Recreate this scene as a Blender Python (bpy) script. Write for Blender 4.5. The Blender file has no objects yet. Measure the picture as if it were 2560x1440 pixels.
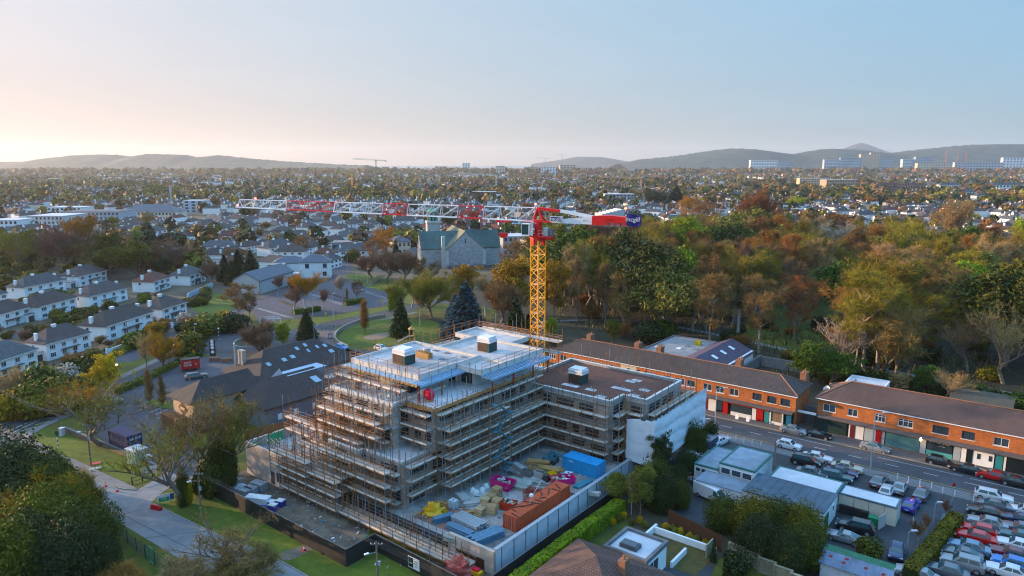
import bpy,math,random
import numpy as np
from mathutils import Vector,Matrix,noise as mnoise
RND=random.Random(11)
rad=math.radians
scene=bpy.context.scene
COL=scene.collection
# --- camera
CAM_H,FOC,PITCH=48.0,1760.0,rad(10.05)
cam_data=bpy.data.cameras.new("camera")
cam=bpy.data.objects.new("camera",cam_data)
COL.objects.link(cam)
cam.location=(0,0,CAM_H)
cam.rotation_euler=(rad(90) - PITCH,0,0)
cam_data.sensor_width=36.0
cam_data.lens=FOC/2560*36.0
cam_data.clip_start=0.5
cam_data.clip_end=60000
scene.camera=cam
# --- sky, sun, exposure
SUN_AZ,SUN_EL=rad(70),rad(8.5)          # azimuth measured from the view direction towards the left
world=bpy.data.worlds.new("World")
scene.world=world
world.use_nodes=True
wn,wl=world.node_tree.nodes,world.node_tree.links
wn.clear()
sky=wn.new('ShaderNodeTexSky')
sky.sky_type = 'NISHITA'
sky.sun_disc=False
sky.sun_elevation=SUN_EL
sky.sun_rotation=-SUN_AZ
sky.altitude=60
sky.air_density=1.0
sky.dust_density=0.6
sky.ozone_density=2.0
def wnode(kind,op=None,a=None,b=None):
	nd=wn.new(kind)
	if op:
		nd.operation=op
	for k,x in enumerate((a,b)):
		if x is None:
			continue
		if hasattr(x, 'is_linked'):
			wl.new(x,nd.inputs[k])
		else:
			nd.inputs[k].default_value=x
	return nd
EXPO=1.0
s0=wnode('ShaderNodeVectorMath', 'SCALE',sky.outputs[0])
s0.inputs['Scale'].default_value=0.1
gm=wn.new('ShaderNodeGamma')
wl.new(s0.outputs[0],gm.inputs[0])
gm.inputs[1].default_value=0.189
mean=wnode('ShaderNodeVectorMath', 'DOT_PRODUCT',gm.outputs[0],(1/3,1/3,1/3))
neg=wnode('ShaderNodeMath', 'MULTIPLY',mean.outputs['Value'],-0.38)
sat=wnode('ShaderNodeVectorMath', 'SCALE',gm.outputs[0])
sat.inputs['Scale'].default_value=1.38
s1=wnode('ShaderNodeVectorMath', 'ADD',sat.outputs[0],neg.outputs[0])
wtc=wn.new('ShaderNodeTexCoord')
nrm=wnode('ShaderNodeVectorMath', 'NORMALIZE',wtc.outputs['Generated'])
sep=wn.new('ShaderNodeSeparateXYZ')
wl.new(nrm.outputs[0],sep.inputs[0])
zc=wnode('ShaderNodeMath', 'MAXIMUM',sep.outputs['Z'],0.0)
ze=wnode('ShaderNodeMath', 'MULTIPLY',zc.outputs[0],-1/0.154)
t_=wnode('ShaderNodeMath', 'EXPONENT',ze.outputs[0])
tint=wnode('ShaderNodeVectorMath', 'SCALE',(-0.07,-0.29,-0.33))
wl.new(t_.outputs[0],tint.inputs['Scale'])
tint1=wnode('ShaderNodeVectorMath', 'ADD',tint.outputs[0],(1,1,1))
flat=wnode('ShaderNodeVectorMath', 'MULTIPLY',nrm.outputs[0],(1,1,0))
flat1=wnode('ShaderNodeVectorMath', 'NORMALIZE',flat.outputs[0])
dsun=wnode('ShaderNodeVectorMath', 'DOT_PRODUCT',flat1.outputs[0],(-math.sin(SUN_AZ),math.cos(SUN_AZ),0))
gains=[]
for c_ in (0.67,0.17,-0.04):
	m1_=wnode('ShaderNodeMath', 'MULTIPLY',dsun.outputs['Value'],c_)
	gains.append(wnode('ShaderNodeMath', 'EXPONENT',m1_.outputs[0]))
comb=wn.new('ShaderNodeCombineXYZ')
for k,nd in enumerate(gains):
	wl.new(nd.outputs[0],comb.inputs[k])
s2=wnode('ShaderNodeVectorMath', 'MULTIPLY',s1.outputs[0],tint1.outputs[0])
s3=wnode('ShaderNodeVectorMath', 'MULTIPLY',s2.outputs[0],comb.outputs[0])
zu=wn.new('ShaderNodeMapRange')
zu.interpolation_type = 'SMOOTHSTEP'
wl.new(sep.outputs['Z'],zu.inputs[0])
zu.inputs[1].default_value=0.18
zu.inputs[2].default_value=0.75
upv=wnode('ShaderNodeVectorMath', 'SCALE',(1.0,1.25,1.55))  # sky overhead brightened beyond the view as added fill light
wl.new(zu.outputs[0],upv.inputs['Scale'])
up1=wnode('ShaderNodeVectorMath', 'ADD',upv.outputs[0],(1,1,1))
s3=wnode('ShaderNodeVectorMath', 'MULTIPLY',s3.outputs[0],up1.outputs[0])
k_=10.0/2**EXPO
s4=wnode('ShaderNodeVectorMath', 'MULTIPLY',s3.outputs[0],(0.545*k_,0.815*k_,1.03*k_))
cm=wn.new('ShaderNodeMapping')
wl.new(nrm.outputs[0],cm.inputs[0])
cm.inputs['Scale'].default_value=(1.6,1.6,9.0)
cm.inputs['Rotation'].default_value=(0.12,0.1,0.4)
cn=wn.new('ShaderNodeTexNoise')
cn.inputs['Scale'].default_value=2.2
cn.inputs['Detail'].default_value=7
cn.inputs['Distortion'].default_value=0.6
wl.new(cm.outputs[0],cn.inputs['Vector'])
cr_=wn.new('ShaderNodeMapRange')
wl.new(cn.outputs[0],cr_.inputs[0])
cr_.inputs[1].default_value=0.45
cr_.inputs[2].default_value=0.8
cr_.inputs[3].default_value=1.0
cr_.inputs[4].default_value=1.05
s5=wnode('ShaderNodeVectorMath', 'SCALE',s4.outputs[0])
wl.new(cr_.outputs[0],s5.inputs['Scale'])
s4=s5
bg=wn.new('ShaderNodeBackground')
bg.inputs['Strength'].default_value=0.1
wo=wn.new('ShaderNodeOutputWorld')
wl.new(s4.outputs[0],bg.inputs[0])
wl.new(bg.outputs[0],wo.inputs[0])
sd=bpy.data.lights.new("sun", 'SUN')
sd.energy=5.0
sd.angle=rad(0.55)
sd.color=(1.0,0.66,0.38)
sun=bpy.data.objects.new("sun",sd)
COL.objects.link(sun)
sdir=Vector((-math.sin(SUN_AZ)*math.cos(SUN_EL),math.cos(SUN_AZ)*math.cos(SUN_EL),math.sin(SUN_EL)))
sun.rotation_euler=sdir.to_track_quat('Z', 'Y').to_euler()
sun.location=(-300,100,200)
vs=scene.view_settings
vs.view_transform = 'Standard'
vs.look = 'None'
vs.gamma=1
vs.use_curve_mapping=False
vs.exposure=EXPO
cy=scene.cycles
cy.max_bounces=5
cy.diffuse_bounces=3
cy.glossy_bounces=2
cy.transmission_bounces=2
cy.volume_bounces=0
cy.transparent_max_bounces=4
cy.caustics_reflective=False
cy.caustics_refractive=False
cy.use_adaptive_sampling=True
cy.adaptive_threshold=0.008
cy.filter_width=1.15
cy.use_denoising=True
# --- survey helpers
UA=rad(-38)
CU,SU=math.cos(UA),math.sin(UA)
def at(px,py,z=0.0):
	a,b=(px - 1280)/FOC,(py - 720)/FOC
	t=(CAM_H - z)/(math.sin(PITCH)+b*math.cos(PITCH))
	return Vector((a*t,(math.cos(PITCH) - b*math.sin(PITCH))*t,z))
def zat(py,y):
	b=(py - 720)/FOC
	return CAM_H - (math.sin(PITCH)+b*math.cos(PITCH))*y/(math.cos(PITCH) - b*math.sin(PITCH))
def pxm(p):
	return FOC/(p.y*math.cos(PITCH)+(CAM_H - p.z)*math.sin(PITCH))
def uvw(u,v,z=0.0):                         # street grid (u along the shops, v away from the camera) -> world
	return Vector((u*CU - v*SU,u*SU+v*CU,z))
def touv(p):
	return (p.x*CU+p.y*SU,-p.x*SU+p.y*CU)
def atuv(px,py,z=0.0):
	return touv(at(px,py,z))
# --- materials
MATS={}
def M(name,rgb,rough=0.8,var=0.15,scale=1.5,metal=0.0,bump=0.0,pattern=None,psize=(0.3,0.3),pcol=None,
      inst=0.0,emit=None,estr=0.0,spec=None,coat=0.0,alpha=None,stain=0.0,detail=6):
	if name in MATS:
		return MATS[name]
	lum=sum(rgb)/3
	rgb=tuple(max(.002,lum+(c - lum)*1.28) for c in rgb)
	m=bpy.data.materials.new(name)
	MATS[name]=m
	m.use_nodes=True
	nt=m.node_tree
	n,l=nt.nodes,nt.links
	b=n['Principled BSDF']
	b.inputs['Roughness'].default_value=rough
	b.inputs['Metallic'].default_value=metal
	if spec is not None:
		b.inputs['Specular IOR Level'].default_value=spec
	if coat:
		b.inputs['Coat Weight'].default_value=coat
		b.inputs['Coat Roughness'].default_value=0.06
	tc=n.new('ShaderNodeTexCoord')
	geo=n.new('ShaderNodeNewGeometry')
	nz=n.new('ShaderNodeTexNoise')
	nz.inputs['Scale'].default_value=scale
	nz.inputs['Detail'].default_value=detail
	nz.inputs['Roughness'].default_value=0.65
	l.new(geo.outputs['Position'],nz.inputs['Vector'])
	ramp=n.new('ShaderNodeMapRange')
	ramp.inputs[1].default_value=0.3
	ramp.inputs[2].default_value=0.7
	ramp.inputs[3].default_value=1 - var
	ramp.inputs[4].default_value=1+var
	l.new(nz.outputs[0],ramp.inputs[0])
	mul=n.new('ShaderNodeVectorMath')
	mul.operation = 'SCALE'
	mul.inputs[0].default_value=rgb
	l.new(ramp.outputs[0],mul.inputs['Scale'])
	out=mul.outputs[0]
	height=nz.outputs[0]
	if pattern == 'brick':
		br=n.new('ShaderNodeTexBrick')
		br.inputs['Scale'].default_value=1.0
		br.inputs['Brick Width'].default_value=psize[0]
		br.inputs['Row Height'].default_value=psize[1]
		br.inputs['Mortar Size'].default_value=psize[1]*0.09
		br.inputs['Color1'].default_value=(0.78,0.78,0.78,1)
		br.inputs['Color2'].default_value=(1.15,1.15,1.15,1)
		mc=pcol if pcol is not None else (0.45,0.45,0.45)
		br.inputs['Mortar'].default_value=(*mc,1)
		l.new(tc.outputs['UV'],br.inputs['Vector'])
		mm=n.new('ShaderNodeVectorMath')
		mm.operation = 'MULTIPLY'
		l.new(out,mm.inputs[0])
		l.new(br.outputs[0],mm.inputs[1])
		out=mm.outputs[0]
		height=br.outputs[0]
	elif pattern == 'wave':
		sp=n.new('ShaderNodeSeparateXYZ')
		l.new(tc.outputs['UV'],sp.inputs[0])
		sn=n.new('ShaderNodeMath')
		sn.operation = 'MULTIPLY'
		sn.inputs[1].default_value=2*math.pi/psize[0]
		l.new(sp.outputs[0],sn.inputs[0])
		s2=n.new('ShaderNodeMath')
		s2.operation = 'SINE'
		l.new(sn.outputs[0],s2.inputs[0])
		height=s2.outputs[0]
	if stain:
		n2=n.new('ShaderNodeTexNoise')
		n2.inputs['Scale'].default_value=scale*0.12
		n2.inputs['Detail'].default_value=5
		l.new(geo.outputs['Position'],n2.inputs['Vector'])
		r2=n.new('ShaderNodeMapRange')
		r2.inputs[1].default_value=0.4
		r2.inputs[2].default_value=0.68
		r2.inputs[3].default_value=1+stain*0.25
		r2.inputs[4].default_value=1 - stain
		l.new(n2.outputs[0],r2.inputs[0])
		m2=n.new('ShaderNodeVectorMath')
		m2.operation = 'SCALE'
		l.new(out,m2.inputs[0])
		l.new(r2.outputs[0],m2.inputs['Scale'])
		out=m2.outputs[0]
	if inst:
		oi=n.new('ShaderNodeObjectInfo')
		hs=n.new('ShaderNodeHueSaturation')
		r3=n.new('ShaderNodeMapRange')
		r3.inputs[3].default_value=1 - inst
		r3.inputs[4].default_value=1+inst
		l.new(oi.outputs['Random'],r3.inputs[0])
		l.new(r3.outputs[0],hs.inputs['Value'])
		r4=n.new('ShaderNodeMapRange')
		r4.inputs[3].default_value=0.5 - inst*0.07
		r4.inputs[4].default_value=0.5+inst*0.07
		fr=n.new('ShaderNodeMath')
		fr.operation = 'FRACT'
		mu=n.new('ShaderNodeMath')
		mu.operation = 'MULTIPLY'
		mu.inputs[1].default_value=7.31
		l.new(oi.outputs['Random'],mu.inputs[0])
		l.new(mu.outputs[0],fr.inputs[0])
		l.new(fr.outputs[0],r4.inputs[0])
		l.new(r4.outputs[0],hs.inputs['Hue'])
		l.new(out,hs.inputs['Color'])
		out=hs.outputs[0]
	l.new(out,b.inputs['Base Color'])
	if bump:
		bp=n.new('ShaderNodeBump')
		bp.inputs['Strength'].default_value=min(1.0,bump)
		bp.inputs['Distance'].default_value=0.05
		l.new(height,bp.inputs['Height'])
		l.new(bp.outputs[0],b.inputs['Normal'])
	if emit is not None:
		b.inputs['Emission Color'].default_value=(*emit,1)
		b.inputs['Emission Strength'].default_value=estr
	return m
# --- mesh builder
class MB:
	def __init__(s):
		s.v,s.f,s.m,s.mats=[],[],[],[]
	def mi(s,mat):
		if mat not in s.mats:
			s.mats.append(mat)
		return s.mats.index(mat)
	def add(s,vs,fs,mat):
		k=len(s.v)
		s.v.extend([tuple(p) for p in vs])
		i=s.mi(mat)
		for f in fs:
			s.f.append(tuple(k+j for j in f))
			s.m.append(i)
		return s
	def poly(s,pts,mat):
		return s.add(pts,[tuple(range(len(pts)))],mat)
	def box(s,x0,y0,z0,x1,y1,z1,mat):
		if x0>x1: x0,x1=x1,x0
		if y0>y1: y0,y1=y1,y0
		if z0>z1: z0,z1=z1,z0
		return s.add([(x0,y0,z0),(x1,y0,z0),(x1,y1,z0),(x0,y1,z0),(x0,y0,z1),(x1,y0,z1),(x1,y1,z1),(x0,y1,z1)],
              [(0,3,2,1),(4,5,6,7),(0,1,5,4),(1,2,6,5),(2,3,7,6),(3,0,4,7)],mat)
	def rbox(s,c,size,mat,rz=0.0,rx=0.0,ry=0.0):
		mt=Matrix.Translation(Vector(c)) @ Matrix.Rotation(rz,4, 'Z') @ Matrix.Rotation(ry,4, 'Y') @ Matrix.Rotation(rx,4, 'X')
		hx,hy,hz=size[0]/2,size[1]/2,size[2]/2
		vs=[mt @ Vector(p) for p in [(-hx,-hy,-hz),(hx,-hy,-hz),(hx,hy,-hz),(-hx,hy,-hz),(-hx,-hy,hz),(hx,-hy,hz),(hx,hy,hz),(-hx,hy,hz)]]
		return s.add(vs,[(0,3,2,1),(4,5,6,7),(0,1,5,4),(1,2,6,5),(2,3,7,6),(3,0,4,7)],mat)
	def prism(s,pts,z0,z1,mat,bottom=False):
		n=len(pts)
		vs=[(p[0],p[1],z0) for p in pts]+[(p[0],p[1],z1) for p in pts]
		fs=[(i,(i+1) % n,n+(i+1) % n,n+i) for i in range(n)]+[tuple(range(n,2*n))]
		if bottom:
			fs.append(tuple(range(n - 1,-1,-1)))
		return s.add(vs,fs,mat)
	def tube(s,p0,p1,r,mat,n=4,r1=None,caps=False):
		p0,p1=Vector(p0),Vector(p1)
		d=p1 - p0
		if d.length<1e-6:
			return s
		d.normalize()
		a=d.orthogonal().normalized()
		if n==4 and abs(d.z)<0.95:
			a=(d.cross(Vector((0,0,1))).normalized()+Vector((0,0,1)).cross(d).cross(d).normalized()).normalized()
		b=d.cross(a)
		r1=r if r1 is None else r1
		vs=[]
		for p,rr in ((p0,r),(p1,r1)):
			for i in range(n):
				t=2*math.pi*i/n
				vs.append(p+a*(rr*math.cos(t))+b*(rr*math.sin(t)))
		fs=[(i,(i+1) % n,n+(i+1) % n,n+i) for i in range(n)]
		if caps:
			fs+=[tuple(range(n - 1,-1,-1)),tuple(range(n,2*n))]
		return s.add(vs,fs,mat)
	def lathe(s,prof,mat,n=10,c=(0,0,0)):
		vs,fs=[],[]
		for (r,z) in prof:
			for i in range(n):
				t=2*math.pi*i/n
				vs.append((c[0]+r*math.cos(t),c[1]+r*math.sin(t),c[2]+z))
		for k in range(len(prof) - 1):
			for i in range(n):
				fs.append((k*n+i,k*n+(i+1) % n,(k+1)*n+(i+1) % n,(k+1)*n+i))
		fs.append(tuple(range(n - 1,-1,-1)))
		fs.append(tuple(range((len(prof) - 1)*n,len(prof)*n)))
		return s.add(vs,fs,mat)
	def hip(s,x0,y0,x1,y1,z,h,mat,over=0.35,hl=None,hr=None,thick=0.14):
		x0 -= over; x1+=over; y0 -= over; y1+=over
		w=(y1 - y0)/2
		hl=w if hl is None else hl
		hr=w if hr is None else hr
		ym=(y0+y1)/2
		a,b,c,d=(x0,y0),(x1,y0),(x1,y1),(x0,y1)
		e,f=(x0+hl,ym,z+h),(x1 - hr,ym,z+h)
		base=[(p[0],p[1],z) for p in (a,b,c,d)]
		low=[(p[0],p[1],z - thick) for p in (a,b,c,d)]
		k=base+[e,f]+low
		fs=[(0,1,5,4),(2,3,4,5),(1,2,5),(3,0,4),(6,7,1,0),(7,8,2,1),(8,9,3,2),(9,6,0,3),(9,8,7,6)]
		return s.add(k,fs,mat)
	def mesh(s,name,smooth=None):
		me=bpy.data.meshes.new(name)
		me.from_pydata(s.v,[],s.f)
		for m in s.mats:
			me.materials.append(m)
		me.polygons.foreach_set('material_index',s.m)
		add_uv(me)
		if smooth is not None:
			me.polygons.foreach_set('use_smooth',[True]*len(me.polygons))
			me.set_sharp_from_angle(angle=rad(smooth))
		return me
	def build(s,name,parent=None,loc=(0,0,0),rz=0.0,smooth=None,kind=None):
		return put(name,s.mesh(name,smooth),parent,loc,rz,kind=kind)
def add_uv(me):
	nl,nf=len(me.loops),len(me.polygons)
	if nl==0:
		return
	co=np.empty(len(me.vertices)*3); me.vertices.foreach_get('co',co); co=co.reshape(-1,3)
	vi=np.empty(nl,dtype=np.int32); me.loops.foreach_get('vertex_index',vi)
	lt=np.empty(nf,dtype=np.int32); me.polygons.foreach_get('loop_total',lt)
	nm=np.empty(nf*3); me.polygons.foreach_get('normal',nm); nm=nm.reshape(-1,3)
	t=np.stack([-nm[:,1],nm[:,0],np.zeros(nf)],1)
	ln=np.linalg.norm(t,axis=1)
	flat=ln<0.05
	t[flat]=(1,0,0)
	ln[flat]=1
	t /= ln[:,None]
	b=np.cross(nm,t)
	fi=np.repeat(np.arange(nf),lt)
	p=co[vi]
	uv=np.stack([(p*t[fi]).sum(1),(p*b[fi]).sum(1)],1).astype(np.float32)
	lay=me.uv_layers.new(name='UVMap')
	lay.data.foreach_set('uv',uv.ravel())
OFF={}
KIDS={}
def put(name,me,parent=None,loc=(0,0,0),rz=0.0,scale=None,kind=None):
	o=bpy.data.objects.new(name,me)
	COL.objects.link(o)
	if parent is not None:
		o.parent=parent
		KIDS.setdefault(parent.name,[]).append(o)
		off=OFF.get(parent.name)
		if off:
			loc=(loc[0] - off[0],loc[1] - off[1],loc[2] - off[2])
	o.location=loc
	if rz:
		o.rotation_euler=(0,0,rz)
	if scale is not None:
		o.scale=scale
	if kind:
		o['kind']=kind
	return o
def tag(o,label,cat,group=None):
	o['label']=label
	o['category']=cat
	if group:
		o['group']=group
	return o
def thing(name,label,cat,loc=(0,0,0),rz=0.0,group=None,scale=None):
	o=bpy.data.objects.new(name,None)
	COL.objects.link(o)
	o.empty_display_size=0.5
	o.location=loc
	o.rotation_euler=(0,0,rz)
	if scale is not None:
		o.scale=scale
	return tag(o,label,cat,group)
def site_thing(name,label,cat,u,v,z=0.0,group=None):
	o=thing(name,label,cat,uvw(u,v,z),UA,group)
	OFF[o.name]=(u,v,z)
	return o
def copy_tree(src,loc=None,rz=None,label=None,parent=None,scale=None,group=None):
	c=src.copy()
	COL.objects.link(c)
	if parent is not None:
		c.parent=parent
	for ch in KIDS.get(src.name,()):
		copy_tree(ch,parent=c)
	if loc is not None:
		c.location=loc
	if rz is not None:
		c.rotation_euler=(0,0,rz)
	if scale is not None:
		c.scale=scale
	if label:
		c['label']=label
	if group:
		c['group']=group
	return c
def structure(name,me,loc=(0,0,0)):
	o=put(name,me,None,loc)
	o['kind'] = 'structure'
	return o
# --- plants
bark_grey=M('bark_grey',(0.19,0.155,0.125),0.9,0.3,2.0,inst=0.2)
bark_pale=M('bark_pale',(0.34,0.32,0.29),0.9,0.3,2.0)
bark_dark=M('bark_dark',(0.07,0.055,0.04),0.9,0.3,2.0)
def leafmat(name,rgb,inst=0.2):
	m=M(name,rgb,0.65,0.38,0.7,inst=inst,spec=0.2,detail=3)
	return m
TWIG={k: leafmat('twig_'+k,c) for k,c in dict(
	brown=(0.215,0.145,0.064),russet=(0.235,0.118,0.046),purple=(0.175,0.108,0.074),olive=(0.205,0.172,0.040),
	tan=(0.33,0.24,0.125),pale=(0.42,0.36,0.29),gold=(0.38,0.21,0.04)).items()}
LEAF={k: leafmat('leaf_'+k,c) for k,c in dict(
	lime=(0.20,0.25,0.016),green=(0.055,0.092,0.014),olive=(0.105,0.098,0.018),yellow=(0.42,0.27,0.015),
	gold=(0.30,0.19,0.022),dark=(0.026,0.038,0.011),blue=(0.026,0.052,0.060),ivy=(0.052,0.060,0.012),
	hedge=(0.15,0.22,0.010),blossom=(0.42,0.36,0.30),moss=(0.15,0.15,0.04),chart=(0.22,0.25,0.04)).items()}
def skeleton(seed,h,spread,fork=0.3,up=0.55,levels=3,lean=0.06,n1=6):
	r=random.Random(seed)
	segs,tips=[],[]
	def grow(p,d,ln,rd,lev):
		n=3 if lev<2 else 2
		q=p
		for i in range(n):
			d2=(d+Vector((r.gauss(0,.16),r.gauss(0,.16),r.gauss(0.03,.10)))).normalized()
			q2=q+d2*(ln/n)
			ra,rb=rd*(1 - 0.22*i),rd*(1 - 0.22*(i+1))
			segs.append((q,q2,ra,rb,lev))
			q,d=q2,d2
			if lev<levels:
				kids=(2 if lev else 0) if i<n - 1 else 3
				for k in range(kids):
					az=r.uniform(0,2*math.pi)
					side=Vector((math.cos(az),math.sin(az),r.uniform(-.1,.5)))
					nd=(d*r.uniform(.5,1.0)+side*r.uniform(.55,1.0)*spread+Vector((0,0,up*.35))).normalized()
					grow(q,nd,ln*r.uniform(.55,.78),rd*.55,lev+1)
		if lev >= levels - 1:
			tips.append((q,d,ln))
	top=Vector((r.gauss(0,lean)*h,r.gauss(0,lean)*h,h*fork))
	mid=top*0.5+Vector((r.gauss(0,lean*.4)*h,r.gauss(0,lean*.4)*h,0))
	rt=h*0.022
	segs.append((Vector((0,0,-.3)),mid,rt*1.25,rt,0))
	segs.append((mid,top,rt,rt*.85,0))
	for k in range(n1):
		az=2*math.pi*(k+r.uniform(-.3,.3))/n1
		e=r.uniform(.5,1.25) if k else 1.4
		d=Vector((math.cos(az)*math.cos(e)*spread*1.25,math.sin(az)*math.cos(e)*spread*1.25,math.sin(e)*(up+.45))).normalized()
		grow(top - Vector((0,0,r.uniform(0,.12)*h)),d,h*r.uniform(.27,.36),rt*.6,1)
	return segs,tips
def leader(seed,h,spread=1.0,lo=.28,n=15):
	r=random.Random(seed)
	segs,tips=[],[]
	pts=[Vector((0,0,-.3))]
	for i in range(1,7):
		pts.append(Vector((pts[-1].x+r.gauss(0,.012)*h,pts[-1].y+r.gauss(0,.012)*h,h*.9*i/6)))
	rt=h*.02
	for i in range(6):
		segs.append((pts[i],pts[i+1],rt*(1 - i/6.6),rt*(1 - (i+1)/6.6),0))
	tips.append((pts[-1],Vector((0,0,1)),h*.1))
	for k in range(n):
		t=lo+(.93 - lo)*(k+r.random())/n
		f=min(5,int(t*6/.9*.999)); q=t*6/.9 - f
		p=pts[f].lerp(pts[min(6,f+1)],max(0,min(1,q)))
		az=k*2.4+r.uniform(-.4,.4)
		prof=math.sin(math.pi*min(1,(1.02 - t)/(1.02 - lo)*.62+.12))
		ln=h*.30*spread*prof*r.uniform(.75,1.2)
		d=Vector((math.cos(az),math.sin(az),r.uniform(.35,1.1))).normalized()
		a,dd=p,d
		for s in range(3):
			dd=(dd+Vector((r.gauss(0,.15),r.gauss(0,.15),r.gauss(.12,.1)))).normalized()
			b=a+dd*ln/3
			segs.append((a,b,rt*.42*(1 - s*.28),rt*.42*(1 - (s+1)*.28),1))
			for j in range(2 if s else 1):
				e=(dd*.7+Vector((r.gauss(0,.6),r.gauss(0,.6),r.uniform(-.1,.6)))).normalized()
				l2=ln*r.uniform(.32,.6)
				c=b+e*l2
				segs.append((b,c,rt*.16,rt*.07,2))
				tips.append((c,e,l2))
				for w in range(2):
					e2=(e*.6+Vector((r.gauss(0,.6),r.gauss(0,.6),r.uniform(0,.6)))).normalized()
					c2=b.lerp(c,r.uniform(.4,.9)); c3=c2+e2*l2*.6
					segs.append((c2,c3,rt*.08,rt*.03,3)); tips.append((c3,e2,l2*.6))
			a=b
		tips.append((a,dd,ln*.4))
	return segs,tips
def trunk_mesh(name,segs,mat,maxlev=2):
	mb=MB()
	for p,q,a,b,lev in segs:
		if lev <= maxlev:
			mb.tube(p,q,max(a,.02),mat,n=6 if lev==0 else (4 if lev==1 else 3),r1=max(b,.015))
	return mb.mesh(name,60)
def quads_mesh(name,c,a,b,mat):
	n=len(c)
	v=np.stack([c - a - b,c+a - b,c+a+b,c - a+b],1).reshape(-1,3)
	me=bpy.data.meshes.new(name)
	me.vertices.add(4*n); me.loops.add(4*n); me.polygons.add(n)
	me.vertices.foreach_set('co',v.astype(np.float32).ravel())
	me.loops.foreach_set('vertex_index',np.arange(4*n,dtype=np.int32))
	me.polygons.foreach_set('loop_start',np.arange(0,4*n,4,dtype=np.int32))
	me.materials.append(mat)
	me.update()
	return me
def tris_mesh(name,v,mat,mats=None,mi=None):
	n=len(v) // 3
	me=bpy.data.meshes.new(name)
	me.vertices.add(3*n); me.loops.add(3*n); me.polygons.add(n)
	me.vertices.foreach_set('co',v.astype(np.float32).ravel())
	me.loops.foreach_set('vertex_index',np.arange(3*n,dtype=np.int32))
	me.polygons.foreach_set('loop_start',np.arange(0,3*n,3,dtype=np.int32))
	for m in (mats or [mat]):
		me.materials.append(m)
	if mi is not None:
		me.polygons.foreach_set('material_index',mi.astype(np.int32))
	me.update()
	return me
def unit(g,n):
	d=g.normal(size=(n,3))
	return d/np.linalg.norm(d,axis=1)[:,None]
def twig_crown(name,tips,segs,mat,seed,per=9,ln=1.0,w=0.05,maxlev=2,droop=0.0):
	g=np.random.default_rng(seed)
	src=[(p,d,l) for p,d,l in tips]
	for p,q,a,b,lev in segs:
		if lev>maxlev:
			src.append((q,(q - p).normalized(),(q - p).length*1.5))
	P=np.array([list(s[0]) for s in src]); D=np.array([list(s[1]) for s in src]); L=np.array([s[2] for s in src])
	k=np.repeat(np.arange(len(P)),per)
	n=len(k)
	start=P[k] - D[k]*(g.random(n)*L[k]*.7)[:,None]
	d=D[k]*.6+unit(g,n)*.85+np.array([0,0,.25 - droop])
	d /= np.linalg.norm(d,axis=1)[:,None]
	l=ln*(.5+g.random(n))
	side=np.cross(d,unit(g,n))
	side /= np.linalg.norm(side,axis=1)[:,None]
	ww=w*(.6+.8*g.random(n))
	v=np.stack([start - side*ww[:,None],start+side*ww[:,None],start+d*l[:,None]],1)
	side2=np.cross(d,side)
	mid=start+d*(l*.4)[:,None]
	d2=d*.6+unit(g,n)*.7
	v2=np.stack([mid - side2*ww[:,None]*.8,mid+side2*ww[:,None]*.8,mid+d2*(l*.7)[:,None]],1)
	extra=[]
	for p,q,a,b,lev in segs:
		if lev>maxlev:
			pv,qv=np.array(p),np.array(q)
			s=np.cross(qv - pv,[.3,.5,.8]); s /= (np.linalg.norm(s)+1e-6)
			s2=np.cross(qv - pv,s); s2 /= (np.linalg.norm(s2)+1e-6)
			for t in (s,s2):
				extra+=[pv - t*a,pv+t*a,qv]
	return tris_mesh(name,np.concatenate([v.reshape(-1,3),v2.reshape(-1,3),np.array(extra).reshape(-1,3)]),mat)
def leaf_crown(name,tips,mat,seed,per=22,rad_=0.9,size=0.22,flat=0.5):
	g=np.random.default_rng(seed)
	P=np.array([list(s[0]) for s in tips])
	k=np.repeat(np.arange(len(P)),per)
	n=len(k)
	c=P[k]+unit(g,n)*(rad_*g.random(n)**.5)[:,None]*np.array([1,1,.75])
	nn=unit(g,n)+np.array([0,0,flat])
	nn /= np.linalg.norm(nn,axis=1)[:,None]
	a=np.cross(nn,unit(g,n)); a /= np.linalg.norm(a,axis=1)[:,None]
	b=np.cross(nn,a)
	s=size*(.6+.8*g.random(n))
	return quads_mesh(name,c,a*s[:,None],b*(s*.62)[:,None],mat)
def ellipsoid_leaves(name,mat,seed,n,rx,ry,rz,size,shell=0.45,zc=None,lumps=7):
	g=np.random.default_rng(seed)
	zc=rz*.75 if zc is None else zc
	lc=unit(g,lumps)*np.array([rx,ry,rz])*.55*(g.random((lumps,1))**.4)+np.array([0,0,zc])
	lr=.42+.3*g.random(lumps)
	k=g.integers(0,lumps,n)
	d=unit(g,n)
	rr=1 - shell*g.random(n)**1.6
	c=lc[k]+d*np.array([rx,ry,rz])*(lr[k]*rr)[:,None]
	c[:,2]=np.abs(c[:,2])
	nn=d+unit(g,n)*.9
	nn /= np.linalg.norm(nn,axis=1)[:,None]
	a=np.cross(nn,unit(g,n)); a /= np.linalg.norm(a,axis=1)[:,None]
	b=np.cross(nn,a)
	s=size*(.6+.8*g.random(n))
	return quads_mesh(name,c,a*s[:,None],b*(s*.65)[:,None],mat)
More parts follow.
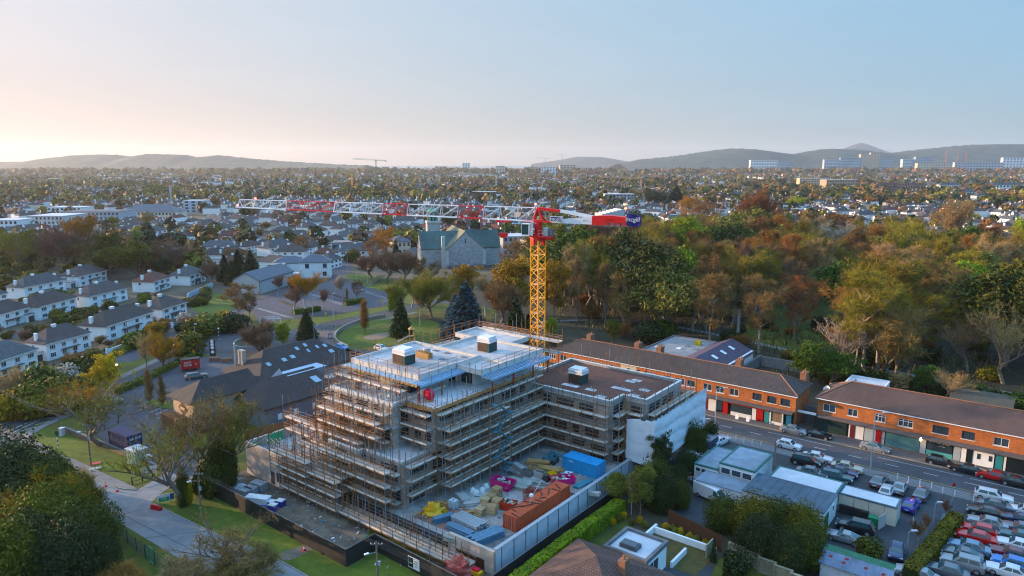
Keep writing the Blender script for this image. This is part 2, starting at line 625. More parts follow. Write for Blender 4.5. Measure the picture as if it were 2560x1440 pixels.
def conifer_crown(name,mat,seed,h,r,n,size,droop=.25,bare=.08):
	g=np.random.default_rng(seed)
	t=1 - g.random(n)**.62
	whorl=np.round(t*17)/17+g.normal(size=n)*.012
	z=h*(bare+(1 - bare)*np.clip(whorl,0,1))
	R=r*(1 - t)**.85*(.75+.35*np.sin(whorl*61)**2)
	arms=9
	az=(g.integers(0,arms,n)+whorl*37)*2*math.pi/arms+g.normal(size=n)*.13
	q=g.random(n)**.6
	c=np.stack([np.cos(az)*R*q,np.sin(az)*R*q,z - droop*R*q+g.normal(size=n)*.12],1)
	dirv=np.stack([np.cos(az),np.sin(az),-droop*np.ones(n)],1)
	a=dirv+unit(g,n)*.45
	a /= np.linalg.norm(a,axis=1)[:,None]
	b=np.cross(a,unit(g,n)*.7+np.array([0,0,1.0])); b /= np.linalg.norm(b,axis=1)[:,None]
	s=size*(.6+.8*g.random(n))
	return quads_mesh(name,c,a*s[:,None],b*(s*.4)[:,None],mat)
TREE_LIB={}
def tree_parts(kind,colour,var):
	key=(kind,colour,var)
	if key in TREE_LIB:
		return TREE_LIB[key]
	sd={'bare': 100, 'leafy': 300, 'column': 500, 'conifer': 700, 'bush': 900, 'sparse': 1100, 'birch': 1300, 'tall': 1700, 'twiggy': 1500}[kind]+var*7
	if kind in ('bare', 'sparse', 'leafy', 'birch', 'tall'):
		gk=('geo',kind,var)
		if gk not in TREE_LIB:
			if kind == 'bare':
				segs,tips=skeleton(sd,14,.8,fork=.24,up=.7,levels=3,n1=7) if var==0 else leader(sd,13.5,1.3,.2,17)
			elif kind == 'sparse':
				segs,tips=skeleton(sd,14,1.0,fork=.3,up=.5,levels=3,lean=.08)
			elif kind == 'tall':
				segs,tips=leader(sd,15,(.85,1.1,.95)[var],(.26,.34,.2)[var],(15,13,18)[var])
			elif kind == 'birch':
				segs,tips=skeleton(sd,14,.55,fork=.4,up=.8,levels=3,n1=5)
			else:
				segs,tips=skeleton(sd,14,.9,fork=.2,up=.55,levels=3,n1=7) if var==0 else leader(sd,14,1.25,.16,20)
			TREE_LIB[gk]=(segs,tips,trunk_mesh('trunk',segs,bark_pale if kind == 'birch' else M('bark_mid',(0.24,0.20,0.165),.9,.3,2.0,inst=.25) if kind == 'tall' else bark_grey))
		segs,tips,tr=TREE_LIB[gk]
		if kind == 'leafy':
			cr=leaf_crown('crown',tips,LEAF[colour],sd,per=34,rad_=1.25,size=.17)
		elif kind == 'sparse':
			cr=twig_crown('crown',tips,segs,TWIG[colour],sd,per=3,ln=.9,w=.026)
		elif kind == 'birch':
			cr=twig_crown('crown',tips,segs,TWIG[colour],sd,per=10,ln=1.2,w=.035,droop=.55)
		else:
			cr=twig_crown('crown',tips,segs,TWIG[colour],sd,per=14 if kind == 'tall' else 11,ln=1.15,w=.036)
	elif kind == 'twiggy':
		segs,tips=skeleton(sd,5,.8,fork=.08,up=.7,levels=3,n1=9)
		tr=trunk_mesh('stem',segs,bark_dark,1)
		cr=twig_crown('crown',tips,segs,TWIG[colour],sd,per=6,ln=.55,w=.02,maxlev=1)
	elif kind == 'column':
		g=random.Random(sd)
		mb=MB()
		mb.tube((0,0,-.3),(0,0,7),.16,bark_grey,5,.05)
		tips,segs=[],[]
		for i in range(90):
			z=g.uniform(1.2,8.2)
			az=g.uniform(0,6.28)
			rr=(1.25 if z<5 else 1.25*(9.2 - z)/4.2)*g.uniform(.4,1)
			p=Vector((0,0,z*.72)); q=Vector((math.cos(az)*rr,math.sin(az)*rr,z+.7))
			segs.append((p,q,.03,.01,3)); tips.append((q,(q - p).normalized(),1.2))
		tr=mb.mesh('trunk')
		cr=twig_crown('crown',tips,segs,TWIG[colour],sd,per=14,ln=.9,w=.03)
	elif kind == 'conifer':
		mb=MB()
		mb.tube((0,0,-.3),(0,0,13),.28,bark_dark,6,.05)
		tr=mb.mesh('trunk')
		cr=conifer_crown('crown',LEAF[colour],sd,14,5.0 - var*1.2,5200,.42)
	else:
		mb=MB()
		g=random.Random(sd)
		for i in range(5):
			a=g.uniform(0,6.28)
			mb.tube((0,0,-.2),(math.cos(a)*.8,math.sin(a)*.8,1.7),.07,bark_dark,4,.02)
		tr=mb.mesh('stem')
		cr=ellipsoid_leaves('foliage',LEAF[colour],sd,3600,2.0,2.0,1.75,.115,lumps=10)
	TREE_LIB[key]=(tr,cr)
	return TREE_LIB[key]
TOPS={}
NOMINAL=dict(tall=14.5,bare=13.5,sparse=13.5,leafy=13.5,birch=14,column=9,conifer=14,bush=3,twiggy=5)
PLANT_NAME=dict(tall='bare_tree',bare='bare_tree',sparse='bare_tree',leafy='leafy_tree',birch='birch_tree',column='upright_tree',conifer='conifer_tree',bush='bush',twiggy='shrub')
def plant(kind,colour,p,h,label,cat='tree',group=None,var=None,wide=1.0,name=None,rz=None):
	var=RND.randrange(3) if var is None else var
	if kind == 'conifer':
		var=min(var,1)
	tr,cr=tree_parts(kind,colour,var)
	if cr.name not in TOPS:
		z=np.empty(len(cr.vertices)*3,dtype=np.float32); cr.vertices.foreach_get('co',z)
		TOPS[cr.name]=float(np.percentile(z.reshape(-1,3)[:,2],99.2))
	s=h/TOPS[cr.name]
	if kind == 'bush' or kind == 'thicket':
		wide *= .92
	o=thing(name or PLANT_NAME[kind],label,cat,(p.x,p.y,p.z),RND.uniform(0,6.28) if rz is None else rz,group,(s*wide,s*wide,s))
	put(tr.name.split('.')[0],tr,o)
	put(cr.name.split('.')[0],cr,o)
	return o
# --- ground, roads, water, hills
asphalt=M('asphalt',(0.058,0.061,0.068),0.85,0.22,0.7,stain=0.3,bump=0.1)
asphalt_dark=M('asphalt_dark',(0.034,0.040,0.046),0.75,0.3,0.6,stain=0.35)
asphalt_blue=M('asphalt_blue',(0.066,0.067,0.078),0.85,0.2,0.5,stain=0.25)
concrete_lane=M('concrete_lane',(0.21,0.21,0.215),0.9,0.2,0.5,stain=0.3)
pave=M('paving',(0.19,0.185,0.18),0.9,0.2,1.5,stain=.2)
brickpave=M('brick_paving',(0.12,0.095,0.085),0.9,0.2,1.5)
kerb_m=M('kerb_stone',(0.24,0.235,0.22),0.9,0.15,2)
grass=M('grass',(0.066,0.080,0.012),0.95,0.4,0.55,stain=0.35,bump=0.25)
grass_lush=M('grass_lush',(0.078,0.104,0.008),0.95,0.3,0.8,stain=0.25,bump=0.2)
grass_far=M('grass_park',(0.082,0.088,0.018),0.95,0.35,0.25,stain=0.3)
earth=M('earth',(0.050,0.042,0.026),0.95,0.35,0.6,stain=0.3)
mud=M('site_mud',(0.13,0.11,0.085),0.95,0.5,0.5,stain=0.6)
suburb=M('suburb_ground',(0.085,0.072,0.050),0.95,0.55,0.06,stain=0.4)
white_paint=M('road_paint',(0.55,0.55,0.53),0.7,0.3,3)
yellow_paint=M('road_paint_yellow',(0.5,0.33,0.04),0.7,0.3,3)
def sheet(name,pts,z,mat):
	mb=MB()
	mb.poly([(p[0],p[1],0) for p in pts],mat)
	o=structure(name,mb.mesh(name))
	if o.data.polygons[0].normal.z<0:
		o.data.flip_normals()
	o.location.z=z
	return o
def pxs(*pts):
	return [at(x,y) for x,y in pts]
def chaikin(pts,it=2,closed=True):
	for _ in range(it):
		out=[]
		n=len(pts)
		for i in range(n if closed else n - 1):
			a,b=Vector(pts[i]),Vector(pts[(i+1) % n])
			out+=[a*.75+b*.25,a*.25+b*.75]
		if not closed:
			out=[Vector(pts[0])]+out+[Vector(pts[-1])]
		pts=out
	return pts
def strip(name,line,w,z,mat,h=0.0,smooth=2,kind='structure'):
	line=[Vector((p[0],p[1],0)) for p in line]
	if smooth:
		line=chaikin(line,smooth,False)
	mb=MB()
	L,Rr=[],[]
	for i,p in enumerate(line):
		d=(line[min(i+1,len(line) - 1)] - line[max(i - 1,0)]).normalized()
		nrm=Vector((-d.y,d.x,0))*(w/2)
		L.append(p+nrm); Rr.append(p - nrm)
	for i in range(len(line) - 1):
		a,b,c,d=L[i],Rr[i],Rr[i+1],L[i+1]
		if h:
			vs=[(q.x,q.y,zz) for zz in (z,z+h) for q in (a,b,c,d)]
			mb.add(vs,[(7,4,5,6),(1,2,6,5),(3,0,4,7)],mat)
		else:
			mb.add([(q.x,q.y,z) for q in (a,b,c,d)],[(0,1,2,3)],mat)
	me=mb.mesh(name)
	if me.polygons[0].normal.z<0:
		me.flip_normals()
	o=put(name,me)
	if kind:
		o['kind']=kind
	return o
sheet('ground',[(-9000,-300),(9000,-300),(9000,6600),(-9000,6600)],0,suburb)
sea_m=M('sea_water',(0.10,0.13,0.16),0.25,0.1,0.02)
sheet('sea',[(-12500,6600),(12500,6600),(12500,15500),(-12500,15500)],0,sea_m)
sheet('grass_field',pxs((-700,1500),(-700,980),(300,900),(640,780),(1000,700),(1250,740),(1230,900),(860,1000),(900,1500)),0.012,grass_far)
wf=[uvw(u,v) for u,v in ((-150,136),(130,136),(300,150),(300,330),(150,420),(-120,420),(-190,280),(-175,190))]
sheet('wood_floor',wf,0.02,M('wood_soil',(.034,.030,.016),.95,.5,.4,stain=.4))
sheet('wood_glade',chaikin(pxs((1990,690),(2080,690),(2140,790),(2060,900),(1830,850),(1900,780))),0.035,grass)
R1u=pxs((-60,1092),(0,1066),(150,1007),(280,958),(332,936),(400,902),(450,884),(500,862),(545,838),(575,812),(600,800))
R1l=pxs((640,818),(720,832),(835,812),(838,842),(846,866),(900,882),(840,905),(700,890),(600,884),(520,884),(475,896),(287,984),(180,1030),(150,1042),(95,1060),(52,1085),(42,1104),(-60,1150))
sheet('main_road',R1u+R1l,0.03,asphalt)
strip('park_road',pxs((700,850),(780,822),(860,802),(960,783),(1040,768),(1120,752)),9,0.034,asphalt)
strip('park_footpath',pxs((790,845),(880,815),(965,797),(1040,781)),1.8,0.04,pave)
sheet('roundabout_apron',chaikin(pxs((745,832),(838,822),(846,866),(820,880),(760,884),(735,858))),0.05,brickpave)
strip('roundabout_kerb',chaikin(pxs((583,858),(595,848),(625,847),(640,856),(640,866),(610,869),(588,866)),2)+chaikin(pxs((583,858),(595,848),(625,847),(640,856),(640,866),(610,869),(588,866)),2)[:1],.5,0.03,kerb_m,.14,smooth=0)
sheet('roundabout_island',chaikin(pxs((583,858),(595,848),(625,847),(640,856),(640,866),(610,869),(588,866))),0.1,earth)
strip('main_road_footpath',pxs((-60,1086),(0,1058),(150,1000),(280,952),(330,930),(400,896),(480,862),(540,832)),2.0,0.05,pave)
for i in range(14):
	a=at(20+i*34,1092 - i*14.8)
	strip('road_marking',[a,a+Vector((1.6,1.9,0))],.14,.045,white_paint,smooth=0)
strip('road_marking',pxs((10,1083),(85,1050),(165,1040)),.16,.05,white_paint)
strip('road_marking',pxs((22,1087),(100,1050)),.16,.054,white_paint)
lane=pxs((42,1104),(80,1126),(160,1158),(220,1185),(295,1222),(345,1224),(400,1192),(450,1160),(500,1190),(430,1216),(400,1236),(378,1257),(450,1293),(560,1345),(640,1375),(700,1402),(800,1460),(1000,1560),
           (560,1500),(470,1410),(370,1350),(270,1290),(150,1180),(30,1130))
sheet('concrete_lane',lane,0.036,concrete_lane)
for a,b in (((276,1292),(405,1265)),((365,1345),(520,1328)),((330,1300),(470,1370)),((470,1405),(655,1385)),((200,1205),(330,1300))):
	strip('lane_joint',pxs(a,b),.08,.042,asphalt_dark,smooth=0)
sheet('verge_lawn',chaikin(pxs((70,1095),(110,1070),(160,1080),(395,1176),(402,1186),(368,1204),(330,1215),(275,1190),(212,1160),(140,1130)),1),0.05,grass_lush)
sheet('footpath',pxs((42,1102),(70,1078),(150,1043),(175,1034),(178,1040),(110,1070),(72,1094),(140,1131),(212,1161),(275,1191),(330,1216),(345,1224),(295,1222),(220,1183),(160,1155),(80,1124)),0.11,pave)
strip('kerb',pxs((42,1102),(80,1126),(160,1158),(220,1185),(295,1223),(340,1226)),.18,0.03,kerb_m,.13)
strip('kerb',pxs((378,1257),(450,1293),(560,1345),(640,1375),(700,1402),(800,1460)),.18,0.03,kerb_m,.08)
sheet('hoarding_verge',pxs((378,1257),(432,1215),(520,1225),(870,1390),(935,1310),(1150,1450),(1000,1600),(800,1460),(700,1402),(640,1375),(560,1345),(450,1293)),0.028,grass_lush)
sheet('worn_path',chaikin(pxs((690,1385),(740,1370),(790,1352),(810,1360),(770,1380),(715,1408))),0.04,mud)
sheet('fence_verge',pxs((272,1296),(370,1352),(470,1412),(560,1500),(480,1500),(400,1430),(276,1335)),0.03,grass)
sheet('rough_grass',pxs((-200,1500),(-100,1330),(270,1330),(400,1430),(470,1500)),0.022,grass)
sheet('pub_car_park',pxs((287,990),(480,899),(560,884),(660,892),(640,930),(560,935),(440,1000),(450,1060),(520,1190),(450,1190),(395,1172),(300,1128),(235,1085),(245,1035)),0.04,asphalt_blue)
for i in range(6):
	strip('parking_line',pxs((372+i*11,1033+i*6.6),(408+i*12,1018+i*5.5)),.11,.05,white_paint,smooth=0)
for i in range(5):
	strip('parking_line',pxs((405 - i*22,1130+i*5),(400 - i*22,1140+i*5)),.11,.05,white_paint,smooth=0)
sheet('car_park_island',chaikin(pxs((358,1008),(385,998),(440,1010),(440,1018),(418,1026)),1),0.13,grass_lush)
sheet('church_car_park',pxs((620,762),(650,812),(700,800),(830,788),(965,765),(978,738),(930,716),(870,690),(880,655),(840,645),(800,690),(690,730)),0.05,asphalt_blue)
for row,(ax,ay,bx,by,n) in enumerate(((655,772,735,795,12),(790,737,872,764,12),(905,722,968,745,9))):
	for i in range(n):
		t=i/(n - 1)
		a=at(ax+(bx - ax)*t,ay+(by - ay)*t)
		strip('parking_line',[a,a+Vector((-4.2,2.2,0))],.16,.06,white_paint,smooth=0)
for a,b in (((700,752),(765,778)),((800,726),(880,752))):
	strip('parking_divider',pxs(a,b),1.6,.05,earth,.12,smooth=0)
sheet('church_lawn',chaikin(pxs((845,690),(885,682),(990,700),(1100,725),(1090,745),(985,738),(900,712))),0.06,grass_lush)
sheet('church_lawn',chaikin(pxs((700,815),(830,790),(965,768),(975,776),(860,796),(740,822))),0.06,grass_lush)
sheet('play_park_lawn',chaikin(pxs((855,826),(905,806),(990,795),(1100,800),(1110,850),(1000,872),(880,868),(842,848))),0.06,grass_lush)
sheet('play_surface',chaikin(pxs((905,842),(960,830),(985,836),(950,850),(915,850))),0.075,M('bark_chip',(0.22,0.16,0.12),.95,.2))
sheet('house_green',chaikin(pxs((475,762),(520,735),(560,735),(600,765),(570,782),(490,785))),0.06,grass_lush)
sheet('park_lawn',chaikin(pxs((1010,770),(1130,755),(1240,770),(1250,800),(1120,805))),0.045,grass)
strip('house_street',pxs((300,905),(385,862),(440,838),(500,812),(560,790),(600,775)),6,.026,asphalt_blue)
strip('house_street',pxs((-40,862),(90,826),(230,792),(340,765)),5,.026,asphalt_blue)
strip('park_path',pxs((1040,830),(1110,815),(1250,812),(1420,800),(1600,800),(1760,830),(1900,860),(2150,915),(2560,990)),2.2,.05,pave)
sheet('shopping_street',[uvw(u,v) for u,v in ((-150,111),(-60,117.5),(-45,118.2),(120,118.2),(120,126),(-60,125),(-130,122))],0.03,asphalt)
sheet('shop_footpath',[uvw(u,v) for u,v in ((-92,124.6),(-30,125.8),(60,126.2),(60,131.5),(-92,131.5))],0.14,M('shop_paving',(0.12,0.10,0.092),.9,.18,1.5))
strip('kerb',[uvw(-92,124.6),uvw(-30,125.8),uvw(60,126.2)],.2,.03,kerb_m,.125,smooth=0)
sheet('yard_footpath',[uvw(u,v) for u,v in ((-49,115.4),(2,115.4),(2,118.3),(-49,118.3))],0.045,M('yard_paving',(0.15,0.15,0.15),.9,.18,1.5))
for i in range(16):
	strip('road_marking',[uvw(-46+i*5.5,121.9),uvw(-44+i*5.5,121.9)],.12,.036,white_paint,smooth=0)
strip('road_marking',[uvw(-60,118.9),uvw(30,118.9)],.1,.036,yellow_paint,smooth=0)
for u0,u1 in ((-38,-27),(-20,-8),(-7,20)):
	strip('road_marking',[uvw(u0,124.0),uvw(u1,124.2)],.1,.036,white_paint,smooth=0)
sheet('car_yard',[uvw(u,v) for u,v in ((-47,60),(80,60),(80,115.5),(-47,115.5))],0.024,asphalt_dark)
sheet('site_ground',[uvw(u,v) for u,v in ((-98,44.5),(-46.5,44.5),(-46.5,60),(-47,108),(-98,108))],0.02,mud)
sheet('garden_lawn',pxs((1250,1460),(1545,1225),(1600,1290),(1660,1300),(1640,1330),(1430,1440)),0.03,grass)
sheet('bungalow_lawn',[uvw(u,v) for u,v in ((-38,73),(-29.6,73),(-29.6,79),(-38,80))],0.05,M('brown_lawn',(.075,.06,.02),.95,.3,1))
sheet('garden_soil',pxs((1560,1225),(1680,1280),(1900,1370),(1880,1470),(1600,1330),(1545,1290)),0.036,earth)
sheet('back_lawn',pxs((1800,1395),(1960,1440),(2010,1500),(1750,1500)),0.045,grass)
hill_m=M('hill_slope',(0.040,0.055,0.042),0.95,0.7,0.012,stain=0.35)
hill_far=M('far_hill_slope',(0.035,0.045,0.040),0.95,0.4,0.004)
def hill(name,prof,dist,depth,mat,seed,rough=4.0,tree=0.0):
	g=random.Random(seed)
	n=160
	n=260
	xs=[prof[0][0]+(prof[-1][0] - prof[0][0])*i/(n - 1) for i in range(n)]
	verts,faces=[],[]
	rows=(-1.0,-.75,-.5,-.3,-.15,0,.2,.5,1.0)
	for i,px in enumerate(xs):
		for (xa,ya),(xb,yb) in zip(prof,prof[1:]):
			if xa <= px <= xb:
				py=ya+(yb - ya)*(px - xa)/max(1,xb - xa)
				break
		zt=max(0,zat(py,dist))
		X=(px - 1280)/FOC*dist/math.cos(PITCH)*.985
		for j,r in enumerate(rows):
			s=.5+.5*math.cos(math.pi*r)
			w=rough*mnoise.fractal(Vector((X/260,r*depth/260,seed)),1.0,2.0,4)
			hh=zt*s**(.75 if r>0 else .95)+w*s*(.4 if abs(r)<.1 else 2)+(tree*g.random() if abs(r)<.2 else 0)
			verts.append((X*(1+r*depth/dist*.2),dist+r*depth,hh - 3))
	m=len(rows)
	for i in range(n - 1):
		for j in range(m - 1):
			a=i*m+j
			faces.append((a,a+m,a+m+1,a+1))
	mb=MB()
	mb.add(verts,faces,mat)
	return structure(name,mb.mesh(name,40))
hill('hill',[(-260,412),(-40,408),(90,404),(150,396),(230,388),(300,386),(350,392),(380,386),(480,388),(510,394),(560,388),(650,398),(760,406),(850,411),(930,414)],5400,900,hill_m,3,5,7)
hill('hill',[(1330,409),(1380,402),(1440,391),(1500,392),(1560,402),(1620,408)],8600,1000,hill_far,5)
hill('mountain',[(2060,380),(2090,374),(2120,360),(2135,356),(2150,361),(2195,378),(2240,386)],9800,900,hill_far,6,1)
hill('hill',[(1540,410),(1600,398),(1660,392),(1720,384),(1800,372),(1840,371),(1880,374),(1960,386),(2000,380),(2040,372),(2120,373),(2200,384),(2260,376),(2300,371),(2400,362),(2500,360),(2600,364),(2800,372),(3000,390)],5200,900,hill_m,9,5,6)
# --- the unfinished apartment block
conc=M('raw_concrete',(0.44,0.41,0.385),0.9,0.2,0.8,stain=0.25)
conc_d=M('concrete_dark',(0.16,0.16,0.165),0.9,0.25,0.6,stain=0.3)
block_m=M('concrete_block',(0.50,0.435,0.39),0.95,0.2,1.2,pattern='brick',psize=(0.45,0.22),pcol=(.62,.6,.58),stain=0.2)
slab_m=M('slab_screed',(0.52,0.515,0.52),0.9,0.16,0.6,stain=0.25)
membrane=M('roof_membrane',(0.50,0.49,0.485),0.8,0.2,0.7,stain=0.35)
parapet_m=M('parapet_render',(0.62,0.59,0.55),0.9,0.14,1.0)
dark_in=M('interior_shadow_grey',(0.045,0.043,0.04),0.95,0.3,0.7)  # interior shade put into the colour; dark doors and bars share it
tanking=M('black_tanking',(0.030,0.031,0.036),0.6,0.3,1.5)
gravel_roof=M('brown_sedum_roof',(0.115,0.055,0.042),0.95,0.35,2.2,stain=0.2)
redsteel=M('red_primer_steel',(0.24,0.045,0.025),0.6,0.2,2)
winframe=M('grey_window_frame',(0.06,0.065,0.07),0.4,0.1,2)
glass=M('window_glass',(0.035,0.05,0.062),0.08,0.2,0.4,spec=0.8)
galv=M('galvanised',(0.46,0.50,0.53),0.45,0.15,2,metal=0.5)
purlin=M('roof_purlin_blue',(0.34,0.48,0.62),0.5,0.15,2)
timber=M('timber_form',(0.42,0.25,0.12),0.85,0.3,1.5)
osb=M('dark_plywood',(0.07,0.04,0.026),0.85,0.3,1.2)
block=site_thing('apartment_block', 'unfinished stepped concrete apartment block wrapped in scaffolding on the building site', 'building',-66,61,0)
Z0,Z1,Z2,Z3,Z4,Z5=2.0,5.2,8.4,11.6,14.8,17.7
def slab(u0,v0,u1,v1,ztop,t=.3,mat=conc,top=None,par=0.0,name='floor_slab'):
	mb=MB()
	mb.box(u0,v0,ztop - t,u1,v1,ztop,mat)
	if top:
		mb.poly([(u0+.02,v0+.02,ztop+.012),(u1 - .02,v0+.02,ztop+.012),(u1 - .02,v1 - .02,ztop+.012),(u0+.02,v1 - .02,ztop+.012)],top)
	o=mb.build(name,block)
	if par:
		p=MB()
		w=.28
		p.box(u0 - .02,v0 - .02,ztop+.02,u1+.02,v0+w,ztop+par,parapet_m)
		p.box(u0 - .02,v1 - w,ztop+.02,u1+.02,v1+.02,ztop+par,parapet_m)
		p.box(u0 - .02,v0+w+.003,ztop+.02,u0+w,v1 - w - .003,ztop+par,parapet_m)
		p.box(u1 - w,v0+w+.003,ztop+.02,u1+.02,v1 - w - .003,ztop+par,parapet_m)
		p.build('parapet',block)
	return o
WIN_CACHE={}
def window_mesh(w,h,fm,gm,bars=1,sill=None,depth=.12,tr=0):
	key=(round(w,2),round(h,2),fm.name,gm.name,bars,sill and sill.name,tr)
	if key not in WIN_CACHE:
		t=.07 if w>.7 else .05
		fr=MB()
		for x0,x1,z0,z1 in ((0,w,0,t),(0,w,h - t,h),(0,t,t,h - t),(w - t,w,t,h - t)):
			fr.box(x0,-.04,z0,x1,.08,z1,fm)
		for i in range(1,bars+1):
			x=w*i/(bars+1)
			fr.box(x - t/2,-.035,t,x+t/2,.075,h - t,fm)
		if tr:
			fr.box(t,-.03,h*.68,w - t,.07,h*.68+t,fm)
		if sill:
			fr.box(-.12,-.16,-.1,w+.12,.1,-.003,sill)
		pn=MB()
		pn.box(t*.9,.01,t*.9,w - t*.9,.04,h - t*.9,gm)
		WIN_CACHE[key]=(fr.mesh('window'),pn.mesh('pane'))
	return WIN_CACHE[key]
def window(parent,loc,rz,w,h,fm,gm,bars=1,sill=None,name='window',tr=0):
	a,b=window_mesh(w,h,fm,gm,bars,sill,tr=tr)
	o=put(name,a,parent,loc,rz)
	put('pane',b,o)
	return o
def wall_run(parent,axis,fixed,a0,a1,z0,z1,out,ops,mat,t=.25,name='wall',wins=True,fm=None,gm=None):
	mb=MB()
	def bx(a,b,za,zb):
		if b - a<.02 or zb - za<.02:
			return
		if axis == 'u':
			mb.box(a,fixed,za,b,fixed - out*t,zb,mat)
		else:
			mb.box(fixed,a,za,fixed - out*t,b,zb,mat)
	ops=sorted(ops)
	cur=a0
	for (s,e,zl,zh) in ops:
		bx(cur,s,z0,z1)
		bx(s,e,z0,zl)
		bx(s,e,zh,z1)
		cur=e
	bx(cur,a1,z0,z1)
	o=mb.build(name,parent)
	if wins:
		for k,(s,e,zl,zh) in enumerate(ops):
			if axis == 'u':
				window(parent,(s,fixed - out*.12,zl),0 if out<0 else math.pi,e - s,zh - zl,fm or winframe,gm or glass,1 if e - s<2.2 else 2)
			else:
				window(parent,(fixed - out*.12,s if out>0 else e,zl),math.pi/2 if out>0 else -math.pi/2,e - s,zh - zl,fm or winframe,gm or glass,1 if e - s<2.2 else 2)
	return o
def openings(a0,a1,z0,seed,wide=2.6,gap=1.0,low=.15,high=2.55):
	g=random.Random(seed)
	out,x=[],a0+g.uniform(.7,1.4)
	while x+1.2<a1 - .5:
		w=min(g.choice((1.3,wide,wide,wide*1.3)),a1 - .5 - x)
		lo=low if g.random()<.5 else .9
		out.append((x,x+w,z0+lo,z0+high))
		x+=w+g.uniform(gap*.7,gap*1.4)
	return out
def storey(u0,v0,u1,v1,z0,z1,seed,front=True,right=True,left=True,mat=block_m):
	if front:
		wall_run(block, 'u',v0,u0,u1,z0,z1 - .3,-1,openings(u0,u1,z0,seed),mat)
	if right:
		wall_run(block, 'v',u1,v0+.26,v1,z0,z1 - .3,1,openings(v0+.3,v1,z0,seed+1,3.2,.8),mat)
	if left:
		wall_run(block, 'v',u0,v0+.26,v1,z0,z1 - .3,-1,openings(v0+.3,v1,z0,seed+2),mat,wins=False)
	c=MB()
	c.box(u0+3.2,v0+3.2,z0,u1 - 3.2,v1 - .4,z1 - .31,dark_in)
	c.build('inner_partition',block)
for k,(u0,v0,u1) in enumerate(((-86.2,62.4,-80.3),(-80.2,60.0,-73.7),(-73.6,60.9,-66.2))):
	for j,(za,zb) in enumerate(((Z0,Z1),(Z1,Z2))):
		storey(u0,v0,u1,74,za,zb,40+k*7+j*3,right=(k==2),left=(k==0))
		slab(u0 - .25,v0 - .3,u1+.04,74,zb,mat=conc,top=slab_m if zb==Z2 else None,par=.3 if zb==Z2 else 0)
for j,(za,zb) in enumerate(((Z0,Z1),(Z1,Z2),(Z2,Z3),(Z3,Z4))):
	storey(-83.6,74.1,-65.6,90.1,za,zb,90+j*5,front=False)
	slab(-83.9,74.1,-65.3,92,zb,mat=conc)
for j,(za,zb) in enumerate(((Z2,Z3),(Z3,Z4))):
	storey(-83.6,63.6,-70.7,74,za,zb,120+j*5,right=True)
	storey(-70.6,66.3,-65.4,74,za,zb,140+j*5,left=False)
	slab(-84.0,63.2,-70.4,74,zb,top=slab_m if zb==Z4 else None,par=.42 if zb==Z4 else 0)
	slab(-70.35,65.9,-65.0,74,zb,top=slab_m if zb==Z4 else None)
slab(-83.9,74.02,-65.0,92,Z4+.02,t=.2,top=slab_m)
mb=MB()
mb.box(-70.3,65.75,Z4 - .4,-64.95,65.88,Z4+.1,timber)
mb.box(-64.95,65.9,Z4 - .4,-64.8,90,Z4+.1,timber)
mb.build('timber_edge_form',block)
for (u0,v0,u1,v1,zr,wu0,wv0,wu1,wv1) in ((-84.2,67.5,-69.5,81.0,18.4,-82.0,70.2,-71.6,81),(-79.3,81.1,-64.6,91,18.15,-78.8,81.3,-67.4,90.6),(-69.4,75.4,-64.6,81.05,18.15,-71.5,77.2,-67.4,81.2),(-84.2,91.1,-72,97,17.9,-83,91.2,-73,96.6)):
	wall_run(block, 'u',wv0,wu0,wu1,Z4,zr - .7,-1,openings(wu0,wu1,Z4,int(-u0*3)),M('white_board',(0.5,0.5,0.48),.9,.12),name='penthouse_wall')
	wall_run(block, 'v',wu1,wv0+.26,wv1,Z4,zr - .7,1,openings(wv0+.3,wv1,Z4,int(-u0*5),3.2),M('white_board',(0.5,0.5,0.48),.9,.12),name='penthouse_wall')
	r=MB()
	r.box(u0+.3,v0+.3,zr - .6,u1 - .3,v1 - .3,zr - .38,conc)
	r.poly([(u0+.3,v0+.3,zr - .36),(u1 - .3,v0+.3,zr - .36),(u1 - .3,v1 - .3,zr - .36),(u0+.3,v1 - .3,zr - .36)],membrane)
	r.build('flat_roof',block)
	p=MB()
	for a in ((u0,v0,u1,v0+.3),(u0,v1 - .3,u1,v1),(u0,v0+.303,u0+.3,v1 - .303),(u1 - .3,v0+.303,u1,v1 - .303)):
		p.box(a[0],a[1],zr - .75,a[2],a[3],zr,parapet_m)
		p.box(a[0] - .03,a[1] - .03,zr+.003,a[2]+.03,a[3]+.03,zr+.05,membrane)
	p.build('roof_parapet',block)
def purlins(parent,u0,v0,u1,v1,z,along):
	m=MB()
	n=5
	for i in range(n):
		if along == 'v':
			u=u0+(u1 - u0)*i/(n - 1)
			m.box(u - .05,v0,z,u+.05,v1,z+.1,purlin)
		else:
			v=v0+(v1 - v0)*i/(n - 1)
			m.box(u0,v - .05,z,u1,v+.05,z+.1,purlin)
	L=(v1 - v0) if along == 'v' else (u1 - u0)
	k=int(L/1.2)
	for i in range(k+1):
		t=i*L/k
		if along == 'v':
			m.box(u0,v0+t - .04,z - .1,u1,v0+t+.04,z - .005,galv)
		else:
			m.box(u0+t - .04,v0,z - .1,u0+t+.04,v1,z - .005,galv)
	e=MB()
	if along == 'v':
		m.box(u1+.01,v0,z - .3,u1+.12,v1,z+.06,purlin)
	else:
		m.box(u0,v0 - .12,z - .3,u1,v0 - .01,z+.06,timber)
	m.build('canopy_purlins',parent)
purlins(block,-84.6,66.0,-68.3,67.35,17.55, 'u')
purlins(block,-69.35,66.2,-67.9,75.3,17.55, 'v')
purlins(block,-64.5,75.2,-62.6,90.2,17.3, 'v')
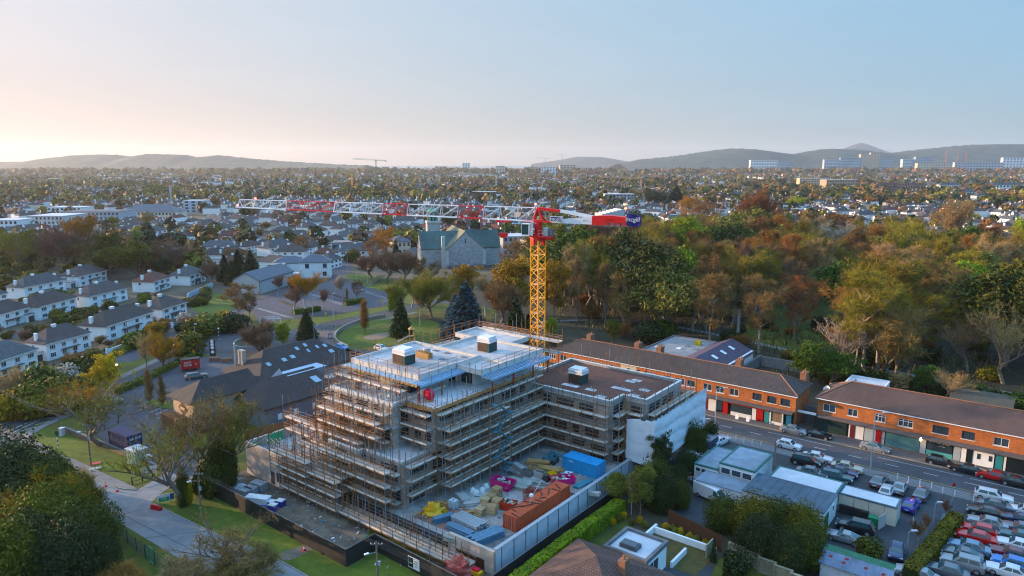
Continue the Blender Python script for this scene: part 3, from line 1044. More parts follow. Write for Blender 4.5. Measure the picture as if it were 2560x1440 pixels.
for (u,v) in ((-82.5,67),(-77.5,67),(-73,67),(-68.6,66.6),(-68.4,71),(-63.0,76),(-63,81),(-63,86),(-63,90)):
	MB().box(u - .09,v - .09,Z4+.02 if u<-65 else Z4,u+.09,v+.09,17.2,redsteel).build('steel_column',block)
for j,(za,zb) in enumerate(((Z0,Z1),(Z1,Z2),(Z2,Z3))):
	storey(-66.3,90.3,-51.6,106,za,zb,200+j*7,left=False)
	storey(-51.5,94.2,-47.6,106,za,zb,230+j*7,left=False)
	slab(-66.2,89.9,-51.2,106.4,zb+.3*(zb==Z3),t=.4,mat=conc)
	slab(-51.15,93.8,-47.2,106.4,zb+.3*(zb==Z3),t=.4,mat=conc)
r=MB()
r.poly([(-67.8,90.2,11.93),(-51.5,90.2,11.93),(-51.5,94.1,11.93),(-47.5,94.1,11.93),(-47.5,106.1,11.93),(-69,106.1,11.93),(-69,92.2,11.93),(-67.8,92.2,11.93)],gravel_roof)
r.build('brown_roof',block)
p=MB()
for a in ((-66.3,89.85,-51.2,90.2),(-51.5,90.203,-51.15,93.79),(-51.5,93.8,-47.15,94.1),(-47.5,94.103,-47.15,106.4),(-69.3,106.1,-47.503,106.45),(-69.3,92.3,-69.0,106.097)):
	p.box(a[0],a[1],11.9,a[2],a[3],12.35,galv)
	p.box(a[0] - .05,a[1] - .05,12.353,a[2]+.05,a[3]+.05,12.4,parapet_m)
p.build('wing_parapet',block)
slab(-69.3,92.2,-66.3,106.4,11.9,t=.4)
wall_run(block, 'v',-69.2,92.3,106,Z0,11.5,-1,[],block_m)
for (px,py,w) in ((1427,963,1.6),(1478,974,1.0),(1577,953,.9),(1612,975,.9),(1503,991,.9),(1592,951,.9),(1585,988,.9),(1556,972,1.9),(1521,1004,.6),(1625,935,.9)):
	u,v=atuv(px,py,12)
	m=MB()
	m.box(u - w,v - .55,11.95,u+w*.9,v+.55,11.975,membrane)
	m.tube((u,v,11.96),(u,v,12.5),.06,galv,6,caps=True)
	m.tube((u+.4,v,11.96),(u+.4,v,12.35),.05,galv,6,caps=True)
	m.build('roof_outlet',block)
def roof_shaft(u,v,z,s=1.35):
	m=MB()
	m.box(u - s,v - s*.8,z,u+s,v+s*.8,z+1.5,osb)
	m.box(u+s - .6,v - s*.8 - .03,z,u+s+.03,v+s*.5,z+1.3,M('dark_green_board',(0.02,0.05,0.045),.8,.2))
	o=m.build('lift_shaft_hood',block)
	c=MB()
	g=random.Random(int(u*7))
	ww=M('white_wrap',(0.70,0.70,0.71),.6,.1,2)
	for q in range(4):
		f=(1.06,1.0,1.04,.9)[q]
		c.rbox((u+g.uniform(-.06,.06),v+g.uniform(-.06,.06),z+1.62+q*.24),(2*s*f,1.6*s*f,.22),ww,g.uniform(-.06,.06),g.uniform(-.03,.03),g.uniform(-.03,.03))
	c.build('white_cover',o,loc=(0,0,0))
	return o
su,sv=atuv(1010,905,18.2); roof_shaft(su,sv,18.04)
su,sv=atuv(1218,873,18); roof_shaft(su,sv,17.8,1.25)
su,sv=atuv(1446,948,12.4); roof_shaft(su,sv,11.95,1.3)
m=MB()
su,sv=atuv(1062,893,18.1)
m.tube((su - .5,sv+1,18.05),(su - .5,sv+1,19.3),.55,membrane,10,caps=True)
m.box(su - 1.5,sv - .6,18.05,su+1.3,sv - .4,18.9,timber)
m.box(su - 1.5,sv+.3,18.05,su+1.3,sv+.45,18.9,timber)
for i in range(5):
	m.box(su - 1.5+i*.6,sv - .6,18.9,su - 1.4+i*.6,sv+.45,19.0,timber)
m.build('roof_vent',block)
for (px,py) in ((1090,877),(1118,883),(1160,893),(1105,898)):
	u,v=atuv(px,py,18.05)
	MB().box(u - .5,v - .35,18.045,u+.5,v+.35,18.12,conc_d).build('roof_hatch',block)
mb=MB()
for a in ((-97,56.4,-87.4,56.75),(-97,56.753,-96.65,66.5),(-96.64,66.2,-86.5,66.5)):
	mb.box(a[0],a[1],-.3,a[2],a[3],5.2,conc)
mb.build('patio_wall',block)
mb=MB()
mb.box(-96.64,56.76,3.3,-86.4,66.19,3.6,conc)
mb.poly([(-96.6,56.8,3.612),(-86.5,56.8,3.612),(-86.5,66.1,3.612),(-96.6,66.1,3.612)],slab_m)
mb.box(-92,62.2,3.62,-86.5,62.5,4.5,conc)
mb.build('patio_slab',block)
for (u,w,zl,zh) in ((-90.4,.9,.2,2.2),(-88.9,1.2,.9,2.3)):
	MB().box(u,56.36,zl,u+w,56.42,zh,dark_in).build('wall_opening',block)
mb=MB()
mb.box(-89,56.9,4.3,-80.4,61.5,4.6,conc)
mb.box(-87.3,57.6,Z0,-87.0,61,4.3,block_m)
mb.box(-84,57.6,Z0,-83.7,61,4.3,block_m)
mb.build('podium_terrace',block)
deck_m=M('courtyard_deck',(0.36,0.33,0.31),0.9,0.45,0.5,stain=0.55)
mb=MB()
mb.box(-87,59.0,1.7,-48.9,92,2.0,deck_m)
mb.box(-64.5,78,2.0,-49.2,90,2.45,deck_m)
mb.box(-63.5,60,2.0,-57,66,2.02,M('red_mud',(.24,.13,.10),.95,.4,.6,stain=.5))
mb.build('courtyard_deck',block)
mb=MB()
mb.box(-89.5,58.5,-.3,-55.8,58.97,1.98,tanking)
mb.build('tanked_basement_wall',block)
gf=M('garage_concrete',(0.42,0.37,0.32),.9,.2,.8,stain=.35)
mb=MB()
mb.box(-55.75,58.55,-.3,-54.6,59.0,3.0,gf)
mb.box(-54.6,58.55,1.5,-49.9,59.0,3.0,gf)
mb.box(-49.9,58.55,-.3,-48.5,59.0,3.0,gf)
mb.build('garage_front',block)
mb=MB()
for i in range(16):
	mb.box(-54.58+i*.292,58.9+.02*(i % 2),-.3,-54.32+i*.292,58.95+.02*(i % 2),1.49,M('rusty_brown_door',(0.10,0.045,0.025),.8,.3,1))
mb.build('garage_door',block)
mb=MB()
mb.box(-48.85,59.03,-.3,-48.5,96,3.1,M('pale_wall_board',(0.55,0.57,0.60),.85,.14,.8))
for i in range(15):
	mb.box(-48.48,60+i*2.4,-.3,-48.42,60.08+i*2.4,3.1,conc_d)
mb.box(-48.9,59.0,3.103,-48.38,96,3.16,galv)
mb.build('boundary_wall',block)
# --- scaffolding
tube_m=M('scaffold_tube',(0.32,0.155,0.075),0.6,0.35,0.8,metal=0.25)
tube_g=M('scaffold_tube_grey',(0.30,0.30,0.305),0.5,0.35,0.8,metal=0.3)
board_ms=[M('scaffold_board',(0.45,0.40,0.355),.9,.3,1.0),M('scaffold_board_grey',(0.42,0.39,0.36),.9,.3,1.0),M('scaffold_board_new',(0.50,0.40,0.31),.9,.3,1.0)]
toe_ms=[M('toe_board',(0.68,0.615,0.55),.9,.2,1.0),M('toe_board_pale',(0.78,0.735,0.68),.9,.2,1.0),M('toe_board_orange',(0.55,0.27,0.06),.85,.2,1.0)]
BAY={}
def bay_mesh(L,k):
	key=(round(L,2),k)
	if key not in BAY:
		mb=MB()
		g=random.Random(k)
		bm=board_ms[k % 3 if k<4 else 0]
		for i in range(5):
			y=-.10 - i*.25
			mb.box(g.uniform(-.05,.02),y - .235,.0+g.uniform(0,.015),L+g.uniform(-.02,.05),y,.045+g.uniform(0,.015),bm)
		mb.box(-.03,-1.36,.05,L - .05,-1.32,.27,toe_ms[(k*2+(k==4)) % 3 if k in (2,4) else k % 2])
		r=MB()
		for z in (.55,1.05):
			r.tube((-.1,-1.38,z),(L+.1,-1.38,z),.048,tube_m,4)
		for z in (.6,1.1):
			r.tube((-.1,-.12,z),(L+.1,-.12,z),.032,tube_g,4)
		r.tube((0,-1.5,1.0),(0,-.05,1.0),.032,tube_m,4)
		r.tube((-.1,-1.38,-.06),(L+.1,-1.38,-.06),.048,tube_m,4)
		r.tube((-.1,-.30,-.06),(L+.1,-.30,-.06),.048,tube_m,4)
		r.tube((0,-1.55,-.03),(0,-.05,-.03),.048,tube_m,4)
		if k in (1,3):
			r.tube((0,-1.42,0),(L,-1.42,2.0),.026,tube_m,4)
		BAY[key]=(mb.mesh('platform'),r.mesh('guard_rail'))
	return BAY[key]
std2=MB().tube((0,0,0),(0,0,1),.05,tube_g,5).mesh('standard')
std=MB().tube((0,0,0),(0,0,1),.05,tube_m,5).mesh('standard')
def scaffold_run(parent,axis,fixed,a0,a1,z0,lifts,out,top,seed=1,inner=True):
	g=random.Random(seed)
	mix=.3 if out>0 and axis == 'v' else .6  # warm tubes rarer on courtyard faces, their shade put into colour
	n=max(1,round((a1 - a0)/2.1))
	L=(a1 - a0)/n
	if axis == 'u':
		rz=0 if out<0 else math.pi
		P=lambda a,d: (a,fixed+out*d)
	else:
		rz=math.pi/2 if out>0 else -math.pi/2
		P=lambda a,d: (fixed+out*d,a)
	fwd=(axis == 'u' and out<0) or (axis == 'v' and out>0)
	for i in range(n+1):
		a=a0+i*L
		for d in ((.32,1.4) if inner else (1.4,)):
			x,y=P(a,d)
			tp=top+g.choice((0,.3,.7,1.2,1.8)) - (.4 if d<1 else 0)
			put('standard',std if g.random()<mix else std2,parent,(x,y,z0),0,(1,1,tp - z0))
	for z in lifts:
		for i in range(n):
			a=a0+i*L if fwd else a0+(i+1)*L
			pm,rm=bay_mesh(L,g.choice((0,0,1,1,2,3,3,4)))
			x,y=P(a,0)
			put('platform',pm,parent,(x,y,z),rz)
			put('guard_rail',rm,parent,(x,y,z),rz)
sc=site_thing('scaffolding', 'scaffolding with pale boarded lifts along the long block front facing the black hoarding', 'scaffolding',-76,58.5,0, 'scaffolding round the apartment block')
scaffold_run(sc, 'u',58.4,-89,-51,0,(1.0,),-1,2.3,3)
scaffold_run(sc, 'u',59.7,-86.4,-73.7,0,(3.0,5.0,7.0),-1,9.2,4)
scaffold_run(sc, 'u',60.6,-73.4,-66,0,(3.0,5.0,7.0),-1,9.2,5)
scaffold_run(sc, 'u',56.6,-88.5,-80,3.0,(4.4,6.4),-1,8.2,8)
scaffold_run(sc, 'u',62.0,-86.4,-80.4,4.6,(6.6,8.6),-1,10.5,18)
scaffold_run(sc, 'u',58.3,-88.5,-74,0,(3.2,5.2),-1,8.0,28)
scaffold_run(sc, 'u',57.0,-87,-74,0,(1.0,3.0,5.0),-1,7.4,36)
scaffold_run(sc, 'u',57.2,-73.8,-52,0,(1.0,),-1,3.6,37)
scaffold_run(sc, 'u',64.2,-96,-86.6,3.6,(5.6,7.6),-1,9.6,29)
sc=site_thing('scaffolding', 'open web of scaffold poles over the stepped terraces at the left corner', 'scaffolding',-88,64,5, 'scaffolding round the apartment block')
scaffold_run(sc, 'v',-86.4,62.6,90,2.0,(4,6,8,10),-1,12.4,30)
scaffold_run(sc, 'v',-88.2,66.6,88,2.0,(4,6,8),-1,10.2,31)
scaffold_run(sc, 'u',61.4,-83.6,-74,8.5,(9.2,),-1,12.0,32)
scaffold_run(sc, 'u',60.6,-73.4,-66.2,8.5,(),-1,10.2,33)
scaffold_run(sc, 'u',61.8,-84,-71,8.5,(10.6,12.6),-1,14.4,40)
scaffold_run(sc, 'u',58.9,-80,-66,0,(4.0,6.0,8.0),-1,9.8,41)
g=random.Random(4)
for i in range(46):
	u,v=g.uniform(-86,-71),g.uniform(60.8,63.2)
	put('standard',std,sc,(u,v,8.45),0,(1,1,g.uniform(1.5,4.5)))
sc=site_thing('scaffolding', 'scaffolding standing on the upper terraces on the left of the white penthouse roof', 'scaffolding',-78,63,8.4, 'scaffolding round the apartment block')
scaffold_run(sc, 'u',63.2,-84,-70.7,8.4,(9.6,11.6,13.6),-1,15.6,6)
scaffold_run(sc, 'u',65.9,-70.4,-65.2,8.4,(9.9,11.9,13.9),-1,15.6,7)
scaffold_run(sc, 'v',-84.0,63.2,92,4.6,(6.2,8.2,10.2,12.2,14.2,16.2),-1,18.2,9)
scaffold_run(sc, 'v',-85.6,63.2,73,4.6,(6.2,8.2,10.2),-1,12.6,19)
scaffold_run(sc, 'u',65.8,-84.6,-70,14.9,(16.5,),-1,18.6,10)
scaffold_run(sc, 'u',64.6,-83.6,-65.4,14.85,(),-1,16.4,34)
scaffold_run(sc, 'v',-66.8,67,75,14.85,(),1,17.8,35)
m=MB()
for (x0,y0,x1,y1,z) in ((-84.2,67.3,-69.4,67.3,18.4),(-69.3,67.4,-69.3,75.3,18.4),(-64.5,75.4,-64.5,91,18.1),(-84.3,67.4,-84.3,97,18.2),(-84,97.1,-72,97.1,17.9),(-83.6,63.3,-70.5,63.3,15.2),(-70.3,65.9,-65,65.9,14.8)):
	n=max(2,int(math.hypot(x1 - x0,y1 - y0)/1.9))
	for i in range(n+1):
		t=i/n
		m.tube((x0+(x1 - x0)*t,y0+(y1 - y0)*t,z - .5),(x0+(x1 - x0)*t,y0+(y1 - y0)*t,z+1.2),.035,tube_m,4)
	for dz in (.55,1.1):
		m.tube((x0,y0,z+dz),(x1,y1,z+dz),.035,tube_m,4)
m.build('edge_rail',sc)
scaffold_run(sc, 'u',97.2,-84,-66,12,(15.6,17.6),1,19.4,11)
sc=site_thing('scaffolding', 'scaffolding on the shaded courtyard face of the apartment block with a stair tower', 'scaffolding',-65,75,2, 'scaffolding round the apartment block')
scaffold_run(sc, 'v',-65.9,60.9,65.8,2,(4,6,8),1,9.4,12)
scaffold_run(sc, 'v',-65.2,66.1,90,2,(4,6,8,10,12,14),1,15.8,13)
scaffold_run(sc, 'v',-63.7,66.2,74.3,2,(4,6,8,10,12),1,13.6,38)
scaffold_run(sc, 'v',-63.7,79.6,89,2,(4,6,8,10),1,12.0,39)
scaffold_run(sc, 'v',-63.6,74.5,79.2,2,(4,6,8,10,12),1,14.0,14)
mb=MB()
steel_teal=M('teal_stair_steel',(0.05,0.14,0.17),.6,.25,1)
for k in range(6):
	z=2+2*k
	a,b=((74.6,77.4) if k % 2==0 else (77.4,74.6))
	mb.tube((-61.4,a,z),(-61.4,b,z+2),.07,steel_teal,4)
	mb.tube((-60.7,a,z),(-60.7,b,z+2),.07,steel_teal,4)
	for s in range(7):
		t=(s+.5)/7
		mb.box(-61.4,a+(b - a)*t - .12,z+2*t,-60.7,a+(b - a)*t+.12,z+2*t+.04,steel_teal)
	mb.box(-61.5,77.4 if k % 2==0 else 73.9,z+1.97,-60.6,78.1 if k % 2==0 else 74.6,z+2.02,steel_teal)
mb.build('stair_tower',sc)
sc=site_thing('scaffolding', 'scaffolding round the lower wing under the flat brown roof', 'scaffolding',-56,89,2, 'scaffolding round the apartment block')
scaffold_run(sc, 'u',89.8,-64,-51.2,2,(4,6,8,10),-1,13.0,15)
scaffold_run(sc, 'v',-51.1,90,93.6,2,(4,6,8,10),1,13.0,16)
scaffold_run(sc, 'u',93.6,-49.6,-47.3,2,(4,6,8,10),-1,13.0,17)
scaffold_run(sc, 'v',-47.1,93.8,109,2,(4,6,8,10),1,12.7,21)
scaffold_run(sc, 'u',106.6,-68,-48,2,(8,10),1,13.2,22)
wrap_m=M('white_sheeting',(0.72,0.74,0.77),0.5,0.06,0.6,spec=.4)
mb=MB()
NU,NV=70,34
path=[(-49.6,92.0,3.0,9.3),(-48.6,91.9,2.8,9.6),(-45.0,92.3,2.4,10.2),(-44.6,110.6,3.6,10.9)]
seg=[(Vector(b[:2]) - Vector(a[:2])).length for a,b in zip(path,path[1:])]
tot=sum(seg)
vs=[]
for i in range(NU+1):
	d=tot*i/NU
	k=0
	while k<len(seg) - 1 and d>seg[k]:
		d -= seg[k]; k+=1
	t=d/seg[k]
	a,b=path[k],path[k+1]
	u,v,za,zb=(a[q]+(b[q] - a[q])*t for q in range(4))
	zb -= .35*abs(math.sin(i*.9)) if i>6 else 0
	for j in range(NV+1):
		s=j/NV
		z=za+(zb - za)*s
		w=.14*abs(math.sin(z*math.pi/2.0+.3+.25*math.sin(i*.3)))**.6+0.09*mnoise.noise(Vector((i*.35,z*.9+i*.16,3.1)))+0.05*mnoise.noise(Vector((i*1.1,z*3 - i*.7,9)))
		vs.append((u+w,v - w*.3,z))
fs=[(i*(NV+1)+j,(i+1)*(NV+1)+j,(i+1)*(NV+1)+j+1,i*(NV+1)+j+1) for i in range(NU) for j in range(NV)]
mb.add(vs,fs,wrap_m)
mb.build('white_sheeting',sc,smooth=60)
# --- lettering
TXT={}
def text_mesh(s,size,mat,extrude=.012):
	key=(s,size,mat.name)
	if key in TXT:
		return TXT[key]
	c=bpy.data.curves.new('lettering', 'FONT')
	c.body=s
	c.size=size
	c.extrude=extrude
	c.align_x = 'CENTER'
	c.align_y = 'CENTER'
	c.resolution_u=3
	o=bpy.data.objects.new('lettering',c)
	COL.objects.link(o)
	dg=bpy.context.evaluated_depsgraph_get()
	me=bpy.data.meshes.new_from_object(o.evaluated_get(dg))
	bpy.data.objects.remove(o)
	bpy.data.curves.remove(c)
	me.materials.clear()
	me.materials.append(mat)
	me.name = 'lettering'
	TXT[key]=me
	return me
def lettering(s,size,mat,parent,loc,rot,bold=1.0):
	o=put('lettering',text_mesh(s,size,mat),parent,loc)
	o.rotation_euler=rot
	if bold != 1.0:
		o.scale=(bold,1,1)
	return o
# --- tower crane
cr_yel=M('crane_yellow',(0.88,0.44,0.015),0.45,0.08,1.5)
cr_red=M('crane_red',(0.62,0.012,0.014),0.42,0.08,1.5)
cr_wht=M('crane_white',(0.80,0.80,0.80),0.45,0.06,1.5)
cr_blue=M('flag_blue',(0.010,0.014,0.14),0.6,0.1,1)
lamp_red=M('red_lamp',(0.8,0.05,0.03),0.4,0,1,emit=(1,.06,.03),estr=12)
dglass=M('cab_glass',(0.012,0.05,0.05),0.08,0.1,1,spec=.8)
base=at(1343,990,2.0)
cb=Vector((base.x,base.y,2.0))
crane=thing('tower_crane', 'yellow mast tower crane with red and white lattice jib standing behind the apartment block', 'crane',cb)
OFF[crane.name]=(cb.x,cb.y,cb.z)
ztop=zat(600,cb.y)
mb=MB()
half,hgt=1.0,2.8
cor=[(half*a,half*b) for a,b in ((1,1),(-1,1),(-1,-1),(1,-1))]
for i,(x,y) in enumerate(cor):
	mb.tube((x,y,0),(x,y,hgt),.125,cr_yel,6)
	x2,y2=cor[(i+1) % 4]
	mb.tube((x,y,0),(x2,y2,0),.065,cr_yel,4)
	mb.tube((x,y,0),(x2,y2,hgt/2),.065,cr_yel,4)
	mb.tube((x2,y2,hgt/2),(x,y,hgt),.065,cr_yel,4)
mast_me=mb.mesh('mast_section')
lad=MB()
for s in (-.2,.2):
	lad.tube((s+.3,0,0),(s+.1,.1,hgt),.028,galv,4)
for k in range(8):
	lad.tube((.1 - k*.025,0,k*.35),(.5 - k*.025,0,k*.35),.016,galv,4)
lad.box(-.6,-.6,-.03,.1,.6,.02,galv)
lad_me=lad.mesh('ladder')
nsec=int(round((ztop - 2.0)/hgt))
for k in range(nsec):
	s=(ztop - 2.0)/nsec/hgt
	o=put('mast_section',mast_me,crane,(cb.x,cb.y,2.0+k*hgt*s),rad(45),(1,1,s))
	put('ladder',lad_me,o,(0,0,0),k*math.pi)
z_root=zat(553,cb.y)
rt=Vector((cb.x,cb.y,z_root))
dtip=168.0
tip=Vector(((598 - 1280)/FOC*dtip*1.0,dtip*math.cos(PITCH)+2,0))
tip.z=zat(518,tip.y)
jd=(tip - rt)
jl=jd.length
jd.normalize()
jside=Vector((-jd.y,jd.x,0)).normalized()
def jt(px):
	k=(px - 1280)/FOC
	lo,hi=-40.0,jl+5
	for _ in range(50):
		m_=(lo+hi)/2
		p=rt+jd*m_
		if p.x/(p.y*math.cos(PITCH)+(CAM_H - p.z)*math.sin(PITCH))>k:
			lo=m_
		else:
			hi=m_
	return lo
def jp(t,side=0.0,up=0.0):
	return rt+jd*t+jside*side+Vector((0,0,up))
def jh(t):
	return 2.55 - .75*max(0,t)/jl
for a,b,mat,bays in ((1338,1210,cr_wht,3),(1210,1147,cr_red,2),(1147,1021,cr_wht,3),(1021,960,cr_red,2),(960,838,cr_wht,3),(838,720,cr_red,3),(720,600,cr_wht,3)):
	t0,t1=jt(a)+.04,jt(b) - .04
	mb=MB()
	w=.7
	for s in (-w,w):
		mb.tube(jp(t0,s),jp(t1,s),.10,mat,6)
	mb.tube(jp(t0,0,jh(t0)),jp(t1,0,jh(t1)),.11,mat,6)
	for i in range(bays+1):
		t=t0+(t1 - t0)*i/bays
		t=min(max(t,t0+.03),t1 - .03)
		mb.tube(jp(t,-w),jp(t,w),.045,mat,4)
		for s in (-w,w):
			mb.tube(jp(t,s),jp(t,0,jh(t)),.075,mat,4)
			if i<bays:
				tn=t0+(t1 - t0)*(i+1)/bays
				mb.tube(jp(tn,s),jp(t+.1,0,jh(t)),.07,mat,4)
				mb.tube(jp((t+tn)/2+.5,s),jp(t+.1,0,jh(t)),.035,mat,4)
		if i<bays:
			tn=t0+(t1 - t0)*(i+1)/bays
			mb.tube(jp(t,-w),jp(tn,w),.035,mat,4)
	o=put('jib_section',mb.mesh('jib_section'),crane,(0,0,0))
	o['label']=('red' if mat is cr_red else 'white') + ' lattice jib section'
mb=MB()
mb.tube(jp(jl - .2,-.7),jp(jl - .2,.7),.09,cr_wht,6)
mb.box(*(jp(jl,0) - Vector((.3,.3,.2))),*(jp(jl,0)+Vector((.3,.3,.3))),cr_wht)
put('jib_tip',mb.mesh('jib_tip'),crane)
mb=MB()
zt=ztop
for i,(r,z) in enumerate(((1.55,zt),(1.7,zt+.45),(1.3,zt+.9))):
	mb.lathe([(r,0),(r,.4)],cr_red,14,(cb.x,cb.y,z))
for sx in (-1,1):
	mb.rbox((cb.x+sx*.95,cb.y - sx*.95,zt - .3),(.5,.5,1.2),cr_red,rad(45))
	mb.rbox((cb.x+sx*.95,cb.y+sx*.95,zt - .3),(.5,.5,1.2),cr_red,rad(45))
put('slewing_ring',mb.mesh('slewing_ring'),crane)
mb=MB()
mb.tube((cb.x,cb.y,zt+1.2),(cb.x,cb.y,z_root+.3),.75,cr_red,10,caps=True)
apex=Vector((cb.x,cb.y,z_root+2.65))+jd*.1
for s in (-.6,.6):
	mb.tube(jp(.9,s),apex,.17,cr_red,6)
	mb.tube(jp(-1.2,s),apex,.17,cr_red,6)
	mb.tube(jp(3.0,s),jp(-4.0,s),.2,cr_red,4)
mb.tube(jp(.9,-.7),jp(.9,.7),.12,cr_red,6)
mb.tube(jp(-1.2,-.7),jp(-1.2,.7),.12,cr_red,6)
put('tower_head',mb.mesh('tower_head'),crane)
def jbox(t0,t1,s0,s1,u0,u1,mat,mb,u0b=None,u1b=None):
	u0b=u0 if u0b is None else u0b
	u1b=u1 if u1b is None else u1b
	vs=[jp(t0,s0,u0),jp(t1,s0,u0b),jp(t1,s1,u0b),jp(t0,s1,u0),jp(t0,s0,u1),jp(t1,s0,u1b),jp(t1,s1,u1b),jp(t0,s1,u1)]
	mb.add(vs,[(0,3,2,1),(4,5,6,7),(0,1,5,4),(1,2,6,5),(2,3,7,6),(3,0,4,7)],mat)
	return mb
tA,tB,tC,tD=jt(1402),jt(1483),jt(1568),jt(1606)
mb=jbox(-.3,tA,-.35,.35,2.15,2.7,cr_red,MB(),1.85,2.35)
put('counter_jib_tie',mb.mesh('counter_jib_tie'),crane)['label'] = 'red head of the counter jib tie'
mb=jbox(tA - .01,tB,-.35,.35,1.85,2.4,cr_wht,MB(),.9,1.5)
put('counter_jib_tie',mb.mesh('counter_jib_tie'),crane)['label'] = 'white tie of the counter jib'
mb=MB()
for s in (-.75,.55):
	jbox(-3.0,tB,s,s+.2,-.1,.35,cr_wht,mb,-.1,1.35)
jbox(jt(1411),tB,-.55,.55,-.05,.1,galv,mb)
put('counter_jib',mb.mesh('counter_jib'),crane)
mb=MB()
n=14
for i in range(n):
	a,b=tB+(tC - tB)*i/n,tB+(tC - tB)*(i+1)/n
	fa=lambda t: (1.45+.22*math.sin(math.pi*(t - tB)/(tC - tB)),-.05 - .12*math.sin(2*math.pi*(t - tB)/(tC - tB)+.5))
	h0,l0=fa(a); h1,l1=fa(b)
	for s in (-.85,.8):
		hole=6 <= i<9 or 10 <= i<13
		if hole:
			jbox(a,b,s,s+.06,.38,h0,cr_red,mb,.38,h1)
			jbox(a,b,s,s+.06,l0,.12,cr_red,mb,l1,.12)
		else:
			jbox(a,b,s,s+.06,l0,h0,cr_red,mb,l1,h1)
	jbox(a,b,-.78,.79,h0 - .06,h0 - .002,cr_red,mb,h1 - .06,h1 - .002)
put('ballast_cover',mb.mesh('ballast_cover'),crane)
mb=MB()
for i in range(6):
	a=tB+(tC - tB)*(i+.1)/6
	b=tB+(tC - tB)*(i+.9)/6
	jbox(a,b,-.6,.6,-.3,1.3,conc,mb)
put('counterweight',mb.mesh('counterweight'),crane)
view=Vector((jside.x,jside.y,0)) if jside.y<0 else -Vector((jside.x,jside.y,0))
sgn=1 if (jside - view).length<.01 else -1
rz_sign=math.atan2(view.y,view.x)+math.pi/2
def sign(t0,t1,off,u0,u1,mat,rim,words,size,name,wave=0.0):
	mb=MB()
	if rim:
		jbox(t0,t1,sgn*(off - .03),sgn*off,u0,u1,rim,mb)
		d=.12
		jbox(t0 - d,t1+d,sgn*(off+.004),sgn*(off+.03),u0+d,u1 - d,mat,mb)
	else:
		N=12
		for i in range(N):
			a,b=t0+(t1 - t0)*i/N,t0+(t1 - t0)*(i+1)/N
			e=lambda k: 1 if k<.78 else 1 - ((k - .78)/.22)**2*.45
			ka,kb=i/N,(i+1)/N
			wa,wb=wave*math.sin(ka*7),wave*math.sin(kb*7)
			m0,m1=(u0+u1)/2 - .25*ka,(u0+u1)/2 - .25*kb
			hh=(u1 - u0)/2
			q=[jp(a,sgn*(off+wa),m0 - hh*e(ka)),jp(b,sgn*(off+wb),m1 - hh*e(kb)),jp(b,sgn*(off+wb),m1+hh*e(kb)),jp(a,sgn*(off+wa),m0+hh*e(ka))]
			q2=[p - view*.03 for p in q]
			mb.add(q+q2,[(0,1,2,3),(7,6,5,4),(0,4,5,1),(3,2,6,7)]+([(0,3,7,4)] if i==0 else [])+([(1,5,6,2)] if i==N - 1 else []),mat)
	o=put(name,mb.mesh(name),crane)
	p=jp((t0+t1)/2+(0 if rim else .2),0,(u0+u1)/2+(0 if rim else .05))+view*(off+.075+wave)
	l=put('lettering',text_mesh(words,size,cr_wht,.03),o,p)
	l.rotation_euler=(rad(90),0,rz_sign)
	return o
navy=M('sign_navy',(0.012,0.030,0.11),.5,.08,1)
sign(jt(1379),jt(1411),.95,.1,1.15,navy,cr_wht, 'mcgill',1.02, 'sign_board')
sign(tC - .05,tD,.75,.05,2.15,cr_blue,None, 'mcgill',1.15, 'flag',.06)
o=put('lettering',text_mesh('POTAIN',.34,M('letter_dark_red',(.3,.01,.01),.5,.1),.01),crane,jp((tB+tC)/2,0,.95)+view*.92)
o.rotation_euler=(rad(90),0,rz_sign)
o=put('lettering',text_mesh('MDT',.34,navy,.01),crane,jp(jt(1465),0,.55)+view*.82)
o.rotation_euler=(rad(90),0,rz_sign)
cp=cb+jd*1.9+view*1.0
mb=MB()
mb.rbox((cp.x,cp.y,z_root - 1.5),(1.5,1.9,2.0),dglass,rz_sign)
o=put('cab',mb.mesh('cab'),crane)
fr=MB()
for a in (-1,1):
	for b in (-1,1):
		c=cp+Vector((math.cos(rz_sign),math.sin(rz_sign),0))*a*.75+view*b*.95
		fr.tube((c.x,c.y,z_root - 2.6),(c.x,c.y,z_root - .4),.06,cr_wht,4)
fr.rbox((cp.x,cp.y,z_root - .45),(1.7,2.1,.12),cr_wht,rz_sign)
fr.rbox((cp.x,cp.y,z_root - 2.6),(1.7,2.1,.2),cr_wht,rz_sign)
put('cab_frame',fr.mesh('cab_frame'),o)
bp=cb+jd*.75+view*2.0
mb=MB()
mb.rbox((bp.x,bp.y,z_root - 1.5),(.85,.08,2.3),cr_wht,rz_sign)
o2=put('name_board',mb.mesh('name_board'),crane)
l=put('lettering',text_mesh('POTAIN',.66,M('letter_black',(.02,.02,.025),.5,.1),.012),o2,Vector((bp.x,bp.y,z_root - 1.5))+view*.06)
l.rotation_euler=(rad(90),rad(-90),rz_sign)
pp=cb - jd*2.0+view*.8
mb=MB()
mb.rbox((pp.x,pp.y,zt+.75),(2.6,1.8,.3),cr_red,rz_sign)
mb.rbox((pp.x+.5,pp.y,zt+.5),(1.6,.4,.6),cr_red,rz_sign)
put('service_platform',mb.mesh('service_platform'),crane)
mb=MB()
mb.rbox((pp.x,pp.y,zt+1.75),(.9,.8,1.6),galv,rz_sign)
mb.rbox((pp.x+1.0,pp.y - .1,zt+1.6),(.8,.7,1.3),conc_d,rz_sign)
put('control_cabinet',mb.mesh('control_cabinet'),crane)
mb=MB()
for a in (-1.3,-.4,.5,1.3):
	c=pp+Vector((math.cos(rz_sign),math.sin(rz_sign),0))*a+view*.9
	mb.tube((c.x,c.y,zt+.9),(c.x,c.y,zt+2.0),.03,galv,4)
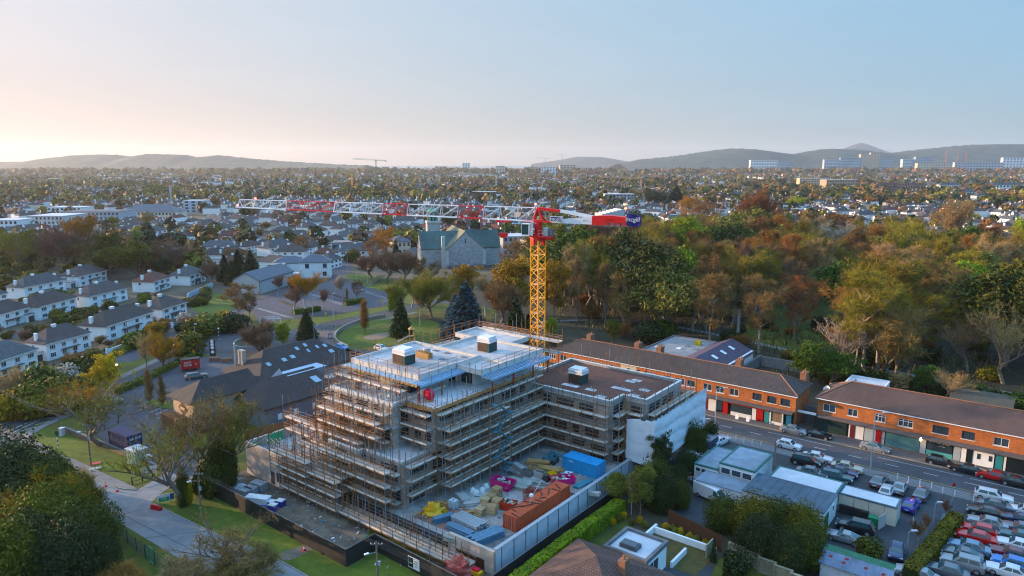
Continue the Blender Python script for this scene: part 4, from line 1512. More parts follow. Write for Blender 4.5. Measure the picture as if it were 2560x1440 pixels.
for h in (1.45,2.0):
	a=pp+Vector((math.cos(rz_sign),math.sin(rz_sign),0))*-1.3+view*.9
	b=pp+Vector((math.cos(rz_sign),math.sin(rz_sign),0))*1.3+view*.9
	mb.tube((a.x,a.y,zt+h),(b.x,b.y,zt+h),.03,galv,4)
put('guard_rail',mb.mesh('guard_rail'),crane)
tt=jt(1258)
mb=jbox(tt - 1.3,tt+1.3,-.75,.75,-.45,-.12,cr_red,MB())
for dt in (-1.1,1.1):
	mb.tube(jp(tt+dt,-.8,-.35),jp(tt+dt,.8,-.35),.22,cr_red,8,caps=True)
put('trolley',mb.mesh('trolley'),crane)
hp=jp(tt,0)
zh=zat(588,hp.y)
mb=MB()
for s in (-.25,.25):
	mb.tube((hp.x+s,hp.y,hp.z - .4),(hp.x+s,hp.y,zh+.4),.03,galv,4)
hk=MB()
hk.add([(hp.x+a,hp.y+b,zh+c) for b in (-.22,.22) for a,c in ((-.95,.45),(.95,.45),(.95,0),(.45,-.5),(-.45,-.5),(-.95,0))],
       [(0,1,2,3,4,5),(11,10,9,8,7,6)]+[(i,i+6,(i+1) % 6+6,(i+1) % 6) for i in range(6)],cr_red)
hk.tube((hp.x,hp.y,zh - .5),(hp.x,hp.y,zh - .8),.1,galv,6,caps=True)
o=put('hook_block',hk.mesh('hook_block'),crane)
put('hoist_rope',mb.mesh('hoist_rope'),o,(0,0,0))
for p in (jp(jl - .2,0,.35),jp(jt(640),0,jh(jl)+.35),jp(.6,0,3.1),jp(jt(1563),0,2.9)):
	mb=MB()
	mb.tube(p - Vector((0,0,.5)),p,.05,cr_wht,4)
	mb.lathe([(.04,0),(.22,.06),(.22,.25),(.04,.34)],lamp_red,8,tuple(p))
	put('warning_light',mb.mesh('warning_light'),crane)
# --- brick shop terraces
brick_o=M('orange_brick',(0.42,0.160,0.075),0.9,0.2,1.0,pattern='brick',psize=(0.45,0.15),pcol=(.9,.85,.8),stain=.15)
tile_br=M('brown_roof_tile',(0.12,0.075,0.062),0.85,0.25,0.8,pattern='brick',psize=(0.3,0.34),pcol=(.35,.35,.35),bump=.6,stain=.2)
tile_pub=M('pub_roof_tile',(0.040,0.033,0.032),0.8,0.25,0.8,pattern='brick',psize=(0.3,0.34),pcol=(.4,.4,.4),bump=.6,stain=.2)
tile_dk=M('dark_roof_tile',(0.070,0.054,0.048),0.85,0.25,0.8,pattern='brick',psize=(0.3,0.34),pcol=(.4,.4,.4),bump=.6,stain=.2)
slate_b=M('blue_slate',(0.085,0.11,0.14),0.6,0.25,0.8,pattern='brick',psize=(0.4,0.3),pcol=(.5,.5,.5))
upvc=M('white_upvc',(0.78,0.78,0.78),0.45,0.05,2)
sillm=M('white_sill',(0.66,0.66,0.66),0.8,0.1,2)
white_r=M('white_render',(0.80,0.80,0.79),0.9,0.08,0.7,stain=.08)
cream_r=M('cream_render',(0.62,0.56,0.46),0.9,0.1,0.7,stain=.1)
brickchim=M('chimney_brick',(0.23,0.125,0.085),.9,.2,2)
potm=M('chimney_pot',(0.34,0.13,0.06),.9,.15,2)
redp=M('red_door_paint',(0.36,0.010,0.012),.45,.08,2)
tealp=M('teal_paint',(0.05,0.20,0.22),.55,.1,1)
tealsh=M('teal_shutter',(0.075,0.165,0.18),.5,.1,1)
blackp=M('black_shopfront',(0.012,0.018,0.020),.35,.2,1)
greyp=M('grey_panel',(0.34,0.38,0.40),.7,.1,1)
lead=M('lead_canopy',(0.10,0.085,0.08),.7,.2,1)
darkred=M('dark_red_door',(0.10,0.015,0.015),.5,.1,2)
def chimney(parent,u,v,z,h,su=.55,sv=.9,mat=None,pots=2,name='chimney'):
	m=MB()
	m.box(u - su,v - sv,z,u+su,v+sv,z+h,mat or brickchim)
	m.box(u - su - .07,v - sv - .07,z+h - .25,u+su+.07,v+sv+.07,z+h - .1,mat or brickchim)
	o=m.build(name,parent)
	p=MB()
	for i in range(pots):
		y=v+(i - (pots - 1)/2)*(sv*1.3/max(1,pots - 1) if pots>1 else 0)
		p.lathe([(.14,0),(.16,.1),(.11,.15),(.12,.45)],potm,7,(u,y,z+h+.002))
	if pots:
		p.build('chimney_pot',o)
	return o
def box_part(parent,name,u0,v0,z0,u1,v1,z1,mat,label=None):
	o=MB().box(u0,v0,z0,u1,v1,z1,mat).build(name,parent)
	if label:
		o['label']=label
	return o
def terrace(label,u0,u1,vf,depth,eave,rise,tile,wins,ground,chims,hl=None,hr=None):
	T=site_thing('shop_terrace',label, 'building',(u0+u1)/2,vf,0)
	ops=sorted((u - w/2,u+w/2,4.05,4.05+h) for u,w,h,st in wins)
	wall_run(T, 'u',vf,u0,u1,3.1,eave - .02,-1,ops,brick_o,wins=False)
	box_part(T, 'wall',u0,vf+.27,0,u0+.25,vf+depth,eave - .02,brick_o)
	box_part(T, 'wall',u1 - .25,vf+.27,0,u1,vf+depth,eave - .02,brick_o)
	box_part(T, 'wall',u0+.26,vf+depth - .25,0,u1 - .26,vf+depth - .003,eave - .02,brick_o)
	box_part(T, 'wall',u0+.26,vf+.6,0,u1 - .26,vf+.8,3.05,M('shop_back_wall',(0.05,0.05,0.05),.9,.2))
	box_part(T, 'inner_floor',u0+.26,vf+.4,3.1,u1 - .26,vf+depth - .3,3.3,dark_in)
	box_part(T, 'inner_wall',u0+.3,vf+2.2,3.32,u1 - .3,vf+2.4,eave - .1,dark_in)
	r=MB()
	r.hip(u0,vf,u1,vf+depth,eave+.14,rise,tile,.4,hl,hr)
	r.build('roof',T)
	rd=MB()
	half=(depth+.8)/2
	rd.tube((u0 - .4+(half if hl is None else hl),vf+depth/2,eave+.16+rise),(u1+.4 - (half if hr is None else hr),vf+depth/2,eave+.16+rise),.13,brickchim,6)
	for uu,s,hh in ((u0 - .4,1,hl),(u1+.4,-1,hr)):
		if hh is None:
			for v in (vf - .4,vf+depth+.4):
				rd.tube((uu,v,eave+.15),(uu+s*half,vf+depth/2,eave+.16+rise),.11,brickchim,5)
	rd.build('ridge_tiles',T)
	g=MB()
	g.box(u0 - .35,vf - .52,eave - .14,u1+.35,vf - .4,eave - .01,upvc)
	g.build('gutter',T)
	for k,(u,w,h,st) in enumerate(wins):
		fm,gm,bars=((upvc,glass,1),(upvc,glass,2),(winframe,glass,1),(upvc,glass,3))[st]
		window(T,(u - w/2,vf+.1,4.05),0,w,h,fm,gm,bars,sillm,tr=1 if st==1 else 0)
	c=MB()
	c.add([(u0+.3,vf - .95,3.0),(u1 - .3,vf - .95,3.0),(u1 - .3,vf - .003,3.35),(u0+.3,vf - .003,3.35),(u0+.3,vf - .95,2.86),(u1 - .3,vf - .95,2.86),(u1 - .3,vf - .003,2.86),(u0+.3,vf - .003,2.86)],
          [(0,1,2,3),(4,7,6,5),(0,4,5,1),(0,3,7,4),(1,5,6,2)],lead)
	c.build('canopy',T)
	for it in ground:
		nm,a,b,za,zb,mat,d=it[:7]
		o=box_part(T,nm,a+.015,vf - d,za,b - .015,vf+.35,zb,mat,it[7] if len(it)>7 else None)
		if nm in ('shutter',):
			m=MB()
			for i in range(int((zb - za)/.3)):
				m.box(a+.05,vf - d - .03,za+.06+i*.3,b - .05,vf - d - .002,za+.12+i*.3,mat)
			m.build('shutter_rib',o)
			o['label']=o.get('label', 'ribbed roller shutter')
	for (u,v,z,h) in chims:
		chimney(T,u,v,z,h)
	return T
def U5(px,py,z=4.6):
	return atuv(px,py,z)[0]
w1=[(U5(*p),1.7 if i not in (3,9) else 1.9,1.35,s) for i,(p,s) in enumerate([((1404,882),1),((1427,889),0),((1453,895),0),((1497,904),1),((1522,909),1),((1548,915),0),((1608,925),2),((1638,930),2),((1684,940),0),((1714,947),0),((1742,952),0),((1782,961),0),((1812,967),0),((1846,975),0),((1903,986),2),((1940,993),2),((1974,999),2)])]
gg=lambda px,z=1.4,py=1020: atuv(px,py,z)[0]
g1=[]
pilaster=M('white_shopfront',(0.70,0.69,0.66),.7,.08,1)
ul=-88
for k in range(9):
	g1.append(('shop_window',ul+k*4.1+.2,ul+k*4.1+3.2,.5,2.7,glass,.05))
	g1.append(('shop_door',ul+k*4.1+3.3,ul+k*4.1+4.1,0.14,2.6,(greyp,tealp,darkred)[k % 3],.08))
g1+=[('shop_panel',-51.1,-49.6,.14,2.8,pilaster,.15),('shop_door',-48.2,-47.2,.14,2.5,redp,.06),('shop_window',-49.5,-48.3,.5,2.6,glass,.05),
       ('shop_window',-46.6,-42.6,.9,2.4,glass,.06),('shop_panel',-46.6,-42.6,.14,.88,pilaster,.1),('shop_door',-41.6,-40.4,.14,2.5,redp,.06),('shop_panel',-42.5,-41.7,.14,2.6,pilaster,.08),('shop_door',-40.2,-39.3,.14,2.5,tealp,.07),
       ('shop_panel',-39.2,-38.9,.14,2.8,pilaster,.2),('shop_window',-38.85,-37.0,.7,2.5,M('papered_window',(0.20,0.15,0.11),.5,.25,1),.1),('shop_panel',-36.95,-36.7,.14,2.8,pilaster,.2),
       ('shop_panel',-38.85,-37.0,.14,.68,pilaster,.16),('shop_door',-36.2,-35.3,.14,2.4,M('blue_door',(0.03,0.13,0.22),.5,.1,1),.08)]
T1=terrace('long two storey orange brick shop terrace with brown hipped roof behind the scaffolded block',-87.9,-34.7,128.3,8.8,6.3,2.15,tile_dk,w1,g1,
             [(atuv(1460,850,9)[0],133.5,7.6,2.2),(atuv(1584,870,9)[0],133.5,7.6,2.2),(atuv(1635,880,9)[0],134,7.6,2.0),(atuv(1834,920,8)[0],136.5,6.8,2.3),(atuv(1998,950,8)[0],136.5,6.4,2.4)])
fasc=box_part(T1, 'shop_fascia',-47.0,127.9,2.5,-39.4,128.25,3.05,redp, 'red shop fascia')
for s,u in (('Deli Cafe',-46.0),('DELI',-43.2),('FOOD',-40.6)):
	lettering(s,.36,upvc,T1,(u,127.88,2.78),(rad(90),0,0))
rp=atuv(1579,921,5)[0]
box_part(T1, 'render_panel',rp - 1.9,128.27,3.4,rp+1.9,128.29,6.25,cream_r, 'pale rendered panel with a round window')
m=MB(); m.tube((rp,128.24,4.9),(rp,128.3,4.9),.65,upvc,20,caps=True); m.tube((rp,128.22,4.9),(rp,128.23,4.9),.52,glass,20,caps=True)
m.build('round_window',T1)
box_part(T1, 'back_extension',-82,137.15,0,-64,138.6,6.5,M('back_render',(.55,.55,.55),.9,.1))
for u in (-46,-43.9):
	a=thing('sandwich_board', 'white folding sandwich board on the footpath outside the red shop' if u<-45 else 'second white folding sandwich board nearer the shop door', 'sign',uvw(u+1.2,126.9,.14),UA)
	m=MB(); m.rbox((0,-.2,.45),(.55,.03,.95),upvc,0,rad(-14)); m.build('board_panel',a)
	m=MB(); m.rbox((0,.2,.45),(.55,.03,.95),upvc,0,rad(14)); m.build('board_panel',a)
w2=[(U5(*p),w,1.35,s) for p,w,s in [((2083,1012),2.1,0),((2140,1024),1.6,0),((2207,1037),1.7,1),((2270,1050),2.2,1),((2356,1067),2.3,2),((2425,1079),1.8,2),((2506,1096),2.0,0)]]+[(5,2,1.35,0),(10,2,1.35,0),(15,2,1.35,0),(22,2,1.35,0)]
G=lambda px,py,z=1.4: atuv(px,py,z)[0]
g2=[('shutter',G(2050,1040),G(2126,1062),.14,2.75,M('dark_green_shutter',(0.018,0.035,0.032),.45,.15,1),.05, 'wide dark green roller shutter'),
      ('shop_panel',G(2129,1066),G(2166,1074),.14,2.7,pilaster,.08),('shop_door',G(2133,1066),G(2145,1070),.14,2.45,darkred,.12, 'dark red panelled door'),
      ('shop_panel',G(2167,1075),G(2217,1086),.14,2.75,greyp,.07),('shop_door',G(2194,1082),G(2209,1085),.14,2.55,redp,.12, 'bright red door'),
      ('shutter',G(2218,1088),G(2303,1105),.14,2.75,tealsh,.05, 'wide teal roller shutter'),
      ('shop_panel',G(2304,1105),G(2318,1110),.14,2.8,greyp,.12),('shop_panel',G(2319,1110),G(2384,1125),.14,.95,M('mint_panel',(0.12,0.35,0.33),.6,.1),.08),
      ('shop_window',G(2321,1110),G(2382,1125),.98,2.2,glass,.06),('shop_fascia',G(2320,1110),G(2383,1125),2.22,2.85,blackp,.14, 'black barber shop fascia'),
      ('shop_panel',G(2385,1126),G(2403,1130),.14,2.7,greyp,.06),('shop_panel',G(2404,1131),G(2486,1148),.14,2.75,white_r,.08),
      ('shop_door',G(2416,1135),G(2433,1138),.14,2.5,blackp,.12, 'black glazed door'),('shop_window',G(2443,1140),G(2452,1142),1.2,2.1,glass,.11),('shop_window',G(2472,1146),G(2481,1148),1.2,2.1,glass,.11),
      ('shop_door',G(2489,1149),G(2508,1153),.14,2.6,tealp,.07, 'teal doors'),('shop_panel',G(2510,1153),G(2516,1155),.14,2.8,pilaster,.1),('shop_window',G(2517,1155),6,.14,2.7,blackp,.05, 'black shop front'),
      ('shutter',6.4,12,.14,2.7,tealsh,.05),('shop_window',12.4,25,.4,2.7,glass,.05)]
T2=terrace('two storey orange brick shop terrace with large brown tiled roof and barber shop',-31.4,26,130.2,9.0,6.3,2.6,tile_br,w2,g2,[])
bu=(G(2320,1110)+G(2383,1125))/2
lettering('BARBER SHOP',.44,upvc,T2,(bu,130.02,2.55),(rad(90),0,0),1.08)
lettering('CUTS  TRIMS',.16,upvc,T2,(bu+.3,130.1,1.95),(rad(90),0,0))
pl=atuv(2310,1080,3)
m=MB(); m.box(pl[0] - .06,129.3,3.0,pl[0]+.06,130.2,3.08,blackp); m.lathe([(.12,0),(.2,.2),(.2,.5),(.1,.6)],M('lit_lamp',(1,.6,.35),.5,0,1,emit=(1,.45,.18),estr=9),10,(pl[0],129.4,2.45))
m.build('wall_lamp',T2)
m=MB(); m.lathe([(.05,0),(.55,.1),(.75,.3)],galv,14); d_=m.build('satellite_dish',T2,loc=(-31.0,134.6,6.6)); d_.rotation_euler=(rad(70),0,rad(-30))
gt=site_thing('yard_gateway', 'white beamed gateway between the two brick terraces', 'gate',-33,129.5,0)
box_part(gt, 'lintel',-34.65,129.6,3.0,-31.45,129.9,3.35,white_r)
for i in range(10):
	box_part(gt, 'gate_bar',-34.5+i*.31,129.7,.1,-34.44+i*.31,129.76,2.9,blackp)
box_part(gt, 'back_wall',-34.6,134,0,-31.5,134.3,3.2,conc_d)
# --- flat roofed and pitched buildings behind the terraces
def simple_flat(name,label,u0,v0,u1,v1,h,wallm,roofm,par=.25,cat='building',units=(),rim=None):
	B=site_thing(name,label,cat,(u0+u1)/2,v0,0)
	box_part(B, 'wall',u0,v0,-.2,u1,v1,h,wallm)
	r=MB(); r.poly([(u0+.2,v0+.2,h+.03),(u1 - .2,v0+.2,h+.03),(u1 - .2,v1 - .2,h+.03),(u0+.2,v1 - .2,h+.03)],roofm); r.build('roof',B)
	p=MB()
	for a in ((u0 - .08,v0 - .08,u1+.08,v0+.2),(u0 - .08,v1 - .2,u1+.08,v1+.08),(u0 - .08,v0+.203,u0+.2,v1 - .203),(u1 - .2,v0+.203,u1+.08,v1 - .203)):
		p.box(a[0],a[1],h - .12,a[2],a[3],h+par,rim or wallm)
	p.build('parapet',B)
	for k in units:
		box_part(B,k[0],*k[1:7],k[7])
	return B
felt=M('grey_roof_felt',(0.24,0.245,0.25),.9,.25,.7,stain=.3)
felt_b=M('blue_grey_felt',(0.24,0.28,0.325),.85,.22,.7,stain=.45)
felt_d=M('dark_blue_felt',(0.10,0.14,0.175),.8,.25,.7,stain=.4)
felt_w=M('white_roof_felt',(0.55,0.57,0.60),.85,.12,.6,stain=.2)
F1=simple_flat('flat_roof_building', 'grey flat roofed building with roof lights behind the long brick terrace',-76,141,-64.6,165.5,4,conc_d,felt,.3)
g=random.Random(5)
for i in range(9):
	u,v=-75+g.random()*9,143+g.random()*19
	box_part(F1, 'rooflight',u,v,4.035,u+1.1,v+1.1,4.2,upvc if i % 2 else conc_d)
box_part(F1, 'water_tank',-68.2,160,4.035,-66.6,161,5.0,M('yellow_tank',(.5,.36,.02),.6,.1))
P1=site_thing('pitched_workshop', 'purple slate pitched workshop with white skylights behind the long brick terrace', 'building',-60,141,0)
box_part(P1, 'wall',-64.2,140.5,0,-54.6,163,4.2,white_r)
r=MB()
r.add([(-64.5,140.2,4.3),(-60,140.2,6.3),(-54.3,140.2,3.9),(-64.5,163.3,4.3),(-60,163.3,6.3),(-54.3,163.3,3.9),(-54.3,140.2,3.7),(-54.3,163.3,3.7),(-64.5,140.2,4.1),(-64.5,163.3,4.1)],[(0,1,4,3),(1,2,5,4),(0,8,6,2,1),(3,4,5,7,9),(2,6,7,5),(8,0,3,9)],M('purple_slate',(0.075,0.058,0.085),.75,.25,.8,pattern='brick',psize=(.4,.3),pcol=(.6,.6,.6)))
r.build('roof',P1)
for v in (147,152,157):
	m=MB(); m.add([(-58.6,v,5.78),(-57.2,v,5.2),(-57.2,v+1.2,5.2),(-58.6,v+1.2,5.78)],[(0,1,2,3)],upvc); m.build('skylight',P1)
fl=at(1843,866)
FL=thing('steel_flue', 'tall galvanised steel flue standing behind the purple slate workshop', 'flue',fl)
m=MB(); hf=zat(778,fl.y); m.tube((0,0,-.2),(0,0,hf),.42,galv,12,caps=True); m.build('flue_pipe',FL)
m=MB()
for k in range(1,6):
	m.tube((0,0,hf*k/6),(0,0,hf*k/6+.14),.47,galv,12,caps=True)
m.build('flue_band',FL)
m=MB(); m.tube((0,0,hf+.01),(0,0,hf+.35),.5,conc_d,12,caps=True); m.build('flue_cap',FL)
yardw=site_thing('yard_wall', 'grey block yard wall between the workshop and the leafy green tree', 'wall',-50,150,0)
box_part(yardw, 'wall',-54.0,141,0,-53.6,166,2.6,conc_d)
box_part(yardw, 'wall',-53.5,165.6,0,-36,166,2.4,conc_d)
B3=simple_flat('flat_roof_annexe', 'white flat roofed annexe behind the barber shop terrace',-31.8,142.5,-24.6,158.5,3.5,white_r,felt_w,.15)
box_part(B3, 'roof_duct',-30.5,150,3.54,-30.2,155,3.8,conc_d)
box_part(B3, 'roof_duct',-29.9,149.6,3.54,-26.2,149.9,3.75,conc_d)
B4=site_thing('garden_shed', 'long low lean to shed with white front under dark trees', 'shed',-9,158,0)
box_part(B4, 'wall',-13.6,158.6,0,-4.0,163,2.3,dark_in)
for i in range(4):
	box_part(B4, 'front_panel',-11.2+i*1.8,158.5,.1,-9.5+i*1.8,158.58,2.25,white_r)
m=MB(); m.add([(-14,158,2.4),(-3.5,158,2.4),(-3.5,163.5,3.4),(-14,163.5,3.4),(-14,158,2.3),(-3.5,158,2.3),(-3.5,163.5,3.3),(-14,163.5,3.3)],[(0,1,2,3),(7,6,5,4),(0,4,5,1),(1,5,6,2),(3,7,4,0),(2,6,7,3)],M('mossy_felt',(.07,.065,.05),.95,.3)); m.build('roof',B4)
# --- car dealer's sheds
peel=M('peeling_white_paint',(0.62,0.64,0.66),.9,.14,.8,stain=.4)
green_trim=M('green_fascia',(0.03,0.12,0.10),.6,.15,1)
S1=simple_flat('flat_roof_shed', 'low flat roofed office shed with a strip of small windows beside the flatbed van',-40.2,96.6,-36.55,105,3.0,peel,felt_b,.1, 'shed',rim=green_trim)
for i in range(4):
	window(S1,(-40.0+i*.9,96.55,1.9),0,.8,.7,upvc,glass,0)
S2=simple_flat('flat_roof_shed', 'taller flat roofed shed with wide windows beside the low office shed',-36.45,97.0,-31.2,105,4.0,peel,felt_b,.1, 'shed',rim=green_trim)
for i in range(3):
	window(S2,(-36.2+i*1.6,96.95,2.5),0,1.45,1.0,upvc,glass,0)
S3=simple_flat('flat_roof_shed', 'wide shed with dark blue felt roof and peeling white wall behind the brambles',-31.1,92.0,-20.4,98.7,3.2,peel,felt_d,.05, 'shed',rim=felt_d)
box_part(S3, 'lean_to',-38.2,92.6,0,-31.2,96.4,2.4,peel)
m=MB(); m.box(-38.3,92.5,2.403,-31.15,96.45,2.5,felt_b); m.build('lean_to_roof',S3)
window(S3,(-28.4,91.95,1.7),0,1.3,.9,upvc,glass,1)
window(S3,(-24.5,91.95,1.5),0,1.3,.7,upvc,glass,1)
box_part(S3, 'door',-20.44,92.5,0.05,-20.34,94.6,2.4,M('green_door',(.02,.09,.03),.6,.2))
window(S3,(-20.3,96.2,1.5),math.pi/2,.9,1.0,upvc,glass,0)
for i in range(9):
	box_part(S3, 'felt_seam',-30.5+i*1.15,92.1,3.24,-30.44+i*1.15,98.5,3.27,felt_d)
S4=simple_flat('flat_roof_shed', 'long narrow grey flat roofed shed behind the dark blue roof',-29.8,99.2,-20.6,103.8,2.9,peel,felt_w,.08, 'shed',rim=green_trim)
S5=simple_flat('portable_cabin', 'cream portable cabin with white roof in the car yard',-20.5,100.4,-13.3,103.6,2.7,M('cabin_cream',(.58,.56,.48),.7,.12,.7,stain=.25),felt_w,.06, 'cabin',rim=felt_d)
for i in range(3):
	box_part(S5, 'cladding_joint',-18.6+i*1.9,100.36,.05,-18.55+i*1.9,100.4,2.6,conc_d)
S6=site_thing('tin_shed', 'low shed with green corrugated roof and rusty blue sheets beside the car yard', 'shed',-14.5,83,0)
box_part(S6, 'wall',-18.0,81.6,0,-10.9,85.2,2.1,peel)
corr_g=M('green_corrugated',(0.045,0.17,0.10),.6,.2,.8,pattern='wave',psize=(.15,.15),bump=.8)
corr_b=M('blue_corrugated',(0.22,0.27,0.36),.6,.3,.8,pattern='wave',psize=(.15,.15),bump=.8,stain=.2)
rust=M('red_rust',(0.22,0.03,0.025),.9,.3,2)
for i in range(6):
	a=-18.2+i*1.24
	m=MB(); m.add([(a,83.3,3.0),(a+1.22,83.3,3.0),(a+1.22,85.5,2.6),(a,85.5,2.6),(a,83.3,2.96),(a+1.22,83.3,2.96),(a+1.22,85.5,2.56),(a,85.5,2.56)],[(0,1,2,3),(7,6,5,4),(0,4,5,1),(1,5,6,2),(3,7,4,0)],corr_g); m.build('roof_sheet',S6)
	m=MB(); m.add([(a,81.3,2.2),(a+1.22,81.3,2.2),(a+1.22,83.28,2.99),(a,83.28,2.99),(a,81.3,2.15),(a+1.22,81.3,2.15),(a+1.22,83.28,2.94),(a,83.28,2.94)],[(0,1,2,3),(7,6,5,4),(0,4,5,1),(1,5,6,2),(3,7,4,0)],corr_b); m.build('roof_sheet',S6)
for (u,v) in ((-17.4,82.4),(-15.9,82.1),(-15.7,82.7),(-13.6,82.3),(-11.8,82.2)):
	m=MB(); z=2.2+(v - 81.3)*.4; m.add([(u,v,z+.015),(u+.35,v+.02,z+.015),(u+.42,v+.3,z+.135),(u+.1,v+.34,z+.15)],[(0,1,2,3)],rust); m.build('rust_patch',S6)
# --- bungalow with flat roofed extension, bottom of the frame
BG=site_thing('bungalow', 'brown tiled hip roof bungalow with white flat roofed extension at the bottom edge', 'house',-36,66,0)
box_part(BG, 'wall',-42,55,0,-30,66.6,2.9,white_r)
r=MB(); r.hip(-42,55,-30,67.0,3.0,3.0,tile_br,.4); r.build('roof',BG)
chimney(BG,-33.2,62.0,4.2,2.0,.4,.5,brickchim,1)
box_part(BG, 'extension_wall',-38.6,67.4,0,-33.3,72.8,3.1,white_r)
m=MB(); m.poly([(-38.4,67.6,3.13),(-33.5,67.6,3.13),(-33.5,72.6,3.13),(-38.4,72.6,3.13)],felt_w); m.build('extension_roof',BG)
p=MB()
for a in ((-38.8,67.2,-33.1,67.6),(-38.8,72.5,-33.1,72.9),(-38.8,67.603,-38.4,72.497),(-33.5,67.603,-33.1,72.497)):
	p.box(a[0],a[1],2.95,a[2],a[3],3.45,conc_d)
p.build('extension_parapet',BG)
m=MB(); m.box(-37.4,68.6,3.14,-35.2,70.0,3.6,winframe); o=m.build('rooflight',BG)
m=MB(); m.box(-37.2,68.7,3.61,-35.4,69.9,3.66,glass); m.build('pane',o)
window(BG,(-33.27,68.0,.2),math.pi/2,2.6,2.3,upvc,glass,1)
GW=site_thing('garden_wall', 'white rendered retaining walls of the bungalow garden', 'wall',-33,77,0)
box_part(GW, 'wall',-38.3,73.5,0,-38.0,80.0,.9,white_r)
box_part(GW, 'wall',-37.95,79.0,0,-29.6,79.3,.9,white_r)
box_part(GW, 'wall',-32.8,72.9,0,-32.5,77.0,.8,white_r)
BW=site_thing('block_wall', 'weathered cream block garden wall below the brambles', 'wall',-23,79,0)
wall_y=M('weathered_block',(0.30,0.28,0.20),.95,.25,.8,pattern='brick',psize=(.45,.22),pcol=(.7,.7,.7),stain=.35)
for i in range(6):
	a=-28.0+i*2.0
	box_part(BW, 'wall_panel',a,79.4 - i*.5,0,a+1.97,79.62 - i*.5,1.9,wall_y)
	box_part(BW, 'coping',a - .02,79.34 - i*.5,1.903,a+1.985,79.68 - i*.5,2.0,wall_y)
	box_part(BW, 'pier',a - .2,79.24 - i*.5,0,a - .005,79.72 - i*.5,2.05,wall_y)
box_part(BW, 'wall_panel',-30.3,77.5,0,-30.1,79.5,1.8,wall_y)
FB=site_thing('slat_fence', 'tall brown timber slat fence behind the yellow flowers', 'fence',-33,81,0)
slat_m=M('brown_slat',(0.10,0.042,0.022),.9,.25,1.5)
slat_me=MB().box(0,0,0,.1,.03,2.1,slat_m).mesh('slat')
for i in range(66):
	t=i/65
	put('slat',slat_me,FB,(-37.6+8.2*t,82.4 - 2.4*t,.05+RND.uniform(0,.06)),0)
for i in range(6):
	t=i/5
	box_part(FB, 'fence_post',-37.6+8.2*t - .06,82.46 - 2.4*t,0,-37.6+8.2*t+.06,82.58 - 2.4*t,2.15,slat_m)
# --- the pub
PB=site_thing('public_house', 'large rendered public house with dark hipped roofs and skylights beside the building site', 'building',-122,78,0)
pub_r=M('pub_render',(0.25,0.25,0.26),.9,.12,.8,stain=.15)  # darkened to put the shaded side of the walls into the colour
pub_c=M('pub_cream',(0.60,0.46,0.34),.9,.1,.8)
box_part(PB, 'wall',-132.5,73.6,0,-119.6,97.5,5.8,pub_r)
r=MB()
x0,x1,y0,y1,ze,zr=-133.0,-119.0,73.0,98.0,6.0,10.0
r.add([(x0,y0,ze),(x1,y0,ze),(x1,y1,ze),(x0,y1,ze),((x0+x1)/2 - 1.5,y0+6.5,zr),((x0+x1)/2 - 1.5,y1 - 6.0,zr),(x0,y0,ze - .15),(x1,y0,ze - .15),(x1,y1,ze - .15),(x0,y1,ze - .15)],
      [(0,1,4),(1,2,5,4),(2,3,5),(3,0,4,5),(6,7,1,0),(7,8,2,1),(8,9,3,2),(9,6,0,3)],tile_pub)
r.build('roof',PB)
def on_pub(py_,s):   # point on the roof slope facing the site
	t=s
	return (x1+((x0+x1)/2 - 1.5 - x1)*t,ze+(zr - ze)*t)
for (v,t,w) in ((77.5,.5,.9),(81.2,.52,1.0),(83.4,.55,1.0),(86.0,.78,.75),(88.4,.83,.7),(88.0,.62,.5),(90.6,.68,.6),(92.4,.66,.8),(92.4,.42,1.1)):
	u,z=on_pub(0,t)
	m=MB(); sl=(zr - ze)/(((x0+x1)/2 - 1.5) - x1)
	m.add([(u - .5,v,z - .5*sl+.06),(u+.5,v,z+.5*sl+.06),(u+.5,v+w,z+.5*sl+.06),(u - .5,v+w,z - .5*sl+.06)],[(0,1,2,3)],M('skylight_glass',(.22,.34,.42),.15,.1,1,spec=.8))
	m.build('skylight',PB)
box_part(PB, 'wing_wall',-119.5,68.5,0,-109.6,83.5,4.3,M('pub_wing_render',(0.16,0.175,0.205),.9,.15,.8))  # wing render darker and bluer, its shade put into the colour
r=MB()
r.add([(-121,67.6,4.4),(-109.0,67.6,4.4),(-109.0,84.2,4.4),(-121,84.2,4.4),(-117.2,73.5,7.3),(-117.2,84.2,7.3),(-121,67.6,4.25),(-109.0,67.6,4.25),(-109,84.2,4.25)],[(0,1,4),(1,2,5,4),(3,0,4,5),(6,7,1,0),(7,8,2,1),(2,3,5)],tile_pub)
r.build('roof',PB)
m=MB(); m.box(-119.4,77.5,5.9,-116.2,86.6,6.95,felt_b); m.box(-119.5,77.4,6.953,-116.1,86.7,7.05,M('zinc_roof',(.36,.46,.56),.5,.1,1)); m.build('zinc_flat_roof',PB)
m=MB(); m.add([(-118.6,74.6,6.3),(-116.0,77.2,5.9),(-118.6,77.3,8.2),(-120.4,77.2,6.5)],[(0,1,2),(1,3,2),(3,0,2)],pub_r); m.build('dormer_gable',PB)
for v in (81.0,):
	m=MB(); m.add([(-114.2,v,6.33),(-112.2,v,5.62),(-112.2,v+1.5,5.62),(-114.2,v+1.5,6.33)],[(0,1,2,3)],M('skylight_glass',(.22,.34,.42))); m.build('skylight',PB)
box_part(PB, 'chimney',-130.2,75.4,5.5,-128.6,76.3,10.4,M('chimney_render',(.40,.33,.28),.9,.12))
m=MB(); m.tube((-130.6,75.0,3),(-130.6,75.0,11.5),.14,galv,8,caps=True); m.lathe([(.1,0),(.25,.15),(.1,.35)],galv,8,(-130.6,75,11.5)); m.build('flue_pipe',PB)
